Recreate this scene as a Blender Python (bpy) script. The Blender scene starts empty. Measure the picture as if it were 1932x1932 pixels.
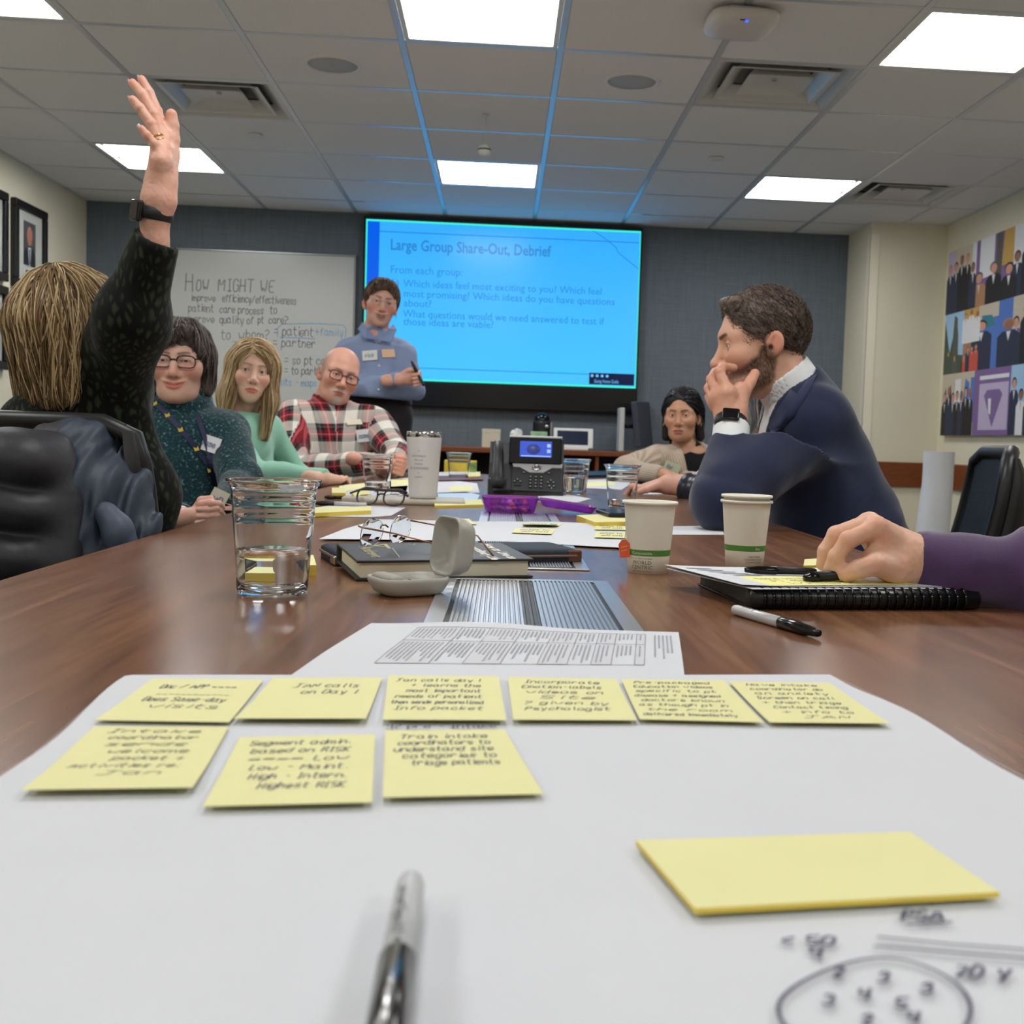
import bpy, bmesh, math, random
import numpy as np
from mathutils import Vector, Matrix

# ---------------------------------------------------------------- camera, exposure, lamps' power
random.seed(7)
SC = bpy.context.scene
COL = SC.collection
PI = math.pi
F_PX, CX, CY, IMG = 2114.8, 1087.66, 956.31, 1932.0     # focal length and optical centre in pixels of the 1932 frame
CAM_Z, TZ, CE = 0.932, 0.760, 2.437                     # eye height, table top, ceiling
YAW, PITCH, ROLL = -0.0690, -0.0593, 0.0321

def cam_axes():
    cy, sy, cp, sp = math.cos(YAW), math.sin(YAW), math.cos(PITCH), math.sin(PITCH)
    f = Vector((-sy*cp, cy*cp, sp)); r = Vector((cy, sy, 0)); u = r.cross(f)
    c, s = math.cos(ROLL), math.sin(ROLL)
    return c*r + s*u, c*u - s*r, f
RT, UP, FW = cam_axes()
cd = bpy.data.cameras.new('camera'); cam = bpy.data.objects.new('camera', cd); COL.objects.link(cam)
cam.matrix_world = Matrix(((RT.x, UP.x, -FW.x, 0), (RT.y, UP.y, -FW.y, 0), (RT.z, UP.z, -FW.z, CAM_Z), (0, 0, 0, 1)))
cd.sensor_width = 36; cd.lens = F_PX/IMG*36
cd.shift_x = -(CX - IMG/2)/IMG; cd.shift_y = (CY - IMG/2)/IMG
cd.clip_start = 0.02
cd.dof.use_dof = True; cd.dof.focus_distance = 1.45; cd.dof.aperture_fstop = 13
SC.camera = cam
w = bpy.data.worlds.new('world'); SC.world = w; w.use_nodes = True
w.node_tree.nodes['Background'].inputs[0].default_value = (0.5, 0.55, 0.6, 1)
w.node_tree.nodes['Background'].inputs[1].default_value = 0.02
SC.view_settings.view_transform = 'Standard'; SC.view_settings.look = 'None'
SC.view_settings.gamma = 1; SC.view_settings.use_curve_mapping = False
SC.view_settings.exposure = 0.0
LAMP = 17.0            # radiance of the ceiling panels
SCREEN = 1.1          # radiance scale of the television

def _ray(u, v):
    return RT*((u-CX)/F_PX) + UP*((CY-v)/F_PX) + FW
def at_z(u, v, z=TZ):
    d = _ray(u, v); t = (z-CAM_Z)/d.z
    return Vector((d.x*t, d.y*t, z))
def at_y(u, v, y):
    d = _ray(u, v); t = y/d.y
    return Vector((d.x*t, y, CAM_Z + d.z*t))
def at_x(u, v, x):
    d = _ray(u, v); t = x/d.x
    return Vector((x, d.y*t, CAM_Z + d.z*t))

# ---------------------------------------------------------------- materials
def lin(c):
    return tuple((x/12.92 if x <= .04045 else ((x+.055)/1.055)**2.4) for x in [v/255 for v in c])
MATS = {}
def mat(name, rgb=(128,128,128), rough=.5, metal=0., spec=.5, bump=None, var=None, trans=0., ior=1.45, emit=None,
        sheen=0., coat=0., attr=None, sss=0., alpha=1., stretch=(1,1,1), aniso=0.):
    if name in MATS: return MATS[name]
    m = bpy.data.materials.new(name); m.use_nodes = True; MATS[name] = m
    nt = m.node_tree; N = nt.nodes; L = nt.links
    b = N['Principled BSDF']; I = b.inputs
    c = lin(rgb)
    I['Base Color'].default_value = (*c, 1); I['Roughness'].default_value = rough; I['Metallic'].default_value = metal
    I['Specular IOR Level'].default_value = spec; I['IOR'].default_value = ior
    I['Transmission Weight'].default_value = trans; I['Alpha'].default_value = alpha
    I['Sheen Weight'].default_value = sheen; I['Coat Weight'].default_value = coat
    if sss:
        I['Subsurface Weight'].default_value = sss; I['Subsurface Radius'].default_value = (1, .35, .2); I['Subsurface Scale'].default_value = .006
    if emit:
        I['Emission Color'].default_value = (*lin(emit[0]), 1); I['Emission Strength'].default_value = emit[1]
    csock = None
    if attr:
        a = N.new('ShaderNodeVertexColor'); a.layer_name = attr; csock = a.outputs[0]
    if var or bump:
        tc = N.new('ShaderNodeTexCoord'); mp = N.new('ShaderNodeMapping'); mp.inputs['Scale'].default_value = stretch
        L.new(tc.outputs['Object'], mp.inputs[0])
    if var:
        sc, amt = var[0], var[1]
        n = N.new('ShaderNodeTexNoise'); n.inputs['Scale'].default_value = sc; n.inputs['Detail'].default_value = 5
        L.new(mp.outputs[0], n.inputs['Vector'])
        mr = N.new('ShaderNodeMapRange'); mr.inputs[1].default_value = .25; mr.inputs[2].default_value = .75
        mr.inputs[3].default_value = 1-amt; mr.inputs[4].default_value = 1+amt
        L.new(n.outputs[0], mr.inputs[0])
        mx = N.new('ShaderNodeMix'); mx.data_type = 'RGBA'; mx.blend_type = 'MULTIPLY'; mx.inputs[0].default_value = 1
        if csock: L.new(csock, mx.inputs[6])
        else: mx.inputs[6].default_value = (*c, 1)
        L.new(mr.outputs[0], mx.inputs[7]); csock = mx.outputs[2]
    if csock: L.new(csock, I['Base Color'])
    if bump:
        n = N.new('ShaderNodeTexNoise'); n.inputs['Scale'].default_value = bump[0]; n.inputs['Detail'].default_value = 3
        L.new(mp.outputs[0], n.inputs['Vector'])
        bp = N.new('ShaderNodeBump'); bp.inputs['Strength'].default_value = bump[1]; bp.inputs['Distance'].default_value = bump[2] if len(bump) > 2 else .01
        L.new(n.outputs[0], bp.inputs['Height']); L.new(bp.outputs[0], I['Normal'])
    return m
def node_mat(name, build, rough=.6, spec=.4):
    """material whose base colour comes from build(nodes, links) -> socket"""
    if name in MATS: return MATS[name]
    m = bpy.data.materials.new(name); m.use_nodes = True; MATS[name] = m
    nt = m.node_tree; b = nt.nodes['Principled BSDF']
    b.inputs['Roughness'].default_value = rough; b.inputs['Specular IOR Level'].default_value = spec
    s = build(nt.nodes, nt.links, b)
    if s: nt.links.new(s, b.inputs['Base Color'])
    return m

# ---------------------------------------------------------------- objects
def base(nm):
    return nm
def thing(name, label, cat, loc=(0,0,0), rotz=0., group=None, rot=None):
    o = bpy.data.objects.new(name, None); COL.objects.link(o); o.empty_display_size = .05
    o.location = loc; o.rotation_euler = rot if rot else (0, 0, rotz)
    o['label'] = label; o['category'] = cat
    if group: o['group'] = group
    return o
def tag(o, label, cat, group=None):
    o['label'] = label; o['category'] = cat
    if group: o['group'] = group
    return o
class MB:
    """collects geometry for one mesh"""
    def __init__(s): s.v = []; s.f = []; s.m = []; s.c = None; s.sm = []
    def add(s, v, f, mi=0, smooth=False):
        k = len(s.v); s.v += [tuple(p) for p in v]; s.f += [tuple(i+k for i in q) for q in f]; s.m += [mi]*len(f); s.sm += [smooth]*len(f)
        return s
    def bm(s, bm, mi=0, smooth=False, mtx=None):
        bm.verts.index_update()
        vs = [(mtx @ v.co if mtx else v.co.copy()) for v in bm.verts]
        s.add(vs, [[v.index for v in f.verts] for f in bm.faces], mi, smooth); bm.free(); return s
    def box(s, lo, hi, bev=0., seg=1, mi=0, mtx=None, smooth=False):
        lo = Vector(lo); hi = Vector(hi); bm = bmesh.new(); bmesh.ops.create_cube(bm, size=1)
        for v in bm.verts: v.co = Vector(((v.co.x+.5)*(hi.x-lo.x)+lo.x, (v.co.y+.5)*(hi.y-lo.y)+lo.y, (v.co.z+.5)*(hi.z-lo.z)+lo.z))
        if bev > 0: bmesh.ops.bevel(bm, geom=bm.edges[:], offset=bev, segments=seg, affect='EDGES', profile=.5)
        return s.bm(bm, mi, smooth, mtx)
    def lathe(s, prof, n=48, mi=0, c=(0,0,0), smooth=True, mtx=None, a0=0., a1=2*PI):
        full = abs(a1-a0-2*PI) < 1e-6; m = n if full else n+1
        vs = []; fs = []
        for i in range(m):
            a = a0+(a1-a0)*i/n
            for r, z in prof: 
                p = Vector((r*math.cos(a)+c[0], r*math.sin(a)+c[1], z+c[2])); vs.append(mtx @ p if mtx else p)
        k = len(prof)
        for i in range(n):
            j = (i+1) % m
            for q in range(k-1):
                if prof[q][0] < 1e-7 and prof[q+1][0] < 1e-7: continue
                fs.append((i*k+q, j*k+q, j*k+q+1, i*k+q+1))
        return s.add(vs, fs, mi, smooth)
    def tube(s, pts, r, n=8, mi=0, cap=True, smooth=True, closed=False, squash=None):
        pts = [Vector(p) for p in pts]; k = len(pts); rs = r if isinstance(r, (list, tuple)) else [r]*k
        vs = []; fs = []; up = None
        for i, p in enumerate(pts):
            a = pts[(i-1) % k] if (closed or i > 0) else p; b = pts[(i+1) % k] if (closed or i < k-1) else p
            t = (b-a).normalized() if (b-a).length > 1e-9 else Vector((0,0,1))
            if up is None: up = t.orthogonal().normalized()
            up = (up - t*up.dot(t)); up = up.normalized() if up.length > 1e-6 else t.orthogonal().normalized()
            sd = t.cross(up)
            for j in range(n):
                q = 2*PI*j/n; vs.append(p + (up*math.cos(q) + sd*math.sin(q)*(squash or 1))*rs[i])
        for i in range(k if closed else k-1):
            for j in range(n):
                i2 = (i+1) % k
                fs.append((i*n+j, i*n+(j+1) % n, i2*n+(j+1) % n, i2*n+j))
        if cap and not closed: fs += [tuple(range(n))[::-1], tuple((k-1)*n+j for j in range(n))]
        return s.add(vs, fs, mi, smooth)
    def prism(s, poly, z0, z1, mi=0, mtx=None):
        n = len(poly); vs = [Vector((x, y, z0)) for x, y in poly]+[Vector((x, y, z1)) for x, y in poly]
        if mtx: vs = [mtx @ v for v in vs]
        fs = [tuple(range(n))[::-1], tuple(range(n, 2*n))]+[(i, (i+1) % n, (i+1) % n+n, i+n) for i in range(n)]
        return s.add(vs, fs, mi)
    def grid(s, fn, nu, nv, mi=0, smooth=True, wrap=False):
        vs = [fn(i/nu, j/nv) for i in range(nu+(0 if wrap else 1)) for j in range(nv+1)]; fs = []; m = nu if wrap else nu+1
        for i in range(nu):
            for j in range(nv):
                a = i*(nv+1)+j; b = ((i+1) % m)*(nv+1)+j; fs.append((a, b, b+1, a+1))
        return s.add(vs, fs, mi, smooth)
    def mesh(s, name, mats, off=None, inv=None):
        me = bpy.data.meshes.new(name)
        V = np.array(s.v, dtype=np.float64).reshape(-1, 3)
        if inv is not None:
            A = np.array(inv); V = V @ A[:3, :3].T + A[:3, 3]
        me.from_pydata(V.tolist(), [], s.f)
        for m in (mats if isinstance(mats, (list, tuple)) else [mats]): me.materials.append(m)
        me.polygons.foreach_set('material_index', s.m); me.polygons.foreach_set('use_smooth', s.sm)
        if s.c is not None:
            a = me.color_attributes.new('col', 'FLOAT_COLOR', 'POINT'); a.data.foreach_set('color', np.array(s.c, dtype=np.float32).ravel())
        me.update(); return me
    def obj(s, name, mats, parent=None, world=False):
        """world=True: the vertices are world coordinates and are carried into the parent's frame"""
        inv = None
        if parent is not None and world: inv = full_matrix(parent).inverted()
        o = bpy.data.objects.new(name, s.mesh(name, mats, inv=inv)); COL.objects.link(o)
        if parent is not None: o.parent = parent
        return o
def full_matrix(o):
    m = o.matrix_basis.copy()
    while o.parent: o = o.parent; m = o.matrix_basis @ m
    return m
def struct(name, mb, m):
    o = mb.obj(name, m); o['kind'] = 'structure'; return o
def dup(root, loc=None, rotz=None, label=None, group=None, rot=None):
    """a copy of a thing with copies of its parts and sub-parts, sharing mesh data"""
    r = root.copy(); COL.objects.link(r)
    if loc is not None: r.location = loc
    if rotz is not None: r.rotation_euler = (0, 0, rotz)
    if rot is not None: r.rotation_euler = rot
    if label: r['label'] = label
    if group: r['group'] = group
    for ch in list(root.children):
        c = ch.copy(); COL.objects.link(c); c.parent = r
        for g in ch.children:
            d = g.copy(); COL.objects.link(d); d.parent = c
    return r
def frame(o, x, z):
    """matrix with origin o, x axis and z axis"""
    x = Vector(x).normalized(); z = Vector(z); z = (z - x*z.dot(x)).normalized(); y = z.cross(x)
    return Matrix(((x.x, y.x, z.x, o[0]), (x.y, y.y, z.y, o[1]), (x.z, y.z, z.z, o[2]), (0, 0, 0, 1)))

# ---------------------------------------------------------------- lettering
GLY = {}
def _g(txt):
    for ln in txt.strip().split('\n'):
        k, s = ln.split(' ', 1); GLY[k] = [[(int(p[0]), int(p[1])-2) for p in st.split()] for st in s.split('|')]
_g('''a 35 26 16 05 03 12 22 33|36 33 42
b 08 02|05 16 26 35 33 22 12 03
c 35 26 16 05 03 12 22 33
d 38 32|35 26 16 05 03 12 22 33
e 04 34 35 26 16 05 03 12 22 33
f 37 28 17 12|06 26
g 35 26 16 05 03 12 22 33|36 31 20 10 01
h 08 02|04 16 26 35 32
i 16 12|18 17
j 26 21 10 01|28 27
k 08 02|36 04 32
l 18 13 22
m 06 02|05 16 25 22|25 36 45 42
n 06 02|05 16 26 35 32
o 16 05 03 12 22 33 35 26 16
p 06 00|05 16 26 35 33 22 12 03
q 36 30|35 26 16 05 03 12 22 33
r 06 02|04 16 26 35
s 35 26 16 05 14 24 33 22 12 03
t 18 13 22 32|06 36
u 06 03 12 22 33|36 32
v 06 22 46
w 06 12 24 32 46
x 06 32|36 02
y 06 13 22|36 21 10
z 06 36 02 32
A 02 28 42|14 34
B 02 08 28 37 36 25 05|25 34 33 22 02
C 37 28 18 07 03 12 22 33
D 08 02 22 33 37 28 08
E 38 08 02 32|05 25
F 38 08 02|05 25
G 37 28 18 07 03 12 22 33 35 25
H 08 02|38 32|05 35
I 08 28|18 12|02 22
J 28 23 12 02|08 48
K 08 02|38 05 32
L 08 02 32
M 02 08 24 48 42
N 02 08 32 38
O 18 07 03 12 22 33 37 28 18
P 02 08 28 37 36 25 05
R 02 08 28 37 36 25 05|25 32
S 37 28 18 07 06 15 25 34 33 22 12 03
T 08 48|28 22
U 08 03 12 22 33 38
V 08 22 48
W 08 12 25 32 48
Y 08 25 48|25 22
1 18 12
2 07 18 28 37 36 02 32
3 07 18 28 37 36 25 34 33 22 12 03
4 08 05 35|38 32
5 38 08 05 25 34 33 22 03
6 38 05 03 12 22 33 34 25 05
7 08 38 12
8 15 06 07 18 28 37 36 25 15 04 03 12 22 33 34 25
9 35 25 16 17 28 37 32
0 18 07 03 12 22 33 37 28 18
? 07 18 28 37 36 25 14|13 12
/ 02 48
- 15 35
+ 05 45|27 23
= 06 36|04 34
: 15 16|13 12
. 12 13
, 12 01
( 28 17 13 22
) 08 17 13 02
! 18 14|13 12
< 37 05 33
_ 02 52
~ 05 16 24 35
# 04 44|05 45''')
def strokes(text, jit=0., slant=0., rnd=None, spacing=1.15):
    """polylines of one line of handwriting; x-height 4 units, capitals 6"""
    rnd = rnd or random; out = []; x = 0.
    for ch in text:
        if ch == ' ': x += 3; continue
        g = GLY.get(ch) or GLY.get(ch.lower())
        if not g: x += 2; continue
        wd = max(p[0] for st in g for p in st); dy = rnd.uniform(-jit, jit)
        for st in g:
            ps = [Vector((x + px + rnd.uniform(-jit, jit) + slant*py, py + dy + rnd.uniform(-jit, jit))) for px, py in st]
            if len(ps) > 2:
                q = [ps[0]]
                for a, b in zip(ps, ps[1:]): q += [a.lerp(b, .22), a.lerp(b, .78)]
                ps = q+[ps[-1]]
            out.append(ps)
        x += wd + spacing
    return out, x
def ink(mb, polys, mtx, width, lift=.0004, mi=0):
    """flat pen lines on the local xy plane of mtx"""
    for ps in polys:
        n = len(ps); vs = []; fs = []
        for i, p in enumerate(ps):
            a = ps[max(i-1, 0)]; b = ps[min(i+1, n-1)]; t = (b-a)
            t = t.normalized() if t.length > 1e-9 else Vector((1, 0)); nn = Vector((-t.y, t.x))*width/2
            if i == 0: p = p - t*width*.3
            if i == n-1: p = p + t*width*.3
            vs += [mtx @ Vector((p.x+nn.x, p.y+nn.y, lift)), mtx @ Vector((p.x-nn.x, p.y-nn.y, lift))]
        for i in range(n-1): fs.append((2*i+1, 2*i+3, 2*i+2, 2*i))
        mb.add(vs, fs, mi)
def write(mb, text, mtx, x, y, h, width, jit=.25, slant=.1, seed=1, maxw=None, lift=.0004, mi=0):
    """one handwritten line starting at (x, y), capital height h"""
    rnd = random.Random(seed); st, wd = strokes(text, jit, slant, rnd); k = h/6.; kx = k
    if maxw and wd*k > maxw: kx = maxw/wd
    ink(mb, [[Vector((x+p.x*kx, y+p.y*k)) for p in ps] for ps in st], mtx, width, lift, mi)
def type_mb(mb, text, mtx, x, y, size, align='LEFT', bold=0., mi=0, maxw=None, lift=.0004, shear=0.):
    """printed lettering as flat mesh faces on the local xy plane of mtx"""
    c = bpy.data.curves.new('t', 'FONT'); c.body = text; c.size = size; c.align_x = align; c.offset = bold; c.resolution_u = 2; c.shear = shear
    o = bpy.data.objects.new('t', c); COL.objects.link(o)
    me = bpy.data.meshes.new_from_object(o); xs = [v.co.x for v in me.vertices]
    k = 1.
    if maxw and xs and max(xs)-min(xs) > 0: k = maxw/(max(xs)-min(xs))
    vs = [mtx @ Vector((x+v.co.x*k, y+v.co.y, lift)) for v in me.vertices]
    mb.add(vs, [tuple(p.vertices) for p in me.polygons], mi)
    bpy.data.objects.remove(o); bpy.data.curves.remove(c); bpy.data.meshes.remove(me)
# ================================================================ THE ROOM
X0, TL = -2.2505, .6096            # first grid line seen and the 2 ft tile
Y0 = 4.4352
XL, XR, YB, YF = -2.83, 2.93, 7.87, -2.30
PX, PY = 2.41, 7.38                # the boxed-out corner at the right
def gx(i): return X0+TL*i
def gy(j): return Y0+TL*j

def wallcloth(N, L, b):
    tc = N.new('ShaderNodeTexCoord'); mp = N.new('ShaderNodeMapping'); mp.inputs['Scale'].default_value = (90, 90, 5)
    n = N.new('ShaderNodeTexNoise'); n.inputs['Scale'].default_value = 1; n.inputs['Detail'].default_value = 4
    mp2 = N.new('ShaderNodeMapping'); mp2.inputs['Scale'].default_value = (6, 6, 160)
    n2 = N.new('ShaderNodeTexNoise'); n2.inputs['Scale'].default_value = 1
    L.new(tc.outputs['Object'], mp.inputs[0]); L.new(mp.outputs[0], n.inputs['Vector']); L.new(tc.outputs['Object'], mp2.inputs[0]); L.new(mp2.outputs[0], n2.inputs['Vector'])
    ad = N.new('ShaderNodeMath'); ad.operation = 'ADD'; L.new(n.outputs[0], ad.inputs[0]); L.new(n2.outputs[0], ad.inputs[1])
    r = N.new('ShaderNodeValToRGB'); r.color_ramp.elements[0].position = .35; r.color_ramp.elements[1].position = .75
    r.color_ramp.elements[0].color = (*lin((94, 103, 112)), 1); r.color_ramp.elements[1].color = (*lin((112, 122, 130)), 1)
    h = N.new('ShaderNodeMath'); h.operation = 'MULTIPLY'; h.inputs[1].default_value = .5; L.new(ad.outputs[0], h.inputs[0]); L.new(h.outputs[0], r.inputs[0])
    return r.outputs[0]
M_cloth = node_mat('slate_wallcovering', wallcloth, .62, .35)
M_cream = mat('cream_wall_paint', (226, 220, 196), .7, bump=(260, .06, .002), var=(3, .02))
M_tile = mat('ceiling_tile_white', (232, 230, 228), .95, bump=(240, .25, .004), var=(120, .04), spec=.1)
M_grid = mat('ceiling_grid_white', (214, 216, 220), .3, .35, spec=.8)
M_white = mat('white_enamel', (226, 226, 222), .4)
M_carpet = mat('grey_carpet', (132, 134, 134), .95, bump=(500, .6, .004), var=(60, .25), stretch=(1, 4, 1), spec=.1)
M_darkwood = mat('cherry_trim', (122, 66, 34), .35, var=(6, .2), stretch=(2, 2, 30))
M_black = mat('black_plastic', (18, 18, 20), .4)
M_blackgloss = mat('black_gloss', (8, 8, 11), .12)
M_chrome = mat('chrome', (205, 206, 208), .12, 1)
M_steel = mat('brushed_steel', (176, 178, 180), .3, 1)

# floor and walls
b = MB(); b.box((XL-.1, YF-.1, -.1), (XR+.1, YB+.1, 0)); struct('floor', b, M_carpet)
b = MB(); b.box((XL-.1, YB, 0), (PX, YB+.1, CE+.06)); struct('wall_back', b, M_cloth)
b = MB(); b.box((XL-.1, YF, 0), (XL, YB, CE+.06)); struct('wall_left', b, M_cream)
b = MB(); b.box((XR, YF, 0), (XR+.1, YB+.1, CE+.06)); struct('wall_right', b, M_cream)
b = MB(); b.box((XL-.1, YF-.1, 0), (XR+.1, YF, CE+.06)); struct('wall_front', b, M_cream)
b = MB(); b.box((PX, PY, 0), (XR, YB+.1, CE+.06)); struct('wall_corner', b, M_cream)
b = MB(); b.box((PX-.004, PY-.004, .1), (PX+.06, PY, 2.36), .001); b.box((PX-.004, PY-.004, .1), (PX, PY+.06, 2.36), .001); struct('trim_1', b, mat('corner_guard', (236, 228, 208), .45))
# cherry chair rails and baseboards
zr0, zr1 = at_x(1800, 925, XR).z, at_x(1800, 876, XR).z
b = MB(); b.box((XR-.022, YF, zr0), (XR, PY, zr1), .004); struct('trim_2', b, M_darkwood)
b = MB(); b.box((PX+.064, PY-.022, zr0), (XR-.022, PY, zr1), .004); struct('trim_3', b, M_darkwood)
zl = at_x(15, 820, XL).z
b = MB(); b.box((XL, YF, zl-.18), (XL+.022, YB, zl), .004); struct('trim_4', b, M_darkwood)
mbb = mat('rubber_base', (52, 48, 46), .6)
for nm, lo, hi in (('back', (XL, YB-.012, 0), (PX, YB, .1)), ('left', (XL, YF, 0), (XL+.012, YB-.012, .1)), ('right', (XR-.012, YF, 0), (XR, PY, .1)),
                   ('front', (XL+.012, YF, 0), (XR-.012, YF+.012, .1))):
    b = MB(); b.box(lo, hi); struct('baseboard_'+nm, b, mbb)

# ceiling: deck, tiles, runners and cross tees
b = MB(); b.box((XL-.1, YF-.1, CE+.06), (XR+.1, YB+.1, CE+.12)); ceil = struct('ceiling', b, mat('plenum_deck', (120, 120, 118), .9))
LIGHTS = [(c, r) for c in (0, 3, 6) for r in (-1, 3, -5, -9)]
VENTS = [(1, 1), (5, 0), (7, 3)]
i0, i1, j0, j1 = -1, 9, -12, 6
holes = set(LIGHTS) | set(VENTS)
rowmesh = {}
for i in range(i0, i1):
    for j in range(j0, j1):
        if (i, j) in holes: continue
        xa, xb = max(gx(i), XL), min(gx(i+1), XR); ya, yb = max(gy(j), YF), min(gy(j+1), YB)
        if i == i0 and gx(i) > XL: xa = XL
        if xb-xa < .03 or yb-ya < .03: continue
        if (xa > PX-.01 and ya > PY) : continue
        key = (round(xb-xa, 3), round(yb-ya, 3))
        if key not in rowmesh:
            mb_ = MB(); W_, D_ = xb-xa-.004, yb-ya-.004
            e = .011
            mb_.box((-W_/2, -D_/2, .006), (W_/2, D_/2, .018)); mb_.box((-W_/2+e, -D_/2+e, .001), (W_/2-e, D_/2-e, .0065), .002)
            rowmesh[key] = mb_.mesh('ceiling_tile', M_tile)
        o = bpy.data.objects.new('ceiling_tile', rowmesh[key]); COL.objects.link(o); o.parent = ceil; o.location = ((xa+xb)/2, (ya+yb)/2, CE)
for i in range(i0+1, i1+1):
    x = gx(i)
    if x > XR-.02: continue
    y1 = PY if x > PX else YB
    mb_ = MB(); mb_.box((x-.012, YF, CE), (x+.012, y1, CE+.003)); mb_.box((x-.002, YF, CE+.003), (x+.002, y1, CE+.035)); mb_.obj('main_runner', M_grid, ceil)
tee = MB(); tee.box((0, -.012, 0), (TL-.025, .012, .0028)); tee.box((0, -.002, .0028), (TL-.025, .002, .03)); tee = tee.mesh('cross_tee', M_grid)
for j in range(j0+1, j1):
    y = gy(j)
    for i in range(i0, i1):
        xa = gx(i)+.0125
        if xa > XR-.1: continue
        if xa > PX-.05 and y > PY: continue
        o = bpy.data.objects.new('cross_tee', tee); COL.objects.link(o); o.parent = ceil; o.location = (max(xa, XL), y, CE)
        if gx(i+1) > XR or gx(i) < XL: 
            a_ = max(xa, XL); e_ = min(gx(i+1)-.0125, XR); o.scale = ((e_-a_)/(TL-.025), 1, 1)
for nm, lo, hi in (('l', (XL, YF, CE), (XL+.022, YB, CE+.003)), ('b', (XL+.022, YB-.022, CE), (PX, YB, CE+.003)), ('r', (XR-.022, YF, CE), (XR, PY, CE+.003))):
    mb_ = MB(); mb_.box(lo, hi); mb_.obj('wall_angle', M_grid, ceil)

# recessed light panels
M_lamp = mat('lit_diffuser', (255, 255, 250), .5, emit=((250, 250, 250), LAMP))
M_lampdim = mat('lit_diffuser_end', (250, 250, 248), .5, emit=((250, 250, 250), LAMP*.3))
def make_light(label):
    t = thing('ceiling_light', label, 'light', group='recessed ceiling light panels')
    h = TL/2-.0125; f = MB()
    for lo, hi in (((-h, -h, 0), (h, -h+.02, .008)), ((-h, h-.02, 0), (h, h, .008)), ((-h, -h+.02, 0), (-h+.02, h-.02, .008)), ((h-.02, -h+.02, 0), (h, h-.02, .008))):
        f.box(lo, hi, .0015)
    f.box((-h, -h, .05), (h, h, .055)); f.obj('frame', M_white, t)
    for s in (-1, 1):      # two bowed diffusers either side of the centre rib
        d = MB()
        def fn(u, v, s=s):
            x = (-h+.012)+u*(2*h-.024); y = s*(.002+v*(h-.014)); z = .012+.022*math.sin(PI*v)*(1-.0*u)
            return (x, y, z)
        d.grid(fn, 4, 8); d.obj('diffuser', M_lamp, t)
    r = MB(); r.box((-h+.02, -.005, .004), (h-.02, .005, .016), .001); r.obj('centre_rib', M_white, t)
    return t
NM = {0: 'on the left', 3: 'over the table', 6: 'on the right'}
lt0 = None
for c, r in LIGHTS:
    where = 'nearer row' if r == -1 else ('far row by the screen wall' if r == 3 else ('row over the camera' if r == -5 else 'row behind the camera'))
    lab = 'square ceiling light panel %s, %s' % (NM[c], where)
    loc = ((gx(c)+gx(c+1))/2, (gy(r)+gy(r+1))/2, CE)
    if lt0 is None: lt0 = make_light(lab); lt0.location = loc
    else: dup(lt0, loc, label=lab)

# air diffusers: frame, nested louvre rings, centre plaque
M_vent = mat('diffuser_enamel', (206, 204, 198), .28, spec=.6)
M_duct = mat('duct_dark', (30, 32, 35), .5)
def ring(mb, r0, z0, r1, z1, t=.002):
    q = [(-1, -1), (1, -1), (1, 1), (-1, 1)]
    vs = [(a*r0, b_*r0, z0) for a, b_ in q]+[(a*r1, b_*r1, z1) for a, b_ in q]+[(a*r0, b_*r0, z0+t) for a, b_ in q]+[(a*r1, b_*r1, z1+t) for a, b_ in q]
    fs = []
    for k in range(4):
        n = (k+1) % 4
        fs += [(k, k+4, n+4, n), (k+8, n+8, n+12, k+12), (k, n, n+8, k+8), (k+4, k+12, n+12, n+4)]
    mb.add(vs, fs)
def make_vent(label):
    t = thing('air_diffuser', label, 'vent', group='square ceiling air diffusers')
    h = TL/2-.013
    f = MB(); ring(f, h, .001, h-.016, .001); ring(f, h-.016, .001, h-.085, .05); f.obj('frame', M_vent, t)
    d = MB(); d.box((-h, -h, .118), (h, h, .122)); 
    d.add([(a*h, b_*h, z) for z in (.004, .118) for a, b_ in ((-1,-1),(1,-1),(1,1),(-1,1))], [(0,4,5,1),(1,5,6,2),(2,6,7,3),(3,7,4,0)]); d.obj('duct_box', M_duct, t)
    l = MB(); ring(l, .205, .004, .15, .05); ring(l, .222, .002, .205, .004); l.obj('louvre', M_vent, t)
    l = MB(); ring(l, .135, .004, .10, .045); l.obj('louvre', M_vent, t)
    p = MB()
    def fn(u, v):
        x = (u-.5)*.27; y = (v-.5)*.27; r = max(abs(x), abs(y))/.135
        return (x, y, .004+.03*max(0, 1-r**3))
    p.grid(fn, 10, 10); p.obj('centre_plaque', M_vent, t)
    s = MB(); s.lathe([(0, .028), (.012, .028), (.012, .036), (0, .036)], 12); s.obj('screw', M_steel, t)
    return t
VL = ['square white ceiling air diffuser left, partly behind the raised hand', 'square white ceiling air diffuser right, beside the round speaker grille', 'square white ceiling air diffuser by the far right light panel']
v0 = None
for (c, r), lab in zip(VENTS, VL):
    loc = ((gx(c)+gx(c+1))/2, (gy(r)+gy(r+1))/2, CE)
    if v0 is None: v0 = make_vent(lab); v0.location = loc
    else: dup(v0, loc, label=lab)

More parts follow.
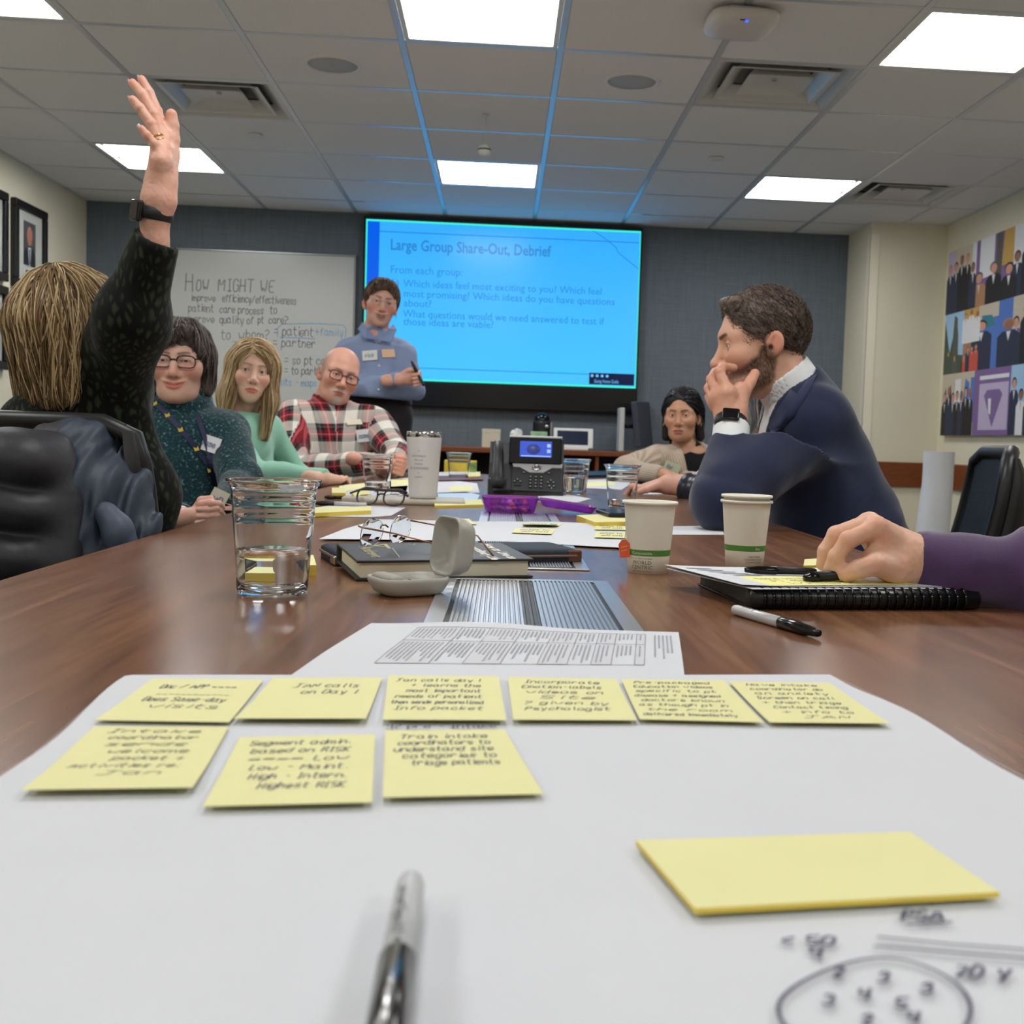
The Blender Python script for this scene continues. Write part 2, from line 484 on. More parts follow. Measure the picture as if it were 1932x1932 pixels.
# round speakers
M_mesh = mat('speaker_mesh', (178, 180, 180), .6, bump=(900, .4, .002))
def make_speaker(label):
    t = thing('ceiling_speaker', label, 'speaker', group='round ceiling speakers')
    f = MB(); f.lathe([(.1, 0), (.103, -.006), (.112, -.006), (.116, -.002), (.117, .004)], 56); f.obj('bezel', M_white, t)
    f = MB(); f.lathe([(0, -.003), (.06, -.003), (.1, -.002), (.101, .003), (0, .003)], 56); f.obj('grille', M_mesh, t)
    f = MB(); f.lathe([(0, -.0045), (.004, -.0045), (.004, -.002), (0, -.002)], 8); f.obj('badge', M_steel, t)
    return t
p = at_z(628, 122, CE); s0 = make_speaker('round grey ceiling speaker grille to the left of the middle lights'); s0.location = p
p = at_z(1192, 154, CE); dup(s0, p, label='round grey ceiling speaker grille to the right of the middle lights')
# flat sprinkler cover discs
def disc(px, lab):
    b = MB(); b.lathe([(0, -.008), (.036, -.008), (.04, -.005), (.04, -.002), (.033, 0), (0, .001)], 32)
    o = b.obj('sprinkler_cover', M_white); o.location = at_z(px[0], px[1], CE); tag(o, lab, 'sprinkler cover', 'sprinkler cover discs')
disc((482, 254), 'small round white sprinkler cover disc left of the middle lights')
disc((1352, 298), 'small round white sprinkler cover disc right of the middle lights')
# hanging microphone
p = at_z(917, 216, CE); q = at_y(914, 283, p.y)
t = thing('hanging_microphone', 'small white ball microphone hanging on a thin wire from the ceiling', 'microphone', p)
b = MB(); b.lathe([(0, -.012), (.012, -.01), (.014, 0), (0, .001)], 16); b.obj('ceiling_mount', M_grid, t)
b = MB(); b.tube([(0, 0, 0), (q.x-p.x, 0, q.z-p.z+.02)], .0012, 6); b.obj('wire', M_grid, t)
b = MB(); c = (q.x-p.x, 0, q.z-p.z); b.lathe([(0, -.026), (.018, -.024), (.027, -.014), (.03, -.004), (.0305, 0)], 24, c=c); b.lathe([(.0305, 0), (.0295, .008), (.022, .018), (.01, .026), (0, .028)], 24, c=c); b.obj('capsule', M_white, t)
b = MB(); b.lathe([(.0308, -.004), (.0312, 0), (.0308, .004)], 24, c=c); b.obj('mesh_band', mat('mic_band', (96, 92, 86), .5), t)
# wireless access point
p = at_z(1398, 28, CE)
t = thing('access_point', 'white rounded wireless access point on the ceiling with a blue status light', 'access point', (p.x, p.y, CE), .03)
def sup(r, z, n=40, e=4.):
    out = []
    for k in range(n):
        a = 2*PI*k/n; cs, sn = math.cos(a), math.sin(a)
        out.append((r*math.copysign(abs(cs)**(2/e), cs), r*math.copysign(abs(sn)**(2/e), sn), z))
    return out
b = MB(); rings = [sup(.085, -.014), sup(.118, -.016), sup(.124, -.024), sup(.122, -.036), sup(.108, -.052), sup(.07, -.06), sup(.03, -.062)]
vs = [v for r in rings for v in r]; n = 40
fs = [(i*n+k, i*n+(k+1) % n, (i+1)*n+(k+1) % n, (i+1)*n+k) for i in range(len(rings)-1) for k in range(n)]
fs += [tuple(range((len(rings)-1)*n, len(rings)*n)), tuple(range(n))[::-1]]
b.add(vs, fs, 0, True); b.obj('shell', mat('access_point_white', (214, 208, 204), .35), t)
b = MB(); b.box((-.075, -.07, -.016), (.075, .07, 0), .004); b.obj('mounting_bracket', M_black, t)
b = MB(); b.tube([(-.06, -.09, -.006), (-.02, -.095, -.008), (.05, -.088, -.006)], .004, 8); b.obj('cable', M_grid, t)
b = MB(); b.lathe([(0, -.003), (.004, -.002), (.005, .001)], 12, c=(-.002, -.098, -.0575)); b.obj('status_light', mat('blue_led', (30, 60, 255), .3, emit=((40, 80, 255), 3)), t)
b = MB(); b.box((-.026, -.105, -.0565), (-.008, -.1, -.0545)); b.obj('vent_slot', M_black, t)

# ---------------------------------------------------------------- on the walls
# television
tl, br = at_y(690, 413, YB-.07), at_y(1200, 732, YB-.07)
tv = thing('television', 'large wall mounted flat screen television showing a blue slide', 'television', ((tl.x+br.x)/2, YB, 0))
x0, x1, zt, zb = -.955, .925, at_y(690, 413, YB-.07).z, at_y(1200, 733, YB-.07).z
yy = YB-.07
b = MB(); b.box((x0-.016, yy, zb-.178), (x1+.012, YB-.015, zt+.025), .004); b.obj('housing', M_black, tv, True)
b = MB(); b.box((x0-.3, YB-.02, zb+.2), (x1+.3, YB, zb+.5)) if False else b.box((x0+.4, YB-.02, zb+.2), (x1-.4, YB, zb+.5)); b.obj('wall_bracket', M_black, tv, True)
b = MB(); b.box((x0-.01, yy-.006, zb-.172), (x1+.006, yy, zb-.012), .002); b.obj('lower_panel', mat('tv_lower_panel', (8, 9, 13), .22), tv, True)
def glow(name, rgb, k=1.):
    m = mat(name, (8, 8, 9), .25, spec=.3, emit=(rgb, SCREEN*k)); return m
SW, SH = x1-x0, zt-zb
SM = Matrix(((1, 0, 0, x0), (0, 0, -1, yy-.001), (0, 1, 0, zb), (0, 0, 0, 1)))     # screen plane: x right, y up, normal towards the room
def slide_bg(N, L, b):
    tc = N.new('ShaderNodeTexCoord'); sp = N.new('ShaderNodeSeparateXYZ'); L.new(tc.outputs['Generated'], sp.inputs[0])
    r = N.new('ShaderNodeValToRGB'); r.color_ramp.elements[0].color = (*lin((66, 190, 250)), 1); r.color_ramp.elements[1].color = (*lin((50, 166, 248)), 1)
    L.new(sp.outputs[2], r.inputs[0]); L.new(r.outputs[0], b.inputs['Emission Color']); b.inputs['Emission Strength'].default_value = SCREEN
    b.inputs['Base Color'].default_value = (.01, .01, .012, 1); return None
M_slide = node_mat('slide_blue', slide_bg, .25, .3)
scr = MB()
def rect(mb, xa, ya, xb, yb, lift=.0005, mi=0, mtx=SM):
    mb.add([mtx @ Vector(p) for p in ((xa, ya, lift), (xb, ya, lift), (xb, yb, lift), (xa, yb, lift))], [(0, 1, 2, 3)], mi)
rect(scr, 0, 0, SW, SH, 0); screen = scr.obj('screen', M_slide, tv, True)
G = [glow('slide_ink', (40, 132, 214)), glow('slide_deep', (0, 92, 225)), glow('slide_edge', (64, 240, 214)), glow('slide_bar', (6, 22, 60)), glow('slide_text_light', (120, 190, 255)), glow('slide_line', (30, 118, 205)),glow('slide_head', (38, 128, 200))]
def lay(name, fn, m):
    mb = MB(); fn(mb); mb.obj(name, m, screen, True)
lay('edge_glow', lambda m: (rect(m, 0, 0, SW, .012), rect(m, 0, SH-.012, SW, SH), rect(m, 0, 0, .01, SH), rect(m, SW-.006, 0, SW, SH)), G[2])
lay('side_stripe', lambda m: rect(m, .01, .01, .092, SH-.014, .0008), G[1])
lay('rule', lambda m: rect(m, .092, SH-.082, SW-.01, SH-.076), G[5]); lay('rule', lambda m: rect(m, .092, .085, SW-.01, .09), G[5])
def curve(m):
    ps = [Vector((SW-.335+.325*t, SH-.012-.245*(t**1.1)+.028*math.sin(PI*t*1.0)*(-1 if t > .5 else 1)*.4)) for t in [k/16 for k in range(17)]]
    ink(m, [ps], SM, .005, .001)
lay('curve_line', curve, G[5])
sx = lambda u, v: ((at_y(u, v, yy).x-x0), (at_y(u, v, yy).z-zb))
def tline(txt, u, v, u2, size, m, name='lettering', bold=0.):
    a = sx(u, v); e = sx(u2, v); mb = MB(); type_mb(mb, txt, SM, a[0], a[1], size, 'LEFT', bold, 0, e[0]-a[0], .0012); mb.obj(name, m, screen, True)
tline('Large Group Share-Out, Debrief', 736, 471, 1039, .105, G[6], bold=.002)
tline('From each group:', 736, 515, 871, .075, G[0])
tline('1)', 736, 540, 748, .072, G[0]); tline('2)', 736, 598, 748, .072, G[0])
for tx, u, v, e in (('Which ideas feel most exciting to you? Which feel', 761, 541, 1135), ('most promising? Which ideas do you have questions', 761, 560, 1159), ('about?', 761, 578, 813),
                    ('What questions would we need answered to test if', 760, 598, 1140), ('those ideas are viable?', 761, 613, 931)):
    tline(tx, u, v, e, .072, G[0])
xa = sx(1111, 728)[0]
lay('control_bar', lambda m: rect(m, xa, .018, SW-.012, .098, .0014), G[3])
def dots(m):
    for k, xx in enumerate((.02, .055, .09, .125)):
        vs = [SM @ Vector((xa+xx+.01*math.cos(a), .078+.01*math.sin(a), .002)) for a in [2*PI*i/10 for i in range(10)]]; m.add(vs, [tuple(range(10))])
lay('control_icon', dots, G[4])
mb = MB(); type_mb(mb, 'Going Home Guide', SM, xa+.035, .03, .035, 'LEFT', 0, 0, .17, .002); mb.obj('lettering', G[4], screen, True)

# whiteboard
wa, wb = at_y(318, 468, YB), at_y(671, 487, YB)
zt_, zb_ = 2.135, .84
xa_, xb_ = -2.285, -1.035
wbt = thing('whiteboard', 'large whiteboard covered in black and blue handwriting beside the television', 'whiteboard', ((xa_+xb_)/2, YB, zb_))
b = MB(); b.box((xa_, YB-.02, zb_), (xb_, YB-.004, zt_)); b.obj('writing_surface', mat('whiteboard_enamel', (196, 198, 195), .22, spec=.5), wbt, True)
b = MB()
for lo, hi in (((xa_-.012, YB-.028, zb_-.012), (xb_+.012, YB, zb_)), ((xa_-.012, YB-.028, zt_), (xb_+.012, YB, zt_+.012)), ((xa_-.012, YB-.028, zb_), (xa_, YB, zt_)), ((xb_, YB-.028, zb_), (xb_+.012, YB, zt_))):
    b.box(lo, hi, .002)
b.obj('frame', mat('alu_frame', (150, 152, 154), .35, .8), wbt, True)
b = MB(); b.box((xa_+.1, YB-.085, zb_-.02), (xb_-.1, YB-.028, zb_-.008), .002); b.obj('pen_tray', mat('alu_frame'), wbt, True)
WM = Matrix(((1, 0, 0, 0), (0, 0, -1, YB-.02), (0, 1, 0, 0), (0, 0, 0, 1)))
mk, mbk = mat('marker_black', (112, 114, 116), .5), mat('marker_blue', (120, 165, 200), .5)
def wline(txt, u, v, u2, hpx, m=mk, w_=.0052, seed=3):
    a = at_y(u, v, YB); e = at_y(u2, v, YB); mb = MB()
    write(mb, txt, WM, a.x, a.z, hpx*YB/F_PX, w_, .25, .06, seed, e.x-a.x, .0006); mb.obj('handwriting', m, wbt, True)
wline('H', 351, 549, 369, 32, w_=.0065); wline('OW', 372, 549, 397, 20, w_=.0065); wline('M', 413, 549, 428, 25, w_=.0065); wline('IGHT', 431, 550, 483, 22, w_=.0065); wline('WE', 492, 552, 521, 22, w_=.0065)
wline('improve', 362, 568, 409, 12); wline('efficiency/effectiveness', 421, 570, 561, 14)
wline('patient', 357, 588, 406, 14); wline('care process', 416, 591, 500, 14); wline('to', 510, 592, 525, 14)
wline('improve', 356, 608, 407, 13); wline('quality of', 416, 610, 481, 14); wline('pt', 488, 610, 500, 13); wline('care?', 508, 611, 545, 14)
wline('to', 418, 640, 438, 17); wline('whom?', 451, 640, 511, 18); wline('= patient', 518, 633, 594, 17); wline('+family', 595, 633, 650, 14, mbk); wline('= partner', 516, 654, 598, 16)
wline('what?', 460, 690, 523, 18); wline('= so pt can', 538, 687, 625, 16); wline('= to part', 538, 706, 600, 15)
wline('visits - maps', 516, 727, 600, 13, mbk); wline('team', 378, 756, 400, 14, mbk); wline('hour', 516, 766, 545, 14, mbk)
mb = MB()
def wp(u, v): p = at_y(u, v, YB); return Vector((p.x, p.z))
ink(mb, [[wp(525, 636), wp(524, 620), wp(534, 612), wp(600, 611), wp(648, 614), wp(654, 622), wp(652, 636)], [wp(440, 645), wp(480, 648), wp(510, 650)], [wp(530, 637), wp(570, 638), wp(595, 640)]], WM, .006, .0006); mb.obj('handwriting', mbk, wbt, True)
for k, (c_, lab) in enumerate((((24, 24, 26), 'black marker lying in the whiteboard tray'), ((40, 70, 150), 'blue marker lying in the whiteboard tray'))):
    b = MB(); b.tube([(-.06, 0, 0), (.02, 0, 0)], .0075, 12); o_ = thing('dry_erase_marker', lab, 'marker', (-1.5+.16*k, YB-.058, zb_-.0005), 0, 'whiteboard markers'); b.obj('barrel', M_white, o_); b = MB(); b.tube([(.02, 0, 0), (.06, 0, 0)], .0083, 12); b.obj('cap', mat('marker_cap_%d' % k, c_, .4), o_)

# framed portraits on the left wall
M_frame = mat('black_frame_wood', (20, 19, 19), .32)
def portrait(ya, yb, z0, z1, lab, skin, suit, hair):
    t = thing('picture_frame', lab, 'picture', (XL, (ya+yb)/2, (z0+z1)/2), 0, 'framed portraits on the left wall')
    W_, H_ = yb-ya, z1-z0; fw = .048
    b = MB()
    for lo, hi in (((.002, -W_/2, -H_/2), (.035, W_/2, -H_/2+fw)), ((.002, -W_/2, H_/2-fw), (.035, W_/2, H_/2)), ((.002, -W_/2, -H_/2+fw), (.035, -W_/2+fw, H_/2-fw)), ((.002, W_/2-fw, -H_/2+fw), (.035, W_/2, H_/2-fw))):
        b.box(lo, hi, .006, 2)
    b.obj('frame', M_frame, t)
    b = MB(); b.box((.004, -W_/2+fw-.004, -H_/2+fw-.004), (.014, W_/2-fw+.004, H_/2-fw+.004)); b.obj('mat_board', mat('mat_board', (222, 222, 214), .8), t)
    M = Matrix(((0, 0, 1, .0145), (1, 0, 0, 0), (0, 1, 0, .02), (0, 0, 0, 1)))
    b = MB(); ph, pw = .255, .17
    rect(b, -pw/2, -ph/2, pw/2, ph/2, .0004, 0, M)
    el = lambda cx, cy, rx, ry, l, mi: b.add([M @ Vector((cx+rx*math.cos(a), cy+ry*math.sin(a), l)) for a in [2*PI*i/20 for i in range(20)]], [tuple(range(20))], mi)
    b.add([M @ Vector((x, y, .0006)) for x, y in ((-.082, -ph/2), (.082, -ph/2), (.08, -.055), (.045, -.025), (0, -.01), (-.045, -.025), (-.08, -.055))], [(0, 1, 2, 3, 4, 5, 6)], 1)
    b.add([M @ Vector((x, y, .0008)) for x, y in ((-.022, -.02), (.022, -.02), (.008, -ph/2), (-.008, -ph/2))], [(3, 2, 1, 0)], 2)
    b.add([M @ Vector((x, y, .001)) for x, y in ((-.007, -.03), (.007, -.03), (.006, -ph/2+.01), (-.006, -ph/2+.01))], [(3, 2, 1, 0)], 1)
    el(0, .052, .037, .05, .0009, 4); el(0, .04, .034, .048, .0011, 3)
    b.obj('portrait_photo', [mat('photo_grey', (92, 92, 96), .5), mat('photo_suit_%d' % suit[0], suit, .5), mat('photo_shirt', (225, 228, 232), .5), mat('photo_skin_%d' % skin[1], skin, .5), mat('photo_hair_%d' % hair[0], hair, .5)], t)
    b = MB(); b.box((.014, -.05, -H_/2+.075), (.017, .05, -H_/2+.115), .001); b.obj('name_plate', mat('pewter_plate', (112, 108, 96), .4, .6), t)
    b = MB(); b.box((.016, -W_/2+fw-.002, -H_/2+fw-.002), (.0185, W_/2-fw+.002, H_/2-fw+.002)); b.obj('glass', mat('picture_glass', (255, 255, 255), .02, trans=1, ior=1.2), t)
portrait(6.69, 7.145, 1.715, 2.215, 'black framed portrait of a bald man in a suit, upper one by the corner', (214, 132, 108), (38, 38, 46), (196, 150, 130))
portrait(6.69, 7.145, 1.225, 1.692, 'black framed portrait partly behind the blonde hair, lower one by the corner', (206, 150, 124), (60, 58, 60), (84, 74, 68))
portrait(6.13, 6.60, 1.72, 2.215, 'black framed portrait at the left edge of the photo, upper one', (212, 158, 130), (46, 44, 50), (70, 58, 50))
portrait(6.13, 6.60, 1.225, 1.692, 'black framed portrait at the left edge of the photo, lower one', (200, 140, 112), (30, 34, 48), (130, 126, 122))

# photo collage canvas on the right wall
yf = at_x(1801, 478, XR).y; zc1 = at_x(1801, 478, XR).z; zc0 = at_x(1787, 822, XR).z; yn = yf-1.9
cv = thing('photo_collage', 'large wall canvas printed with a collage of group photographs', 'wall art', (XR, (yf+yn)/2, zc0))
b = MB(); b.box((XR-.035, yn, zc0), (XR-.004, yf, zc1), .003); b.obj('canvas', mat('canvas_edge', (200, 196, 190), .7), cv, True)
CM = Matrix(((0, 0, -1, XR-.0352), (-1, 0, 0, yf), (0, 1, 0, zc0), (0, 0, 0, 1)))      # x runs from the far edge towards the camera
CW, CH = yf-yn, zc1-zc0
PC = dict(black=(34, 32, 36), navy=(44, 50, 74), skin=(206, 150, 126), skin2=(150, 104, 84), beige=(196, 184, 164), white=(222, 222, 224), blue=(82, 118, 190), sky=(160, 196, 226), gold=(196, 156, 84), purple=(126, 100, 150), red=(198, 84, 70), stone=(92, 88, 82), teal=(60, 126, 140), lilac=(190, 176, 204), tan=(170, 126, 92), green=(70, 84, 70))
PCM = {k: mat('print_'+k, v, .6) for k, v in PC.items()}; PK = list(PC)
rnd = random.Random(11)
def photo(xa, ya, xb, yb, bg, people, extra=()):
    b = MB(); used = []
    def mi(k):
        if k not in used: used.append(k)
        return used.index(k)
    rect(b, xa, ya, xb, yb, .0008, mi(bg), CM)
    L_ = [.001]
    def poly(ps, k):
        L_[0] += .00003; b.add([CM @ Vector((xa+x*(xb-xa), ya+y*(yb-ya), L_[0])) for x, y in ps], [tuple(range(len(ps)))], mi(k))
    for ps, k in extra: poly(ps, k)
    for cx, top, w_, body, sk, hair in people:
        hgt = .16; ar = (yb-ya)/(xb-xa)
        poly([(cx-w_, 0), (cx+w_, 0), (cx+w_, top-hgt*1.5), (cx+w_*.55, top-hgt*1.05), (cx-w_*.55, top-hgt*1.05), (cx-w_, top-hgt*1.5)], body)
        poly([(cx+w_*.52*math.cos(a), top-hgt*.4+hgt*.5*math.sin(a)) for a in [2*PI*i/14 for i in range(14)]], hair)
        poly([(cx+w_*.42*math.cos(a), top-hgt*.52+hgt*.44*math.sin(a)) for a in [2*PI*i/14 for i in range(14)]], sk)
        poly([(cx-w_*.2, top-hgt*1.1), (cx+w_*.2, top-hgt*1.1), (cx+.0, top-hgt*2.)], 'white' if body in ('black', 'navy') else 'beige')
    b.obj('photo', [PCM[k] for k in used], cv, True)
h3 = CH/3
ppl = lambda n, bodies, tops=(.62, .85): [(.1+.8*k/(n-1), rnd.uniform(*tops), .5/n*1.25, rnd.choice(bodies), rnd.choice(['skin', 'skin', 'skin2']), rnd.choice(['black', 'tan', 'stone'])) for k in range(n)]
photo(.0, h3*1.98, .44, CH, 'beige', ppl(5, ['black', 'black', 'navy'], (.66, .92)), [([(.0, .45), (.3, .4), (.25, 1), (0, 1)], 'lilac'), ([(.86, 0), (1, 0), (1, 1), (.86, 1)], 'white')])
photo(.44, h3*1.98, .95, CH, 'purple', ppl(3, ['black', 'tan', 'black'], (.5, .62)), [([(.1, .4), (.5, .42), (.5, 1), (.1, 1)], 'white'), ([(.7, .5), (1, .5), (1, 1), (.75, 1)], 'gold'), ([(.55, .3), (.7, .3), (.7, 1), (.55, 1)], 'stone')])
photo(.95, h3*1.98, 1.45, CH, 'white', ppl(4, ['navy', 'black', 'red']), [])
photo(.0, h3, .3, h3*1.98, 'sky', [], [([(0, 0), (1, 0), (1, .28), (.75, .3), (.72, .62), (.62, .92), (.5, .95), (.45, .6), (.3, .35), (0, .9)], 'green'), ([(.45, 0), (.72, 0), (.66, .9), (.52, .92)], 'stone'), ([(.2, .3), (.28, .3), (.28, .36), (.2, .36)], 'gold'), ([(.55, .2), (.62, .2), (.62, .28), (.55, .28)], 'gold')])
photo(.3, h3*1.45, .52, h3*1.98, 'gold', ppl(3, ['white', 'white', 'white'], (.84, .96)), [])
photo(.3, h3, .52, h3*1.45, 'tan', ppl(4, ['red', 'black', 'black', 'navy'], (.6, .9)), [])
photo(.52, h3, .98, h3*1.98, 'blue', ppl(2, ['navy', 'navy'], (.6, .76)), [([(.0, .78), (.6, .78), (.6, 1), (0, 1)], 'beige'), ([(.1, .62), (.5, .66), (.4, .82), (.1, .84)], 'teal'), ([(.5, .0), (1, 0), (1, .6)], 'blue')])
photo(.98, h3, 1.45, h3*1.98, 'beige', ppl(4, ['black', 'purple', 'navy']), [])
photo(.0, 0, .5, h3, 'beige', ppl(7, ['black', 'navy', 'black'], (.66, .82)), [([(.05, .5), (.12, .8), (.18, .5)], 'navy'), ([(.2, .5), (.28, .84), (.34, .5)], 'navy'), ([(.42, .5), (.6, .5), (.6, .9), (.42, .9)], 'white'), ([(.66, .4), (.86, .4), (.86, .82), (.74, .9)], 'blue'), ([(.9, .2), (1, .2), (1, .9), (.9, .9)], 'blue')])
photo(.5, 0, 1.0, h3, 'purple', [], [([(.16, .08), (.95, .08), (.95, .78), (.16, .78)], 'lilac'), ([(.3, .6), (.55, .12), (.8, .6), (.72, .68), (.38, .68)], 'purple'), ([(.42, .55), (.5, .55), (.5, .3), (.44, .34)], 'white'), ([(.16, .84), (.95, .84), (.95, .9), (.16, .9)], 'white')])
photo(1.0, 0, 1.45, h3, 'sky', ppl(5, ['black', 'navy', 'white']), [])
photo(1.45, 0, CW, CH, 'lilac', ppl(3, ['black', 'purple', 'navy'], (.4, .6)), [])
# ================================================================ CONFERENCE TABLE
def wood(N, L, b):
    tc = N.new('ShaderNodeTexCoord'); mp = N.new('ShaderNodeMapping'); mp.inputs['Scale'].default_value = (26, 1.6, 26); mp.inputs['Rotation'].default_value = (0, 0, .35)
    L.new(tc.outputs['Object'], mp.inputs[0])
    n1 = N.new('ShaderNodeTexNoise'); n1.inputs['Scale'].default_value = 1.2; n1.inputs['Detail'].default_value = 8; n1.inputs['Distortion'].default_value = .9
    mp2 = N.new('ShaderNodeMapping'); mp2.inputs['Scale'].default_value = (240, 9, 240); mp2.inputs['Rotation'].default_value = (0, 0, .35)
    n2 = N.new('ShaderNodeTexNoise'); n2.inputs['Scale'].default_value = 1; n2.inputs['Detail'].default_value = 3
    L.new(mp.outputs[0], n1.inputs['Vector']); L.new(tc.outputs['Object'], mp2.inputs[0]); L.new(mp2.outputs[0], n2.inputs['Vector'])
    r = N.new('ShaderNodeValToRGB'); e = r.color_ramp.elements; e[0].position = .3; e[1].position = .72
    e[0].color = (*lin((104, 68, 46)), 1); e[1].color = (*lin((140, 98, 68)), 1)
    k = e.new(.5); k.color = (*lin((122, 82, 56)), 1)
    L.new(n1.outputs[0], r.inputs[0])
    mr = N.new('ShaderNodeMapRange'); mr.inputs[1].default_value = .35; mr.inputs[2].default_value = .62; mr.inputs[3].default_value = .78; mr.inputs[4].default_value = 1.08; L.new(n2.outputs[0], mr.inputs[0])
    mx = N.new('ShaderNodeMix'); mx.data_type = 'RGBA'; mx.blend_type = 'MULTIPLY'; mx.inputs[0].default_value = 1
    L.new(r.outputs[0], mx.inputs[6]); L.new(mr.outputs[0], mx.inputs[7])
    return mx.outputs[2]
M_wood = node_mat('cherry_veneer', wood, .24, .6)
M_edge = mat('dark_table_edge', (58, 36, 26), .35)
table = thing('conference_table', 'long boat shaped cherry wood conference table covered in papers and cups', 'table', (.034, 2.5, 0))
YA, YE, XC = -.22, 5.25, .034
def halfw(y):
    t = (y-2.5)/2.75; return .585-.062*t*t
def outline(off=0.):
    ys = [YA+(YE-YA)*k/40 for k in range(41)]
    return [(XC+halfw(y)+off, y) for y in ys]+[(XC-halfw(y)-off, y) for y in reversed(ys)]
b = MB(); b.prism(outline(), TZ-.034, TZ); b.obj('tabletop', M_wood, table, True)
b = MB()
o_, i_ = outline(.014), outline(.0004); n = len(o_)
vs = [(x, y, TZ-.003) for x, y in i_]+[(x, y, TZ-.009) for x, y in o_]+[(x, y, TZ-.04) for x, y in o_]+[(x, y, TZ-.04) for x, y in i_]
b.add(vs, [(r*n+k, r*n+(k+1) % n, ((r+1) % 4)*n+(k+1) % n, ((r+1) % 4)*n+k) for r in range(4) for k in range(n)]); b.obj('edge_band', M_edge, table, True)
for yc in (.9, 4.1):
    b = MB(); b.box((XC-.28, yc-.32, .02), (XC+.28, yc+.32, TZ-.034), .01); b.obj('pedestal', M_darkwood, table, True)
    b = MB(); b.box((XC-.31, yc-.35, 0), (XC+.31, yc+.35, .02), .004); b.obj('plinth', M_black, table, True)

M_alu = mat('anodised_aluminium', (182, 184, 188), .32, .85)
def hatch(x0, x1, y0, y1):
    z = TZ+.0002
    t = thing('power_hatch', '', 'power hatch')
    f = MB(); w_ = .018
    for lo, hi in (((x0, y0, z), (x1, y0+w_*.6, z+.0022)), ((x0, y1-w_*.6, z), (x1, y1, z+.0022)), ((x0, y0+w_*.6, z), (x0+w_, y1-w_*.6, z+.0022)), ((x1-w_, y0+w_*.6, z), (x1, y1-w_*.6, z+.0022))):
        f.box(lo, hi, .0006)
    f.obj('frame', M_alu, t, True)
    p = MB(); p.box((x0+w_, y0+w_*.6, z), (x1-w_, y1-w_*.6, z+.0003)); p.obj('well', M_black, t, True)
    xm = (x0+x1)/2
    for s in (0, 1):
        xa = x0+w_+.004 if s == 0 else xm+.007; xb = xm-.007 if s == 0 else x1-w_-.004
        l = MB(); nr = 15; pr = []
        for k in range(nr):
            a = xa+(xb-xa)*k/nr; d = (xb-xa)/nr
            pr += [(a+d*.1, z+.0004), (a+d*.25, z+.0026), (a+d*.75, z+.0026), (a+d*.9, z+.0004)]
        vs = [(x, yy_, zz) for yy_ in (y0+w_*.6+.004, y1-w_*.6-.004) for x, zz in pr]; m_ = len(pr)
        l.add(vs, [(k, k+1, m_+k+1, m_+k) for k in range(m_-1)]); l.obj('ribbed_lid', M_alu, t, True)
        l = MB(); xx = xm-.0055 if s == 0 else xm+.0015; l.box((xx, y0+w_*.6+.003, z+.0003), (xx+.004, y1-w_*.6-.003, z+.0024), .0006); l.obj('brush_strip', mat('brush_grey', (70, 70, 72), .6), t, True)
    return t
t = hatch(-.066, .134, .94, 1.352); t['label'] = 'ribbed aluminium power hatch in the tabletop in front of the black book'; t['group'] = 'power hatches in the table'
p = at_z(1113, 1078)
t = hatch(-.05, p.x, p.y, at_z(1083, 1026).y); t['label'] = 'ribbed aluminium power hatch half hidden under the book and navy pouch'; t['group'] = 'power hatches in the table'
pa, pb = at_z(905, 984), at_z(1046, 971)
t = hatch(pa.x-.002, pb.x, pa.y-.12, pb.y); t['label'] = 'ribbed aluminium power hatch in front of the purple box'; t['group'] = 'power hatches in the table'

# ================================================================ PAPERS AND NOTES
M_paper = mat('white_paper', (213, 215, 220), .75, var=(14, .012), spec=.2, bump=(30, .08, .002))
M_note = mat('yellow_note', (232, 228, 170), .7, spec=.2, var=(20, .02))
M_noteside = mat('yellow_pad_edge', (226, 200, 84), .8, var=(4, .1), stretch=(1, 1, 300))
M_pen = mat('pen_ink', (74, 74, 96), .6)
M_grey1, M_grey2 = mat('print_grey', (206, 207, 212), .7), mat('print_text', (158, 160, 168), .7)
def plate(mb, pts, z, th=.0004, mi=0, side=None):
    """thin sheet over a polygon given in table coordinates"""
    n = len(pts); vs = [(p[0], p[1], z) for p in pts]+[(p[0], p[1], z+th) for p in pts]
    mb.add(vs, [tuple(range(n))[::-1]], mi); k = len(mb.v)-2*n
    mb.f += [tuple(range(k+n, k+2*n))]+[(k+i, k+(i+1) % n, k+(i+1) % n+n, k+i+n) for i in range(n)]
    mb.m += [mi]+[side if side is not None else mi]*n; mb.sm += [False]*(n+1)
def ccw(pts):
    a = sum(p[0]*q[1]-q[0]*p[1] for p, q in zip(pts, pts[1:]+pts[:1])); return pts if a > 0 else pts[::-1]
def quad_surface(c, curl=0., bow=0., n=10):
    """c: far-left, far-right, near-right, near-left corners -> fn(u, v) with v=0 at the far (gummed) edge"""
    def fn(u, v):
        p = (c[0]*(1-u)+c[1]*u)*(1-v)+(c[3]*(1-u)+c[2]*u)*v
        return Vector((p.x, p.y, p.z + curl*max(0, v-.45)**2*3.3 + bow*math.sin(PI*u)*math.sin(PI*v)))
    return fn
def sheet_mesh(fn, th=.00035, nu=10, nv=8):
    b = MB(); b.grid(lambda u, v: fn(u, v)+Vector((0, 0, th)), nu, nv); b.grid(lambda u, v: fn(u, 1-v), nu, nv)
    for a0, a1 in (((0, 0), (1, 0)), ((1, 0), (1, 1)), ((1, 1), (0, 1)), ((0, 1), (0, 0))):
        def e(u, v, a0=a0, a1=a1): return fn(a0[0]+(a1[0]-a0[0])*u, a0[1]+(a1[1]-a0[1])*u)+Vector((0, 0, th*v))
        b.grid(e, 8, 1)
    return b
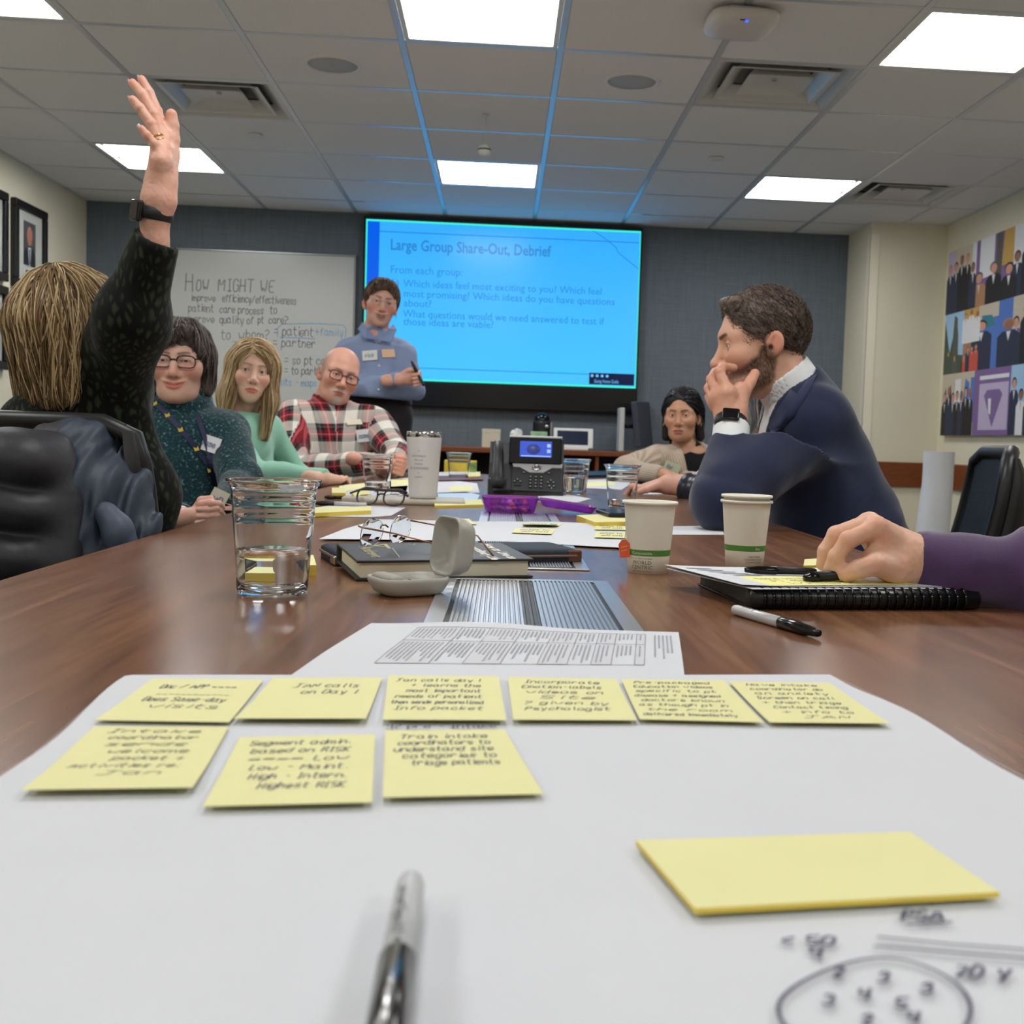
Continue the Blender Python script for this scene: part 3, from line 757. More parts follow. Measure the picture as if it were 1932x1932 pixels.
def note_writing(root, fn, lines, width=.0012, seed=1, x0=.1, y0=.1, h=.075, gap=.125, m=None, th=.0005, wmax=.78):
    """handwriting that follows the sheet: lines of (text, indent 0..1)"""
    rnd = random.Random(seed); b = MB()
    h = h*.86
    for k, (txt, ind) in enumerate(lines):
        st, wd = strokes(txt, .3, .22, rnd); hh = h/6.
        W_ = (fn(1, .5)-fn(0, .5)).length; H_ = (fn(.5, 1)-fn(.5, 0)).length
        sx_ = hh*H_/W_*1.75
        if wd*sx_ > wmax-ind: sx_ = (wmax-ind)/wd
        y = y0+gap*k
        for ps in st:
            q = []
            for p in ps: q.append(fn(min(.97, x0+ind+p.x*sx_), min(.97, y+h-p.y*hh))+Vector((0, 0, th)))
            n = len(q); vs = []; 
            for i in range(n):
                t_ = (q[min(i+1, n-1)]-q[max(i-1, 0)]); t_.z = 0; t_ = t_.normalized() if t_.length > 1e-9 else Vector((1, 0, 0)); nn = Vector((-t_.y, t_.x, 0))*width/2
                vs += [q[i]+nn, q[i]-nn]
            b.add(vs, [(2*i+1, 2*i+3, 2*i+2, 2*i) for i in range(n-1)])
    b.obj('handwriting', m or M_pen, root, True)

# big flip-chart sheet in the foreground
ca, cb = at_z(250, 1278), at_z(1565, 1277)
ux = (cb-ca).normalized(); uy = Vector((ux.y, -ux.x, 0)); W_ = (cb-ca).length
fc = [ca, cb, cb+uy*.80+ux*.012, ca+uy*.80-ux*.012]
def flip(u, v):
    p = (fc[0]*(1-u)+fc[1]*u)*(1-v)+(fc[3]*(1-u)+fc[2]*u)*v
    e = min(u, 1-u)
    lift = .0012+.0045*max(0, 1-e/.03)**2*(.5+.5*math.sin(v*23+u*4))*(v > .02)+.0011*(.5+.5*math.sin(9*u+5*v))*(.5+.5*math.sin(11*v-3*u))
    return Vector((p.x, p.y, TZ+lift))
root = thing('flip_chart_sheet', 'large white flip chart sheet in the foreground with sticky notes and pen sketches', 'paper', (ca+cb)/2+uy*.4)
sheet_mesh(flip, .0003, 40, 40).obj('sheet', M_paper, root, True)
FLZ = TZ+.0036
def fz(u, v): return at_z(u, v, FLZ)
def penlines(polys, width, nm='pen_sketch', m=M_pen):
    b = MB(); M = Matrix.Translation((0, 0, FLZ)); ink(b, [[Vector((p.x, p.y)) for p in ps] for ps in polys], M, width, 0); b.obj(nm, m, root, True)
def pxl(*pts): return [fz(*p) for p in pts]
penlines([pxl((1657, 1767), (1720, 1773), (1800, 1781), (1900, 1788), (1990, 1796))], .0013)
penlines([pxl((1650, 1785), (1740, 1792), (1830, 1800), (1930, 1808), (2000, 1815))], .0013)
bl = []
for k in range(41):
    a = 2*PI*k/40; bl.append((1650+172*math.cos(a)+10*math.cos(3*a), 1903+(96 if math.sin(a) < 0 else 110)*math.sin(a)+5*math.sin(2*a)))
bl = bl[20:]+bl[1:21]
penlines([pxl(*bl)], .0014, 'circled_group')
def fwrite(txt, u, v, u2, hpx, seed, width=.0014, nm='handwriting'):
    a, e = fz(u, v), fz(u2, v); up = fz(u, v-hpx)-a; ax = (e-a)
    rnd = random.Random(seed); st, wd = strokes(txt, .3, .15, rnd)
    penlines([[a+ax*(p.x/wd)+up*(p.y/6.) for p in ps] for ps in st], width, nm)
fwrite('PSA', 1700, 1736, 1788, 20, 5); penlines([pxl((1712, 1744), (1796, 1739))], .0013)
fwrite('< 50%', 1470, 1782, 1592, 16, 6); fwrite('4', 1528, 1806, 1552, 18, 7); fwrite('70 y', 1800, 1843, 1912, 22, 8)
for k, (ch, u, v) in enumerate((('2', 1570, 1845), ('3', 1656, 1853), ('3', 1738, 1875), ('3', 1553, 1897), ('4', 1618, 1885), ('5', 1690, 1903), ('2', 1625, 1934), ('4', 1712, 1930))): fwrite(ch, u, v, u+24, 20, 20+k)
fwrite('4? pre - Intake', 728, 1373, 940, 7, 9, .0011)

NOTES = [
 ([(287,1281),(497,1283),(432,1367),(178,1363)], [('Doc / APP ####', .12), ('____________', .16), ('Does Same-day', .1), ('visits', .2)], 'far left yellow sticky note in the back row, reading Doc / APP'),
 ([(515,1280),(721,1279),(690,1363),(441,1363)], [('JAN calls', .2), ('on Day 1', .3)], 'yellow sticky note reading Jan calls on Day 1, second in the back row'),
 ([(733,1275),(941,1277),(955,1363),(722,1362)], [('Jan calls day 1', .02), ('+ learns the', .15), ('most important', .12), ('needs of patient', .03), ('then sends personalized', 0.), ('Info packet', .03)], 'yellow sticky note filled with six lines, third in the back row'),
 ([(958,1278),(1163,1282),(1202,1363),(968,1362)], [('Incorporate', .1), ('Emotion-labels', .06), ('videos on', .08), ('Site', .2), ('? given by', .05), ('Psychologist', .06)], 'yellow sticky note reading Incorporate at its top, fourth in the back row'),
 ([(1172,1282),(1366,1284),(1441,1367),(1207,1361)], [('Pre-packaged', .05), ('Education videos', .03), ('specific to pt', .03), ('disease + assigned', 0.), ('doctors known', .04), ('as though pt in', 0.), ('the room', .04), ('delivered immediately', 0.)], 'yellow sticky note reading Pre-packaged at its top, fifth in the back row'),
 ([(1375,1286),(1565,1289),(1680,1369),(1452,1367)], [('Have intake', .08), ('coordinator do', .08), ('an anxiety', .08), ('Screen on call', .06), ('+ then triage', .06), ('Contact timing', .12), ('+ info to', .14), ('JAN', .28)], 'yellow sticky note at the far right end of the back row'),
 ([(178,1371),(432,1372),(363,1495),(40,1500)], [('Intake', .1), ('coordinator', .14), ('sends', .16), ('welcome', .22), ('packet +', .3), ('Activities re:', .06), ('Jan', .3)], 'yellow sticky note reading Intake at its top, left one of the front row'),
 ([(452,1392),(708,1386),(702,1519),(382,1527)], [('Segment admin.', .05), ('based on RISK', .08), ('#### Low', .08), ('Low - Maint.', .12), ('High - Intern.', .14), ('Highest RISK', .22)], 'yellow sticky note reading Segment at its top, middle one of the front row'),
 ([(727,1379),(952,1377),(1026,1503),(722,1510)], [('Train intake', .06), ('coordinators to', .05), ('understand site', .02), ('categories to', .08), ('triage patients', .14)], 'yellow sticky note with an empty lower half, right one of the front row'),
]
for k, (px, lines, lab) in enumerate(NOTES):
    c = [at_z(u, v, TZ+.0038) for u, v in px]
    r = thing('sticky_note', lab, 'sticky note', (c[0]+c[1]+c[2]+c[3])/4, 0, 'sticky notes on the flip chart sheet')
    fn = quad_surface(c, .0012 if k not in (1, 6) else .0022, .0003)
    sheet_mesh(fn, .0003).obj('note', M_note, r, True)
    nl = len(lines); 
    if nl > 6: note_writing(r, fn, lines, .0007, k+31, .05, .06, .07, .112)
    elif nl > 4: note_writing(r, fn, lines, .0008, k+31, .05, .08, .085, .128 if k != 8 else .105)
    else: note_writing(r, fn, lines, .00085, k+31, .05, .16, .11, .155)

def pad(px, z, th, lab, group=None, name='sticky_pad', cat='sticky pad', m=None, side=None):
    c = ccw([tuple(at_z(u, v, z+th))[:2] for u, v in px]); cx = sum(p[0] for p in c)/len(c); cy = sum(p[1] for p in c)/len(c)
    r = thing(name, lab, cat, (cx, cy, z), 0, group)
    b = MB(); plate(b, c, z, th, 0, 1); b.obj('sheet_stack', [m or M_note, side or M_noteside], r, True)
    return r
r = pad([(1200,1585),(1716,1569),(1886,1683),(1311,1714)], TZ+.0042, .0022, 'blank yellow sticky pad on the flip chart sheet in the right foreground')

# printed sheet with a table of text
c = [at_z(700, 1183), at_z(1280, 1200), at_z(1292, 1283), at_z(540, 1283)]
def prn(u, v):
    p = (c[0]*(1-u)+c[1]*u)*(1-v)+(c[3]*(1-u)+c[2]*u)*v
    return Vector((p.x, p.y, TZ+.0032+.004*max(0, 1-v*4)*math.sin(PI*min(1, u*1.4))**2 - .0024*max(0, v-.6)/.4))
r = thing('printed_sheet', 'white printed page with a shaded table under the edge of the flip chart sheet', 'paper', (c[0]+c[2])/2)
sheet_mesh(prn, .0003, 24, 16).obj('page', M_paper, r, True)
def pquad(b, u0, v0, u1, v1, lift, mi=0, n=6):
    b.grid(lambda u, v: prn(u0+(u1-u0)*u, v0+(v1-v0)*v)+Vector((0, 0, lift)), n, n, mi)
b = MB(); bands = [(.17, .31), (.40, .50), (.60, .68), (.745, .80), (.865, .892)]
for u0, u1 in bands: pquad(b, u0, .10, u1, .78, .0006)
b.obj('shaded_column', M_grey1, r, True); r.children[-1]['kind'] = 'stuff'
b = MB()
for u in (.17, .31, .40, .50, .60, .68, .745, .80, .865, .892): pquad(b, u-.0012, .10, u+.0012, .78, .0008, 0, 8)
for v in (.10, .36, .78): pquad(b, .17, v, .892, v+.006, .0008, 0, 12)
rnd = random.Random(5)
for u0, u1 in [(.17, .31), (.31, .40), (.40, .50), (.50, .60), (.60, .68), (.68, .745), (.745, .80), (.80, .865), (.865, .892), (.91, .985)]:
    k = u0+.010
    while k < u1-.008:
        ln = rnd.uniform(.2, .4)
        if u0 < .9:
            pquad(b, k, .13, k+.0045, .13+ln*.5, .0009, 1, 3); pquad(b, k, .40, k+.0045, .40+ln*.9, .0009, 1, 3)
        else: pquad(b, k, .12, k+.0045, .12+ln*1.6, .0009, 1, 3)
        k += .0125
b.obj('small_print', [mat('print_rule', (150, 152, 158), .7), M_grey2], r, True); r.children[-1]['kind'] = 'stuff'

# big sheet across the table behind the book
def loose(name, px, z, lab, cat='paper', m=None, th=.0004, group=None):
    p = [at_z(u, v, z) for u, v in px]; cc = ccw([(q.x, q.y) for q in p])
    r = thing(name, lab, cat, (sum(q[0] for q in cc)/len(cc), sum(q[1] for q in cc)/len(cc), z), 0, group)
    b = MB(); plate(b, cc, z, th); b.obj('sheet', m or M_paper, r, True); return r
Z1 = TZ+.003
loose('flip_chart_sheet', [(602,1017),(650,998),(715,980),(905,984),(1046,984.5),(1120,988),(1240,1003),(1225,1036),(1120,1031),(960,1022),(780,1019)], Z1, 'large white sheet lying across the table behind the black book')
for k, px in enumerate(([(832,979),(885,979),(900,991),(838,992)], [(990,987),(1062,988),(1050,996),(985,995)], [(973,997.5),(1048,998.5),(1040,1010),(965,1007)], [(1124,990),(1180,993),(1182,1002),(1122,1001)], [(1124,1003.5),(1180,1004.5),(1182,1018),(1121,1016)])):
    cc = [at_z(u, v, Z1+.0006) for u, v in px]
    r = thing('sticky_note', ['small yellow sticky note at the left end of the sheet behind the book', 'yellow sticky note lifted at its edge in the middle of the far sheet', 'yellow sticky note in the middle of the far sheet, the nearer of two', 'written yellow sticky note beside the tea cup, the farther of two', 'written yellow sticky note beside the tea cup, the nearer of two'][k], 'sticky note', (cc[0]+cc[2])/2, 0, 'sticky notes on the far sheet')
    fn = quad_surface(cc, .006 if k == 1 else .002, .001); sheet_mesh(fn).obj('note', M_note, r, True)
    if k: note_writing(r, fn, [('notes to', .05), ('self call', .1)], .002, k+60, .1, .15, .2, .35)
loose('paper_sheet', [(1268,993),(1362,992),(1366,1009),(1262,1009)], TZ+.0006, 'small white sheet on the table between the tea cup and the stacked cups')
loose('paper_sheet', [(560,962),(640,952),(765,958),(738,973),(700,976),(575,974)], TZ+.0006, 'white sheet with a curled edge under the yellow pad by the water cup')
pad([(588,957),(700,955),(700,963),(588,968)], TZ+.0012, .008, 'long yellow sticky pad lying on the white sheet by the water cup')
r = pad([(1088,972),(1160,969),(1192,972),(1192,984),(1122,985)], TZ, .012, 'thick yellow sticky pad with a black phone resting on it')
pz = TZ+.0125
def phone(px, z, lab, th=.009):
    c = [at_z(u, v, z+th) for u, v in px]; x = (c[1]-c[0]); y = (c[0]-c[3])
    t = thing('smartphone', lab, 'phone', (c[0]+c[2])/2-Vector((0, 0, th)))
    W_, H_ = .066, .135; ang = .12; t.rotation_euler = (0, 0, ang)
    b = MB(); b.box((-W_/2, -H_/2, 0), (W_/2, H_/2, th), .003, 2); b.obj('body', M_black, t)
    b = MB(); b.box((-W_/2+.003, -H_/2+.003, th-.0004), (W_/2-.003, H_/2-.003, th+.0004)); b.obj('glass_screen', M_blackgloss, t); return t
phone([(1136,961),(1188,958),(1192,968),(1134,968)], pz, 'black phone lying on the thick yellow pad behind the tea cup')

# far end of the table: papers, pads, folders
M_blue = mat('pale_blue_paper', (190, 214, 240), .7); M_folder = mat('maroon_folder', (92, 48, 50), .5)
loose('paper_sheet', [(650,915),(735,907),(770,915),(765,934),(640,936)], TZ+.0006, 'white sheet under the clear cup in front of the plaid shirt')
loose('note_paper', [(640,917),(700,910),(712,920),(640,928)], TZ+.0012, 'pale yellow sheet left of the clear cup', m=mat('pale_yellow_paper', (236, 232, 176), .7))
pad([(626,920),(652,920),(652,930),(626,930)], TZ, .012, 'small yellow sticky pad at the left of the clear cup, on edge of the sheet')
pad([(664,928),(694,925),(698,934),(668,936)], TZ+.0008, .008, 'small yellow sticky pad just left of the clear cup base')
loose('paper_sheet', [(735,903),(800,900),(900,912),(905,930),(735,932)], TZ+.0006, 'large white sheet behind the white tumbler')
loose('sticky_note', [(848,918),(890,917),(892,926),(850,927)], TZ+.0012, 'yellow sticky note on the white sheet right of the tumbler', 'sticky note', M_note)
loose('note_paper', [(738,905),(770,903),(772,916),(738,918)], TZ+.0012, 'pale yellow sheet just left of the white tumbler', m=mat('pale_yellow_paper'))
loose('paper_sheet', [(826,930),(880,928),(905,934),(900,944),(826,943)], TZ+.0006, 'pale blue sheet right of the white tumbler', m=M_blue)
pad([(820,944),(908,942),(912,952),(820,954)], TZ, .006, 'flat yellow pad right of the white tumbler base')
loose('folder', [(826,898),(905,897),(912,906),(826,908)], TZ+.003, 'maroon folder near the far end of the table', 'folder', M_folder, .004)
loose('paper_sheet', [(826,891),(900,889),(908,896),(826,898)], TZ+.0075, 'white papers on top of the maroon folder', m=None)
loose('paper_sheet', [(1092,906),(1165,903),(1200,911),(1172,924),(1088,920)], TZ+.0006, 'white sheet at the right of the desk phone')
loose('note_paper', [(1098,910),(1150,908),(1158,916),(1098,918)], TZ+.0012, 'yellowish note sheet lying right of the desk phone', m=mat('pale_yellow_paper'))
loose('paper_sheet', [(1005,937),(1075,934),(1115,941),(1090,948),(1010,946)], TZ+.0006, 'white sheet between the phone and the purple lid')
loose('paper_sheet', [(1205,926),(1258,926),(1262,932),(1205,933)], TZ+.0006, 'narrow white slip beside the resting forearm')
loose('clipboard', [(1092,894),(1155,892),(1160,900),(1092,902)], TZ+.0005, 'black clipboard near the far right end of the table', 'clipboard', M_black, .012)
# yellow box and carton near the far end
p = at_z(868, 893); t = thing('tissue_box', 'yellow printed box behind the far clear cup', 'box', p)
b = MB(); b.box((-.075, 0, 0), (.075, .11, .06), .002); b.obj('carton', mat('yellow_carton', (226, 196, 70), .6, var=(20, .2)), t)
b = MB(); b.box((.045, -.001, .008), (.0755, .1, .052), .001); b.obj('printed_end', mat('carton_print', (120, 150, 90), .6, var=(40, .6)), t)
pad([(880,892),(906,890),(906,898),(884,899)], TZ+.008, .006, 'small yellow pad right of the yellow box')
p = at_z(812, 895); t = thing('paper_cup', 'small beige paper cup partly behind the white tumbler', 'cup', p, group=None)
b = MB(); b.lathe([(0, .001), (.028, .001), (.036, .09), (.038, .093), (.036, .093), (.027, .006), (0, .006)], 24); b.obj('cup_wall', mat('cup_beige', (226, 216, 200), .5), t)
# ================================================================ FURNITURE ALONG THE WALLS
zt_c = .866
cr = thing('credenza', 'long cherry wood credenza with open dark shelves under the television', 'cabinet', (.3, 7.6, 0))
x0_, x1_, yf_, yb_ = -.98, 1.72, 7.34, YB-.001
b = MB(); b.box((x0_, yf_, zt_c-.035), (x1_, yb_, zt_c), .006, 2); b.obj('worktop', M_darkwood, cr, True)
b = MB(); b.box((x0_+.02, yb_-.02, .08), (x1_-.02, yb_, zt_c-.035)); b.obj('back_panel', M_black, cr, True)
for k in range(6):
    xx = x0_+.02+(x1_-x0_-.06)*k/5; b = MB(); b.box((xx, yf_+.02, .08), (xx+.022, yb_-.021, zt_c-.036)); b.obj('upright', M_darkwood, cr, True)
b = MB(); b.box((x0_+.02, yf_+.025, .0), (x1_-.02, yb_-.03, .08)); b.obj('plinth', M_black, cr, True)
for k in range(5):
    xa, xb = x0_+.043+(x1_-x0_-.06)*k/5, x0_+.019+(x1_-x0_-.06)*(k+1)/5
    b = MB(); b.box((xa, yf_+.03, .60), (xb, yb_-.021, .62)); b.obj('shelf', M_darkwood, cr, True)
    b = MB(); b.box((xa, yf_+.018, .085), (xb, yf_+.036, .595), .002); d_ = b.obj('door', M_darkwood, cr, True)
    b = MB(); b.tube([(xb-.04, yf_+.018, .5), (xb-.04, yf_+.006, .5), (xb-.04, yf_+.006, .4), (xb-.04, yf_+.018, .4)], .004, 8); b.obj('handle', M_steel, d_, True)
def on_c(u, y): 
    return Vector((at_y(u, 850, y).x, y, zt_c))
p = on_c(1081, 7.45); t = thing('touch_panel', 'white framed touch panel with a dark screen on the credenza', 'touch panel', p, -.02)
M = Matrix.Rotation(-.22, 4, 'X') @ Matrix.Translation((0, 0, .012))
b = MB(); b.box((-.132, -.012, 0), (.132, .012, .135), .006, 2, mtx=M); b.obj('bezel', M_white, t)
b = MB(); b.box((-.107, -.0135, .022), (.098, -.012, .116), mtx=M); b.obj('screen', mat('panel_screen', (28, 40, 64), .2), t)
b = MB(); b.box((-.1, -.02, 0), (.1, .06, .014), .003); b.obj('stand', M_white, t)
p = on_c(1021, 7.55); t = thing('camera_speaker', 'black video conference unit with a domed top on the credenza', 'camera', p)
b = MB(); b.lathe([(0, 0), (.062, 0), (.064, .01), (.06, .17), (.057, .19), (0, .19)], 32); b.obj('body', M_black, t)
b = MB(); b.lathe([(.05, .19), (.048, .215), (.034, .236), (.0, .246)], 32); b.obj('dome', M_blackgloss, t)
b = MB(); b.lathe([(0, .001), (.014, .001), (.014, -.004), (0, -.004)], 20, mtx=Matrix.Translation((.03, -.056, .15)) @ Matrix.Rotation(PI/2, 4, 'X')); b.obj('lens', M_steel, t)
b = MB(); b.box((.052, -.03, .02), (.072, .03, .18), .004); b.obj('side_grip', M_steel, t)
p = on_c(1016, 7.40); t = thing('tissue_box', 'small green printed tissue box on the credenza in front of the camera', 'box', p)
b = MB(); b.box((-.055, -.02, 0), (.055, .06, .115), .002); b.obj('carton', mat('green_carton', (150, 190, 150), .6, var=(30, .3)), t)
p = on_c(972, 7.42); t = thing('paper_towel', 'crumpled white paper towel on the credenza behind the phone', 'paper towel', p)
def crum(P, p=p): return ell(P, (p.x, p.y, p.z+.065), (.05, .04, .068))+.012*(1-2*np.abs(vnoise(P*30)))
DEFER = [(t, crum, p)]
p = on_c(926, 7.42); t = thing('carton', 'small beige carton on the credenza behind the phone handset', 'box', p)
b = MB(); b.box((-.06, -.03, 0), (.06, .05, .12), .002); b.obj('carton', mat('beige_carton', (206, 196, 176), .7), t); b = MB(); b.box((-.061, -.031, .095), (.061, .051, .122), .002); b.obj('lid', mat('beige_carton'), t)
p = on_c(1180, 7.35); t = thing('monitor', 'dark computer monitor turned sideways on a pale stand at the right of the credenza', 'monitor', p)
b = MB(); Mm = Matrix.Translation((.085, .0, .0)) @ Matrix.Rotation(.16, 4, 'Y') @ Matrix.Rotation(.14, 4, 'Z'); b.box((-.02, -.0, .03), (.022, .5, .335), .008, 2, mtx=Matrix.Translation((.085, .02, 0)) @ Matrix.Rotation(-.12, 4, 'Y') @ Matrix.Rotation(-.30, 4, 'Z')); b.obj('panel', mat('monitor_back', (58, 62, 74), .5), t)
b = MB(); b.box((-.05, .10, 0), (.14, .34, .012), .004); b.obj('foot', M_steel, t)
b = MB(); b.box((-.045, .0, 0), (-.012, .16, .29), .006, 2); b.obj('pale_side_panel', mat('pale_grey_plastic', (188, 188, 186), .5), t)
b = MB(); b.tube([(-.02, .12, .17), (.09, .12, .17)], .014, 10); b.obj('bracket', M_black, t)

# roll of paper and a bag by the right wall
pr0 = at_y(1772, 852, 6.0); t = thing('paper_roll', 'tall loosely rolled white flip chart paper standing by the right wall', 'paper roll', (pr0.x, 6.0, 0))
def rollf(u, v):
    a = 2*PI*u; z = pr0.z*v; flare = max(0, .82-v); r = .082+.05*flare*(.5-.5*math.cos(a-.3))+.012*flare*math.sin(3*a+5*v)
    return (r*math.cos(a)-.05*flare, r*math.sin(a)-.02*flare, z)
b = MB(); b.grid(rollf, 40, 16, wrap=True); b.grid(lambda u, v: tuple(c*.975 if k < 2 else c for k, c in enumerate(rollf(1-u, v))), 40, 16, wrap=True); b.obj('outer_sheet', M_paper, t)
b = MB(); b.grid(lambda u, v: ((.012+.06*u)*math.cos(9*u+1), (.012+.06*u)*math.sin(9*u+1), pr0.z*(.02+.965*v)), 60, 6); b.obj('inner_coil', M_paper, t)
# ================================================================ THINGS ON THE TABLE
M_clear = mat('clear_plastic', (250, 252, 253), .02, trans=1, ior=1.22, spec=.5)
M_water = mat('water', (250, 253, 255), 0., trans=1, ior=1.33)
def clear_cup(loc, lab, h=.12, rt=.0465, rb=.031, water=None, scale=1., rotz=0.):
    t = thing('plastic_cup', lab, 'cup', loc, rotz, 'clear plastic cups on the table'); t.scale = (scale,)*3
    def rad(z): return rb+(rt-.0035-rb)*(z/h)**.92
    pr = [(0, .0035), (rb-.006, .0032), (rb-.003, .0004), (rb, .001)]
    for z in np.linspace(.008, h*.60, 8): pr.append((rad(z)+(.0006 if z < .012 else 0), z))
    for z0 in (.66, .80): pr += [(rad(h*z0)-.0001, h*z0), (rad(h*z0)+.0007, h*(z0+.015)), (rad(h*z0)+.0007, h*(z0+.035)), (rad(h*(z0+.06)), h*(z0+.06))]
    pr += [(rt-.003, h*.945), (rt-.0015, h*.95), (rt-.0012, h-.003), (rt+.0013, h-.0022), (rt+.0016, h-.001), (rt+.001, h)]
    pr += [(rt-.0022, h-.0004), (rt-.0026, h*.945)]
    for z in np.linspace(h*.9, .0075, 10): pr.append((rad(z)-.0011, z))
    pr += [(rb-.006, .0043), (0, .0046)]
    b = MB(); b.lathe(pr, 64); b.obj('cup_wall', M_clear, t)
    if water:
        pw = [(0, .00475), (rb-.006, .0045), (rb-.0014, .0078)]+[(rad(z)-.0013, z) for z in np.linspace(.01, water, 5)]+[(0, water)]
        b = MB(); b.lathe(pw, 64); b.obj('water', M_water, t)
    return t
clear_cup(at_z(514, 1120), 'large clear plastic cup half full of water in the left foreground', .121, .0478, .0355, .047)
clear_cup(at_z(711, 927), 'clear plastic cup with cloudy drink left of the white tumbler', .112, .05, .034, .03)
clear_cup(at_z(865, 903), 'clear plastic cup in front of the yellow box near the far end', .107, .054, .037)
clear_cup(at_z(1084, 931), 'clear plastic cup with water right of the desk phone', .112, .051, .036, .06)
clear_cup(at_z(1172, 957), 'clear plastic cup with a little water by the resting forearm', .112, .049, .034, .02)
b = MB(); b.tube([(0, 0, .006), (.012, .01, .06), (.02, .016, .112)], .0022, 8)
p = at_z(725, 927); t = thing('stirrer', 'dark drink stirrer standing in the cup left of the tumbler', 'stirrer', p); b.obj('stick', mat('stirrer_dark', (44, 56, 66), .3), t)

# paper cups
M_cup = mat('paper_cup_ivory', (232, 228, 214), .5, var=(30, .01))
M_green = mat('cup_green', (84, 142, 60), .5); M_cupink = mat('cup_ink', (110, 120, 96), .5)
def paper_cup(loc, lab, rotz, text=True, z=0.):
    t = thing('paper_cup', lab, 'cup', loc, rotz, 'white paper cups with a green band')
    h, rb, rt = .0945, .0265, .0345
    rad = lambda zz: rb+(rt-rb)*zz/h
    pr = [(0, .006), (rb-.002, .006), (rb-.001, 0), (rb, 0)]+[(rad(q), q) for q in (.02, .05, .08, h-.004)]+[(rt+.0022, h-.0035), (rt+.003, h-.0015), (rt+.0022, h+.0003), (rt+.0005, h), (rt-.0008, h-.004)]+[(rad(q)-.001, q) for q in (.08, .05, .02, .0075)]+[(0, .0075)]
    b = MB(); b.lathe(pr, 56); b.obj('cup_wall', M_cup, t)
    b = MB(); b.lathe([(rad(.0235)+.0002, .0235), (rad(.0315)+.0003, .0315)], 56); b.obj('green_band', M_green, t)
    def around(mb, txt, z0, size, a0, bold=0.):
        q = MB(); type_mb(q, txt, Matrix.Identity(4), 0, 0, size, 'CENTER', bold)
        for (x, y, _) in q.v:
            zz = z0+y; a = a0+x/rad(zz); r = rad(zz)+.0004; mb.v.append((r*math.cos(a), r*math.sin(a), zz))
        k = len(mb.v)-len(q.v); mb.f += [tuple(i+k for i in f) for f in q.f]; mb.m += q.m; mb.sm += q.sm
    lines = [('Compostable', .0255, .0052, .0, M_cup), ('WORLD', .0125, .0072, 0, M_cupink), ('CENTRIC', .0062, .0072, 0, M_cupink), ('zero waste solutions', .0028, .003, 0, M_cupink), ('hot cup made from plants', .0195, .0028, 0, M_cupink)] if text else [('8oz', .0255, .0052, .45, M_cup), ('CAUTION', .0145, .004, .3, M_cupink), ('CONTENTS HOT', .0105, .0036, .3, M_cupink), ('COMPOSTABLE', .0068, .0036, .3, M_cupink)]
    for txt, z0, s, da, m in lines:
        b = MB(); around(b, txt, z0, s, -PI/2+da); b.obj('lettering', m, t)
    return t
p = at_z(1222, 1079); tea = paper_cup(p, 'paper cup with an orange tea tag hanging from its rim', -.45)
t = thing('tea_bag_tag', 'orange paper tea tag hanging on a string beside the paper cup', 'tea tag', p, 0)
tp = at_y(1178, 1035, p.y-.012)-p
b = MB(); M = frame((tp.x, tp.y, tp.z), (1, -.25, .12), (-.2, -1, .1)); b.prism([(-.0065, -.012), (.0065, -.012), (.0075, .006), (.003, .0115), (-.003, .0115), (-.0075, .006)], -.0003, .0003, 0, M); b.obj('tag', mat('tag_orange', (228, 96, 52), .5), t)
b = MB(); rim = at_y(1188, 952, p.y-.006)-p
b.tube([rim+Vector((.004, .003, 0)), rim, (tp+rim)/2+Vector((-.001, 0, 0)), tp+Vector((0, 0, .011))], .0005, 5); b.obj('string', M_paper, t)
b = MB(); M2 = M @ Matrix.Translation((0, 0, .0006)); ink(b, [[Vector((-.004, .002)), Vector((.004, .003))], [Vector((-.004, -.003)), Vector((.003, -.002))]], M2, .0012); b.obj('tag_print', mat('tag_print', (240, 160, 120), .5), t)
p = at_z(1404, 1068); paper_cup(p, 'lower one of the two stacked paper cups on the right', .0, False)
up = thing('paper_cup', 'upper one of the two stacked paper cups, only its rim showing', 'cup', p+Vector((0, 0, .0075)), 0, 'white paper cups with a green band')
h, rb, rt = .0945, .0255, .0338
b = MB(); pr = [(0, .002), (rb-.0012, .002), (rb-.0012, 0.001)]+[(rb-.0008+(rt-rb)*q/h, q) for q in (.02, .05, .08, h-.004)]+[(rt+.0022, h-.0035), (rt+.003, h-.0015), (rt+.0022, h+.0003), (rt+.0005, h), (rt-.0012, h-.004)]+[(rb-.0018+(rt-rb)*q/h, q) for q in (.08, .05, .02, .004)]+[(0, .004)]
b.lathe(pr, 56); b.obj('cup_wall', M_cup, up)

# white tumbler on a grey tablet
pA = at_z(797, 951)
t = thing('tablet', 'flat beige tablet case lying under the white tumbler', 'tablet', (pA.x+.005, pA.y+.02, TZ), .05)
b = MB(); b.box((-.15, -.075, 0), (.1, .085, .0135), .005, 2); b.obj('case', mat('beige_case', (186, 180, 164), .5), t)
tz = TZ+.0137
t = thing('tumbler', 'tall white tumbler with a steel rim and printed lines', 'tumbler', (pA.x, pA.y+.01, tz))
pr = [(0, .002), (.032, .001), (.035, .004), (.0355, .01), (.0405, .1), (.0437, .152)]
b = MB(); b.lathe(pr+[(.0437, .1535), (.041, .1535), (.031, .02), (0, .02)], 56); b.obj('body', mat('tumbler_white', (216, 214, 214), .45, bump=(700, .1, .001)), t)
b = MB(); b.lathe([(.0436, .1536), (.0442, .156), (.0442, .166), (.043, .168), (.0415, .166), (.0412, .1536)], 56); b.obj('steel_rim', M_chrome, t)
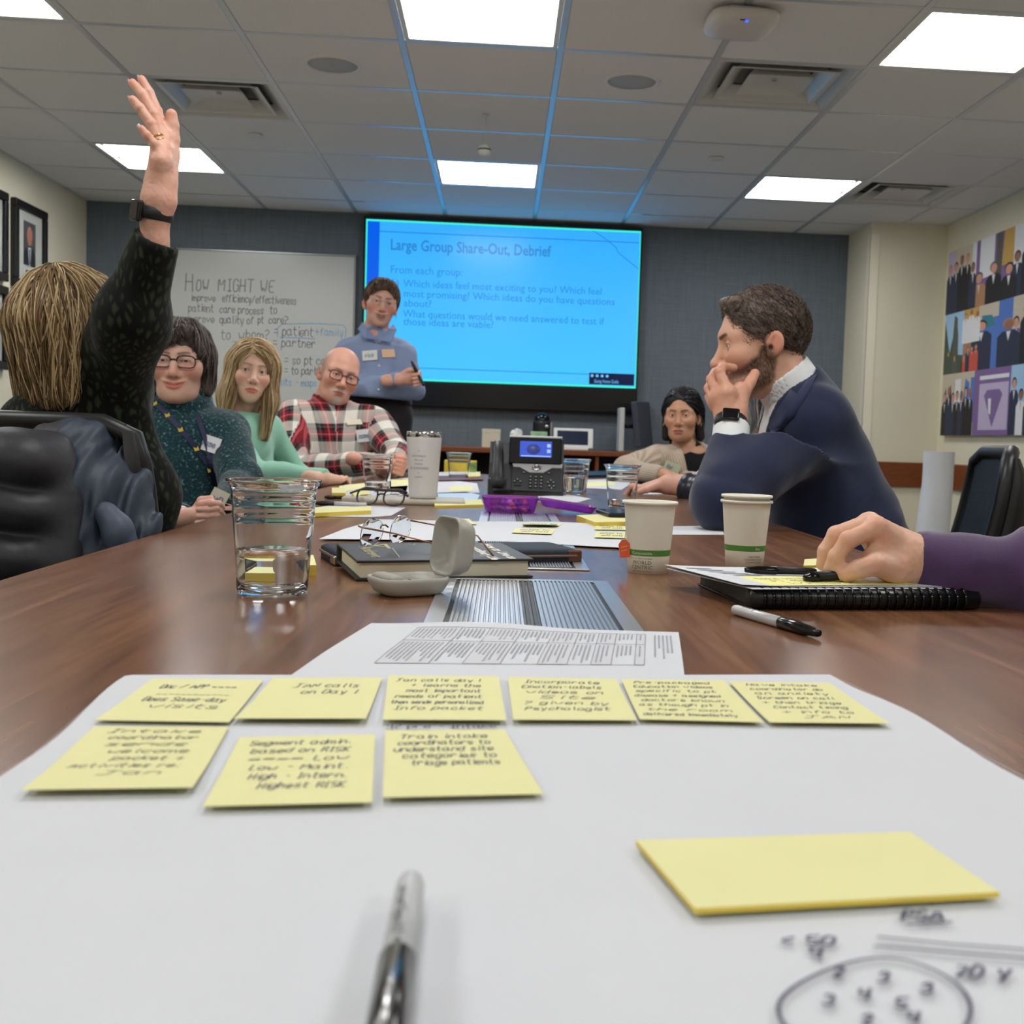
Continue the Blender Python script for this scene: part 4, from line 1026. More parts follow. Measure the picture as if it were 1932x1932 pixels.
b = MB(); b.lathe([(.041, .158), (.030, .160), (0, .1595), (0, .157), (.041, .156)], 40); b.obj('lid', mat('lid_smoke', (60, 62, 66), .15), t)
b = MB()
for k, (tx, z0, s) in enumerate((('O', .118, .006), ('IN A WORLD', .105, .0062), ('FULL OF', .095, .0062), ('PEOPLE', .085, .0062), ('BE KINDNESS', .074, .0085), ('o', .064, .006), ('ALWAYS', .053, .0055))):
    q = MB(); type_mb(q, tx, Matrix.Identity(4), 0, 0, s, 'CENTER', .0001)
    for (x, y, _) in q.v:
        zz = z0+y; r = .0355+(zz-.01)*.0575+.0004; a = -PI/2-.25+x/r; b.v.append((r*math.cos(a), r*math.sin(a), zz))
    kk = len(b.v)-len(q.v); b.f += [tuple(i+kk for i in f) for f in q.f]; b.m += q.m; b.sm += q.sm
b.obj('lettering', mat('tumbler_ink', (172, 170, 172), .5), t); t.children[-1]['kind'] = 'stuff'

# folded tortoiseshell glasses, marker and beige eraser on the left
def spectacles(name, lab, M, lw, lh, bridge, fm, lens_m, temple_l, fold=0., thick=.0018, square=3., parent=None, cat='glasses', rimless=False, group=None):
    """M maps local (x right, y forward from the face, z up) to the world; returns the thing"""
    t = parent or thing(name, lab, cat, M.translation, 0, group)
    cx = lw/2+bridge/2
    for s in (-1, 1):
        pts = []
        for k in range(28):
            a = 2*PI*k/28; c_, s_ = math.cos(a), math.sin(a)
            pts.append(Vector((s*cx+lw/2*math.copysign(abs(c_)**(2/square), c_), -.004*(abs(c_)), lh/2*math.copysign(abs(s_)**(2/square), s_)*(1 if s_ > 0 else .96))))
        if not rimless:
            b = MB(); b.tube([M @ p for p in pts], thick, 8, closed=True); b.obj('rim', fm, t, True)
        b = MB(); n = len(pts); th = .0011
        b.add([M @ (p+Vector((0, -th/2, 0))) for p in pts]+[M @ (p+Vector((0, th/2, 0))) for p in pts], [tuple(range(n)), tuple(range(n, 2*n))[::-1]]+[(k, k+n, (k+1) % n+n, (k+1) % n) for k in range(n)]); b.obj('lens', lens_m, t, True)
        b = MB(); hx = s*(cx+lw/2+.001); z = lh*.28
        if fold: pl = [(hx, 0, z), (hx+s*.004, -.004, z), (hx-s*.01, -.012-.004*(s > 0), z), (hx-s*temple_l*.8, -.014-.004*(s > 0), z-.002), (hx-s*temple_l, -.014-.004*(s > 0), z-.014)]
        else: pl = [(hx, 0, z), (hx+s*.004, -.006, z), (hx+s*.003, -temple_l*.4, z+.002), (hx, -temple_l*.75, z+.001), (hx-s*.004, -temple_l, z-.022)]
        b.tube([M @ Vector(p) for p in pl], [thick, thick*1.1, thick, thick, thick*1.2], 8); b.obj('temple', fm, t, True)
    b = MB(); b.tube([M @ Vector(p) for p in ((-bridge/2, 0, lh*.12), (-bridge*.25, .002, lh*.2), (bridge*.25, .002, lh*.2), (bridge/2, 0, lh*.12))], thick, 8); b.obj('bridge', fm, t, True)
    return t
M_lens = mat('lens_glass', (252, 253, 255), .01, trans=1, ior=1.06, spec=.4)
M_tort = mat('dark_tortoiseshell', (52, 40, 36), .25)
pg = at_z(728, 957); g0 = spectacles('eyeglasses', 'dark framed eyeglasses lying folded left of the white tumbler', frame((pg.x-.012, pg.y+.005, TZ+.0235), (1, -.25, 0), (.1, .5, 1)), .05, .044, .016, M_tort, M_lens, .13, 1., .0022, 2.6)
p = at_z(668, 948); t = thing('eraser', 'small beige block behind the folded glasses', 'eraser', p, .05); b = MB(); b.box((-.03, -.012, 0), (.03, .03, .014), .004, 2); b.obj('block', mat('beige_case'), t)
def marker(a, c, lab, barrel, cap, r=.0056, capfrac=.42, tip=True, group=None, name='marker', clip=False):
    a, c = Vector(a), Vector(c); L_ = (c-a).length; d = (c-a)/L_
    t = thing(name, lab, 'pen', (a+c)/2, 0, group)
    s = 1-capfrac
    b = MB(); b.tube([a, a+d*.002, a+d*.006, a+d*L_*s], [r*.55, r*.8, r*.92, r*.97], 20); b.obj('barrel', barrel, t, True)
    b = MB(); b.tube([a+d*L_*s, a+d*(L_*s+.001), a+d*(L_*(s+capfrac*.6)), a+d*(L_*.93), a+d*(L_*.985), c], [r*.98, r*1.08, r*1.03, r*.78, r*.66, r*.55], 20); b.obj('cap', cap, t, True)
    if clip:
        b = MB(); n = Vector((0, 0, 1)); n = (n-d*n.dot(d)).normalized(); q0 = a+d*(L_*s+.004)+n*r*1.35; q1 = a+d*(L_*.9)+n*r*1.3
        b.tube([q0-n*.001, q0+n*.0006, q1+n*.0008, q1-n*r*.4], .0011, 8); b.obj('clip', M_chrome, t, True)
    return t
M_silver = mat('silver_barrel', (196, 196, 198), .38, .25)
mk_ = at_z(1384, 1160), at_z(1545, 1207)
t = marker(mk_[0]+Vector((0, 0, .0058)), mk_[1]+Vector((0, 0, .0058)), 'grey felt pen with a black cap lying on the wood at the right', M_silver, M_blackgloss, .0057)
d = (mk_[1]-mk_[0]).normalized(); a0 = mk_[0]+Vector((0, 0, .0058))
b = MB(); 
def on_barrel(mb, txt, a, d, r, off, size, ang, m, root):
    q = MB(); type_mb(q, txt, Matrix.Identity(4), 0, 0, size); n = Vector((0, 0, 1)); sd = d.cross(n)
    for (x, y, _) in q.v:
        an = ang+(y-size*.35)/r; p = a+d*(off+x)+(n*math.cos(an)-sd*math.sin(an))*r*1.02; mb.v.append(tuple(p))
    k = len(mb.v)-len(q.v); mb.f += [tuple(i+k for i in f) for f in q.f]; mb.m += q.m; mb.sm += q.sm
    o = mb.obj('lettering', m, root, True); o['kind'] = 'stuff'
on_barrel(b, 'Sharpie', a0, d, .0057, .018, .011, .35, mat('barrel_ink', (48, 48, 54), .5), t)
b = MB(); on_barrel(b, 'Fine Point  Permanent Marker', a0, d, .0057, .014, .0035, 1.1, mat('barrel_ink'), t)
# pen in the foreground
pa, pb = at_z(776, 1660, TZ+.011), at_z(735, 1905, TZ+.011)
t = marker(pa, pa+(pb-pa).normalized()*.142, 'clear barrelled gel pen with a black grip lying on the flip chart sheet', mat('clear_grey_barrel', (190, 192, 194), .34, spec=.45), M_blackgloss, .0056, .56, clip=True)
d = (pb-pa).normalized()
b = MB(); on_barrel(b, 'uni-ball Signo 0.7', pa, d, .0056, .018, .0055, -.2, mat('barrel_ink'), t)
b = MB(); b.tube([pa+d*.006, pa+d*.06], .0018, 8); 
mL = at_z(590, 949, TZ+.006), at_z(692, 952, TZ+.006)
marker(mL[1], mL[0], 'felt pen with a black grip behind the yellow pad at the left', M_silver, M_black, .0055, .4)
marker(at_z(655, 939, TZ+.0055), at_z(612, 938, TZ+.0055), 'black pen lying behind the beige block', M_black, M_black, .005)

# purple snack box with its lid open
M_purple = mat('purple_plastic', (206, 120, 232), .12, trans=.82, ior=1.2)
pb = at_z(962, 968); t = thing('snack_box', 'open purple plastic snack box with mixed candy, its lid folded to the right', 'box', pb)
def rr(hx, hy, r, z, n=6):
    out = []
    for q, (sx_, sy_) in enumerate(((1, 1), (-1, 1), (-1, -1), (1, -1))):
        for k in range(n+1):
            a = PI/2*(q+k/n); out.append((sx_*(hx-r)+r*math.cos(a), sy_*(hy-r)+r*math.sin(a), z))
    return out
def shell(mb, secs, cap0=True, mtx=None):
    n = len(secs[0]); vs = [Vector(v) for s_ in secs for v in s_]
    if mtx: vs = [mtx @ v for v in vs]
    fs = [(i*n+k, i*n+(k+1) % n, (i+1)*n+(k+1) % n, (i+1)*n+k) for i in range(len(secs)-1) for k in range(n)]
    if cap0: fs.append(tuple(range(n))[::-1])
    fs.append(tuple((len(secs)-1)*n+k for k in range(n))); mb.add(vs, fs, 0, True)
b = MB(); shell(b, [rr(.05, .04, .016, .0005), rr(.056, .046, .018, .006), rr(.062, .052, .018, .030), rr(.065, .055, .018, .036), rr(.065, .055, .018, .038), rr(.0625, .0525, .018, .038), rr(.0595, .0495, .016, .028), rr(.053, .043, .015, .006), rr(.047, .037, .014, .003)]); b.obj('tray', M_purple, t)
b = MB(); ml = Matrix.Translation((.066, 0, .033)) @ Matrix.Rotation(.13, 4, 'Y') @ Matrix.Translation((.067, 0, 0))
shell(b, [rr(.055, .045, .016, -.012), rr(.06, .05, .018, -.009), rr(.064, .053, .018, .002), rr(.064, .053, .018, .004), rr(.0615, .0505, .018, .004), rr(.057, .047, .016, -.007), rr(.05, .04, .015, -.0095)], mtx=ml); b.obj('lid', M_purple, t)
b = MB(); b.box((.062, -.03, .031), (.071, .03, .035), .001); b.obj('hinge', M_purple, t)
rnd = random.Random(3); cc = [(196, 60, 50), (84, 100, 190), (70, 40, 70), (220, 160, 60), (120, 50, 110), (230, 220, 220)]
for k in range(46):
    x, y = rnd.uniform(-.042, .042), rnd.uniform(-.032, .032); z = .009+.013*(k // 23)
    b = MB(); b.lathe([(0, -.005), (.006, -.003), (.0075, 0), (.006, .003), (0, .005)], 10, c=(0, 0, 0)); q = rnd.randrange(6)
    o = b.obj('candy', mat('candy_%d' % q, cc[q], .3)); o.location = pb+Vector((x, y, z)); o.rotation_euler = (rnd.uniform(-.6, .6), rnd.uniform(-.6, .6), 0); tag(o, 'small coloured candy inside the open purple snack box', 'candy', 'candies in the purple box')

# desk phone
ph = at_z(985, 934); t = thing('desk_phone', 'black desk phone with a lit blue display and handset on its cradle', 'phone', (ph.x, ph.y, TZ), -.04)
M_phone = mat('phone_charcoal', (52, 54, 57), .42, bump=(900, .05, .001)); M_key = mat('phone_key', (36, 37, 40), .35); M_kleg = mat('key_legend', (190, 192, 196), .5)
tilt = math.radians(50)
Mb = Matrix.Translation((0, 0, .012)) @ Matrix.Rotation(tilt, 4, 'X')      # face plane: x right, y up the slope
b = MB(); prof = [(-.005, 0), (-.005, .012), (.064, .094), (.09, .16), (.12, .16), (.15, .09), (.15, 0)]
b.add([(x, y, z) for x in (-.105, .125) for y, z in prof], [tuple(range(7)), tuple(range(7, 14))[::-1]]+[(k, k+7, (k+1) % 7+7, (k+1) % 7) for k in range(7)]); b.obj('base', M_phone, t)
b = MB(); b.box((-.035, -.005, .001), (.122, .098, .010), .004, 2, mtx=Mb); b.obj('keypad_panel', M_phone, t)
M_d = Matrix.Translation((0, .060, .092)) @ Matrix.Rotation(math.radians(76), 4, 'X') @ Matrix.Scale(.78, 4, (0, 1, 0))
b = MB(); b.box((-.045, 0, -.012), (.118, .108, .012), .005, 2, mtx=M_d); b.obj('display_housing', mat('display_black', (12, 12, 15), .45, spec=.25), t)
b = MB(); b.box((-.046, .106, -.013), (.119, .115, .013), .002, 1, mtx=M_d); b.obj('top_trim', M_silver, t)
b = MB(); b.box((-.012, .028, .0121), (.087, .092, .0126), mtx=M_d); b.obj('lcd', mat('phone_lcd', (20, 24, 50), .5, spec=.2, emit=((70, 98, 215), .9)), t)
b = MB()
for k in (0, 1): b.box((.072, .068-.022*k, .0127), (.083, .082-.022*k, .013), mtx=M_d)
b.box((-.008, .0295, .0127), (.084, .034, .013), mtx=M_d); b.obj('lcd_icons', mat('lcd_icons', (150, 180, 250), .3, emit=((140, 170, 250), .8)), t); t.children[-1]['kind'] = 'stuff'
b = MB(); b.lathe([(0, 0), (.02, 0), (.021, .004), (.019, .0052), (.0, .005)], 20, c=(.03, .058, .0127), mtx=M_d); b.obj('lcd_emblem', mat('lcd_emblem', (52, 62, 130), .3, emit=((50, 60, 130), .5)), t)
b = MB(); b.prism([(-.03, .084), (.12, .084), (.122, .099), (-.034, .099)], .009, .0135, 0, Mb); b.prism([(.02, .064), (.062, .064), (.090, .0845), (-.012, .0845)], .009, .0133, 0, Mb); b.obj('silver_band', M_silver, t)
b = MB(); b.lathe([(.012, .0135), (.0125, .0155), (.015, .0155), (.0155, .0125)], 24, c=(.041, .080, 0), mtx=Mb); b.lathe([(0, .0148), (.012, .0145), (.012, .012)], 24, c=(.041, .080, 0), mtx=Mb); b.obj('navigation_ring', M_chrome, t)
def key(x, y, w_=.011, h_=.008):
    b = MB(); b.box((x-w_/2, y-h_/2, .0095), (x+w_/2, y+h_/2, .0128), .0012, 1, mtx=Mb); k_ = b.obj('key', M_key, t)
    l = MB(); l.box((x-.0018, y-.0016, .0129), (x+.0018, y+.0016, .0131), mtx=Mb); l.obj('legend', M_kleg, k_)
for r_ in range(4):
    for c_ in range(3): key(.024+.0165*c_, .010+.0125*r_)
for x, y in ((-.016, .036), (-.024, .028), (-.007, .028), (.086, .036), (.094, .028), (.078, .028), (.082, .014), (.096, .014), (.089, .005), (.08, .064), (.003, .064)): key(x, y, .009, .006)
b = MB(); b.box((-.026, .012, .0095), (-.004, .017, .012), .001, 1, mtx=Mb); b.obj('key', M_key, t)
hs = [Vector((-.075, .0, .035)), Vector((-.077, .02, .062)), Vector((-.078, .05, .095)), Vector((-.079, .08, .122)), Vector((-.08, .10, .145)), Vector((-.08, .112, .150))]
b = MB(); b.tube([hs[0]+Vector((0, -.008, -.012)), hs[0], hs[1], hs[2], hs[3], hs[4], hs[5]], [.016, .024, .021, .0185, .020, .024, .018], 20, squash=.85); b.obj('handset', M_phone, t)
b = MB(); b.box((-.106, .0, .0), (-.05, .11, .05), .006, 2); b.obj('cradle', M_phone, t)
cp = []
for k in range(160):
    s = k/159; a = k*.75; c0 = Vector((-.085-.02*math.sin(s*PI), -.022-.015*math.sin(PI*s)+.02*s, .012)); c0 += Vector((.06*s, 0, 0))
    cp.append(c0+Vector((0, math.cos(a), math.sin(a)))*.006)
b = MB(); b.tube(cp, .0016, 6); b.obj('coiled_cord', M_black, t)

# black book with a pouch behind it
zt = .0245
fl, fr = at_z(672, 1097), at_z(1006, 1091)
ux = (fr-fl); BW = ux.length; ux = ux.normalized(); uy = Vector((-ux.y, ux.x, 0)); bt = math.radians(3.2)
BM = Matrix(((ux.x, uy.x, 0, fl.x), (ux.y, uy.y, 0, fl.y), (0, 0, 1, TZ), (0, 0, 0, 1))) @ Matrix.Rotation(bt, 4, 'X')
BD = .130
t = thing('book', 'thick black hardcover book with pale title lettering, eyeglasses lying on it', 'book', fl+ux*BW/2)
M_cover = mat('book_cover_black', (42, 44, 46), .5, bump=(400, .08, .001))
b = MB(); b.box((0, 0, .0003), (BW, BD, .0033), .0008, 1, mtx=BM); b.obj('cover', M_cover, t, True)
b = MB(); b.box((0, 0, zt-.003), (BW, BD, zt), .0008, 1, mtx=BM); b.obj('cover', M_cover, t, True)
b = MB(); b.box((0, BD-.003, .002), (BW, BD+.0015, zt-.001), .001, 1, mtx=BM); b.obj('spine', M_cover, t, True)
b = MB(); b.box((.006, .005, .0033), (BW-.006, BD-.004, zt-.003), mtx=BM); b.obj('page_block', mat('page_edges', (226, 220, 196), .8, var=(2, .1), stretch=(1, 1, 700)), t, True)
BT = BM @ Matrix.Translation((0, 0, zt))
def on_cover(txt, x, y, size, rot, m, bold=0.):
    b = MB(); M = BT @ Matrix.Translation((x, y, 0)) @ Matrix.Rotation(rot, 4, 'Z'); type_mb(b, txt, M, 0, 0, size, 'LEFT', bold); b.obj('lettering', m, t, True)
mt = mat('title_ivory', (226, 220, 205), .5)
on_cover('How to Live an', BW-.032, BD-.012, .019, -PI/2, mt, .0006); on_cover('Extraordinary Life', BW-.056, BD-.008, .0175, -PI/2, mt, .0006)
on_cover('A', .03, .1, .05, -.5, mat('title_gold', (170, 160, 110), .5)); on_cover('Andrews', .022, .10, .022, -PI/2, mat('title_gold'), .0004)
b = MB(); M = BT; ink(b, [[Vector((.062, .09)), Vector((.055, .02))], [Vector((.09, .125)), Vector((.094, .11)), Vector((.1, .125))]], M, .0014); b.obj('cover_mark', mat('title_gold'), t, True)

# navy zipped pouch
pl, pr_ = at_z(640, 1079), at_z(1092, 1072)
ux2 = (pr_-pl); PW = ux2.length; ux2.normalize(); uy2 = Vector((-ux2.y, ux2.x, 0))
PM = Matrix(((ux2.x, uy2.x, 0, pl.x-.012), (ux2.y, uy2.y, 0, pl.y+.052), (0, 0, 1, TZ+.0002), (0, 0, 0, 1)))
t = thing('pouch', 'navy blue zipped pouch with brown trim lying behind the black book', 'pouch', pl+ux2*PW/2)
b = MB(); secs = []
for f, z in ((.0, .0), (.0, .003), (.0, .011), (.0, .016), (.004, .019)):
    secs.append([(x+(PW+.02)/2, y+.06, z) for x, y, _ in rr((PW+.02)/2-f, .06-f, .012, 0)])
shell(b, secs, mtx=PM); b.obj('body', mat('navy_canvas', (20, 34, 48), .7, bump=(900, .3, .001)), t, True)
b = MB(); z_ = [PM @ Vector((x+(PW+.02)/2, y+.06, .0105)) for x, y, _ in rr((PW+.02)/2+.0005, .0605, .012, 0)]; b.tube(z_, .0022, 6, closed=True); b.obj('zip', mat('zip_brown', (120, 92, 76), .4, .3), t, True)
b = MB(); b.box((PW+.0, -.001, .001), (PW+.0215, .03, .0185), .002, 1, mtx=PM); b.obj('leather_tab', mat('leather_brown', (96, 58, 40), .5), t, True)
b = MB(); b.box((-.002, .004, .001), (.012, .03, .013), .002, 1, mtx=PM); b.obj('zip_pull', M_steel, t, True)

# rimless glasses on the book
gc = at_y(724, 1008, fl.y+.075)
gm = frame((gc.x, gc.y, gc.z+.004), (.42, .9, 0), (.16, -.02, 1))
M_wire = mat('bronze_wire', (150, 120, 96), .25, .9)
g1 = thing('eyeglasses', 'rimless eyeglasses with thin bronze temples open on the black book', 'glasses', gm.translation)
spectacles('', '', gm, .05, .036, .018, M_wire, mat('lens_tint', (236, 240, 246), .02, trans=1, ior=1.06), -.0+.13, 0, .0011, 2.4, parent=g1, rimless=True)

# grey open clamshell case
pc = at_z(770, 1121); t = thing('clamshell_case', 'open grey plastic clamshell case standing in front of the black book', 'case', pc, .5); t.scale = (1.04, 1.04, 1.02)
M_case = mat('case_grey', (176, 174, 166), .38); M_casein = mat('case_lining', (158, 154, 142), .55)
hx, hy = .0385, .031; hl = .0315
b = MB(); shell(b, [rr(hx*.70, hy*.72, .015, .0006), rr(hx*.86, hy*.86, .016, .004), rr(hx, hy, .017, .015), rr(hx, hy, .017, .0195), rr(hx-.002, hy-.002, .016, .0195), rr(hx-.003, hy-.003, .015, .0125), rr(hx-.009, hy-.008, .013, .0105)]); b.obj('base_shell', M_case, t)
b = MB(); b.box((-hx+.006, -hy+.006, .0106), (-.014, hy-.006, .0225), .005, 3, smooth=True); b.obj('insert', M_casein, t)
b = MB(); b.box((.008, -hy+.008, .0106), (hx-.008, hy-.008, .0175), .004, 3, smooth=True); b.obj('insert', M_casein, t)
ml = Matrix.Translation((hx-.002, 0, .02)) @ Matrix.Rotation(math.radians(97), 4, 'Y') @ Matrix.Translation((-hl, 0, 0))
b = MB(); shell(b, [rr(hl*.62, hy*.66, .014, .025), rr(hl*.84, hy*.86, .016, .0215), rr(hl*.97, hy*.97, .017, .012), rr(hl, hy, .016, .003), rr(hl, hy, .016, 0), rr(hl-.002, hy-.002, .015, 0), rr(hl-.0035, hy-.0035, .014, .008), rr(hl-.010, hy-.009, .012, .017)], mtx=ml); b.obj('lid_shell', M_case, t)
b = MB(); b.tube([(hx-.0005, -.014, .0205), (hx-.0005, .014, .0205)], .0026, 10); b.obj('hinge', M_case, t)

# small yellow pads near the water cup
pad([(516,1049),(591,1047),(597,1066),(512,1068)], TZ, .013, 'yellow sticky pad standing half behind the water cup')

# spiral binder, papers and pens at the right
zb = .0285
pn, pf = at_z(1422, 1152), at_z(1850, 1153)
ux3 = (pf-pn); SWd = ux3.length; ux3.normalize(); uy3 = Vector((-ux3.y, ux3.x, 0))
SMx = Matrix(((ux3.x, uy3.x, 0, pn.x), (ux3.y, uy3.y, 0, pn.y), (0, 0, 1, TZ), (0, 0, 0, 1)))
BLn = .20
t = thing('spiral_binder', 'thick black comb bound binder lying under loose papers at the right', 'binder', pn+ux3*SWd/2)
M_bind = mat('binder_black', (30, 31, 34), .35)
b = MB(); b.box((.0, .012, .0005), (SWd-.004, BLn, .0025), .0006, 1, mtx=SMx); b.obj('cover', M_bind, t, True)
b = MB(); b.box((.0, .012, .0195), (SWd-.004, BLn, .0215), .0006, 1, mtx=SMx); b.obj('cover', M_bind, t, True)
b = MB(); b.box((.003, .014, .0026), (SWd-.007, BLn-.003, .0194), mtx=SMx); b.obj('page_block', mat('dark_pages', (60, 60, 64), .6, var=(3, .3), stretch=(1, 1, 700)), t, True)
b = MB(); b.tube([SMx @ Vector((-.002, .011, .0112)), SMx @ Vector((SWd, .011, .0112))], .0108, 24); b.obj('comb_spine', mat('comb_black', (22, 23, 26), .3), t, True)
ncoil = 24
for k in range(ncoil):
    x = .012+(SWd-.03)*k/(ncoil-1); b = MB()
    b.tube([SMx @ Vector((x, .011-.0118*math.cos(a), .0112+.0112*math.sin(a))) for a in [PI*(-.45)+PI*1.3*i/10 for i in range(11)]], .0017, 6); b.obj('comb_ring', M_blackgloss, t, True)
zz = TZ+.0222
def top(u, v, dz=0.): return at_z(u, v, zz+dz)
def page_on(name, px, dz, lab, curl_far, m=M_paper, cat='paper', bow=.0, th=.0004):
    cc = [top(u, v, dz) for u, v in px]
    r = thing(name, lab, cat, (cc[0]+cc[2])/2)
    def fn(u, v):
        p = (cc[0]*(1-u)+cc[1]*u)*(1-v)+(cc[3]*(1-u)+cc[2]*u)*v
        return Vector((p.x, p.y, p.z+curl_far*max(0, 1-u*2.4)**2 + bow*math.sin(PI*v)*math.sin(PI*u)))
    sheet_mesh(fn, th, 16, 8).obj('page', m, r, True); return r, fn
r, fn = page_on('paper_sheet', [(1258,1073),(1560,1075),(1800,1111),(1420,1112)], .0002, 'white sheet, lower one on the black binder', -.0)
r, fn = page_on('printed_sheet', [(1254,1069),(1540,1072),(1778,1107),(1400,1107)], .0016, 'printed white sheet with grey heading on the black binder', .002)
b = MB()
for k in range(7): 
    u0, v0 = .06+.03*k, .15+.085*k
    b.add([fn(u0, v0)+Vector((0, 0, .0008)), fn(u0+.16, v0-.02)+Vector((0, 0, .0008)), fn(u0+.16, v0+.02)+Vector((0, 0, .0008)), fn(u0, v0+.04)+Vector((0, 0, .0008))], [(0, 3, 2, 1)])
b.obj('small_print', M_grey2, r, True); r.children[-1]['kind'] = 'stuff'
r, fn = page_on('note_paper', [(1392,1088),(1540,1088),(1735,1103),(1452,1105)], .0026, 'yellow lined note page under the hand', 0, mat('yellow_page', (240, 236, 150), .7))
note_writing(r, fn, [('take vs + bring', .02), ('in the day', .06), ('Who?', .1)], .0011, 77, .06, .2, .2, .24)
tablet_c = [top(u, v, .0) for u, v in ((1400,1071),(1530,1073),(1540,1081),(1395,1078))]
pad([(1518,1055),(1552,1053),(1556,1066),(1516,1067)], TZ+.0, .02, 'yellow sticky cube behind the holding hand')
marker(top(1540, 1078, .0075), top(1405, 1075, .0075), 'black pen lying on the sheets behind the hand', M_black, M_blackgloss, .0046, .45)
# ================================================================ ORGANIC SHAPES: distance fields meshed with surface nets
f32 = np.float32
def V3(p): return np.array([p[0], p[1], p[2]], dtype=f32)
def smin(a, b, k):
    if k <= 0: return np.minimum(a, b)
    h = np.clip(.5+.5*(b-a)/k, 0, 1); return b+(a-b)*h-k*h*(1-h)
def smax(a, b, k): return -smin(-a, -b, k)
def cap(P, a, b, ra, rb=None):
    rb = ra if rb is None else rb
    a, b = V3(a), V3(b); ba = b-a; pa = P-a
    t = np.clip(pa @ ba/max(float(ba @ ba), 1e-9), 0, 1).astype(f32)
    return np.sqrt(((pa-t[:, None]*ba)**2).sum(1))-(ra+(rb-ra)*t)
def ell(P, c, r, R=None):
    q = P-V3(c)
    if R is not None: q = q @ R
    r = V3(r); k0 = np.sqrt(((q/r)**2).sum(1)); k1 = np.sqrt(((q/(r*r))**2).sum(1))
    return k0*(k0-1)/np.maximum(k1, 1e-6)
def sph(P, c, r): return np.sqrt(((P-V3(c))**2).sum(1))-r
def rbx(P, c, hs, r, R=None):
    q = P-V3(c)
    if R is not None: q = q @ R
    q = np.abs(q)-(V3(hs)-r)
    return np.sqrt((np.maximum(q, 0)**2).sum(1))+np.minimum(q.max(1), 0)-r
def plane(P, o, n):
    n = V3(n); n = n/np.linalg.norm(n); return (P-V3(o)) @ n
_rs = np.random.RandomState(4); _lat = _rs.rand(32, 32, 32).astype(f32)
def vnoise(P):
    i = np.floor(P).astype(np.int32); f = (P-i).astype(f32); f = f*f*(3-2*f); i &= 31; j = (i+1) & 31
    x0, y0, z0 = i.T; x1, y1, z1 = j.T; fx, fy, fz = f.T
    l = _lat
    a = l[x0, y0, z0]*(1-fx)+l[x1, y0, z0]*fx; b = l[x0, y1, z0]*(1-fx)+l[x1, y1, z0]*fx
    c = l[x0, y0, z1]*(1-fx)+l[x1, y0, z1]*fx; d = l[x0, y1, z1]*(1-fx)+l[x1, y1, z1]*fx
    return ((a*(1-fy)+b*fy)*(1-fz)+(c*(1-fy)+d*fy)*fz)*2-1
def chain(P, pts, rs, k=.012):
    d = None
    for i in range(len(pts)-1):
        e = cap(P, pts[i], pts[i+1], rs[i], rs[i+1]); d = e if d is None else smin(d, e, k)
    return d
def surf(fn, lo, hi, h, B=4):
    """vertices, quads of fn = 0 inside the box"""
    lo = np.array(lo, dtype=np.float64); n = np.ceil((np.array(hi)-lo)/h/B).astype(int)+1
    ax = [lo[k]+(np.arange(n[k])+.5)*h*B-h*.5 for k in range(3)]
    G = np.stack(np.meshgrid(*ax, indexing='ij'), -1).reshape(-1, 3).astype(f32)
    C = fn(G).reshape(n)
    act = np.abs(C) < B*h*1.05+.004
    F = np.repeat(np.repeat(np.repeat(C, B, 0), B, 1), B, 2).astype(f32)
    idx = np.argwhere(act)
    off = np.stack(np.meshgrid(*([np.arange(B)]*3), indexing='ij'), -1).reshape(-1, 3)
    I = (idx[:, None, :]*B+off[None]).reshape(-1, 3)
    for s in range(0, len(I), 400000):
        q = I[s:s+400000]; F[q[:, 0], q[:, 1], q[:, 2]] = fn((lo+q*h).astype(f32))
    S = F < 0; m = np.array(F.shape)-1
    cnt = np.zeros(m, np.uint8); cs = [(a, b, c) for a in (0, 1) for b in (0, 1) for c in (0, 1)]
    for a, b, c in cs: cnt += S[a:a+m[0], b:b+m[1], c:c+m[2]]
    A = np.argwhere((cnt > 0) & (cnt < 8)); ids = np.full(m, -1, np.int32); ids[A[:, 0], A[:, 1], A[:, 2]] = np.arange(len(A))
    fv = {c: F[A[:, 0]+c[0], A[:, 1]+c[1], A[:, 2]+c[2]] for c in cs}
    acc = np.zeros((len(A), 3)); num = np.zeros(len(A))
    for c in cs:
        for d in range(3):
            if c[d]: continue
            e = list(c); e[d] = 1; fa, fb = fv[c], fv[tuple(e)]; cr = (fa < 0) != (fb < 0)
            t = np.where(cr, fa/np.where(cr, fa-fb, 1), 0); p = np.array(c, float)[None].repeat(len(A), 0); p[:, d] += t
            acc += p*cr[:, None]; num += cr
    V = lo+(A+acc/num[:, None])*h
    Q = []
    for d in range(3):
        u, v = (d+1) % 3, (d+2) % 3
        s0 = [slice(0, m[k]) for k in range(3)]; s1 = [slice(0, m[k]) for k in range(3)]
        s0[d] = slice(0, m[d]); s1[d] = slice(1, m[d]+1)
        for k in (u, v): s0[k] = slice(1, m[k]); s1[k] = slice(1, m[k])
        a, b = S[tuple(s0)], S[tuple(s1)]; E = np.argwhere(a != b)
        if not len(E): continue
        fl = a[E[:, 0], E[:, 1], E[:, 2]]; E = E.copy(); E[:, u] += 1; E[:, v] += 1
        def g(du, dv):
            q = E.copy(); q[:, u] -= du; q[:, v] -= dv; return ids[q[:, 0], q[:, 1], q[:, 2]]
        quad = np.stack([g(1, 1), g(0, 1), g(0, 0), g(1, 0)], 1); quad[~fl] = quad[~fl][:, ::-1]; Q.append(quad)
    return V, np.concatenate(Q)
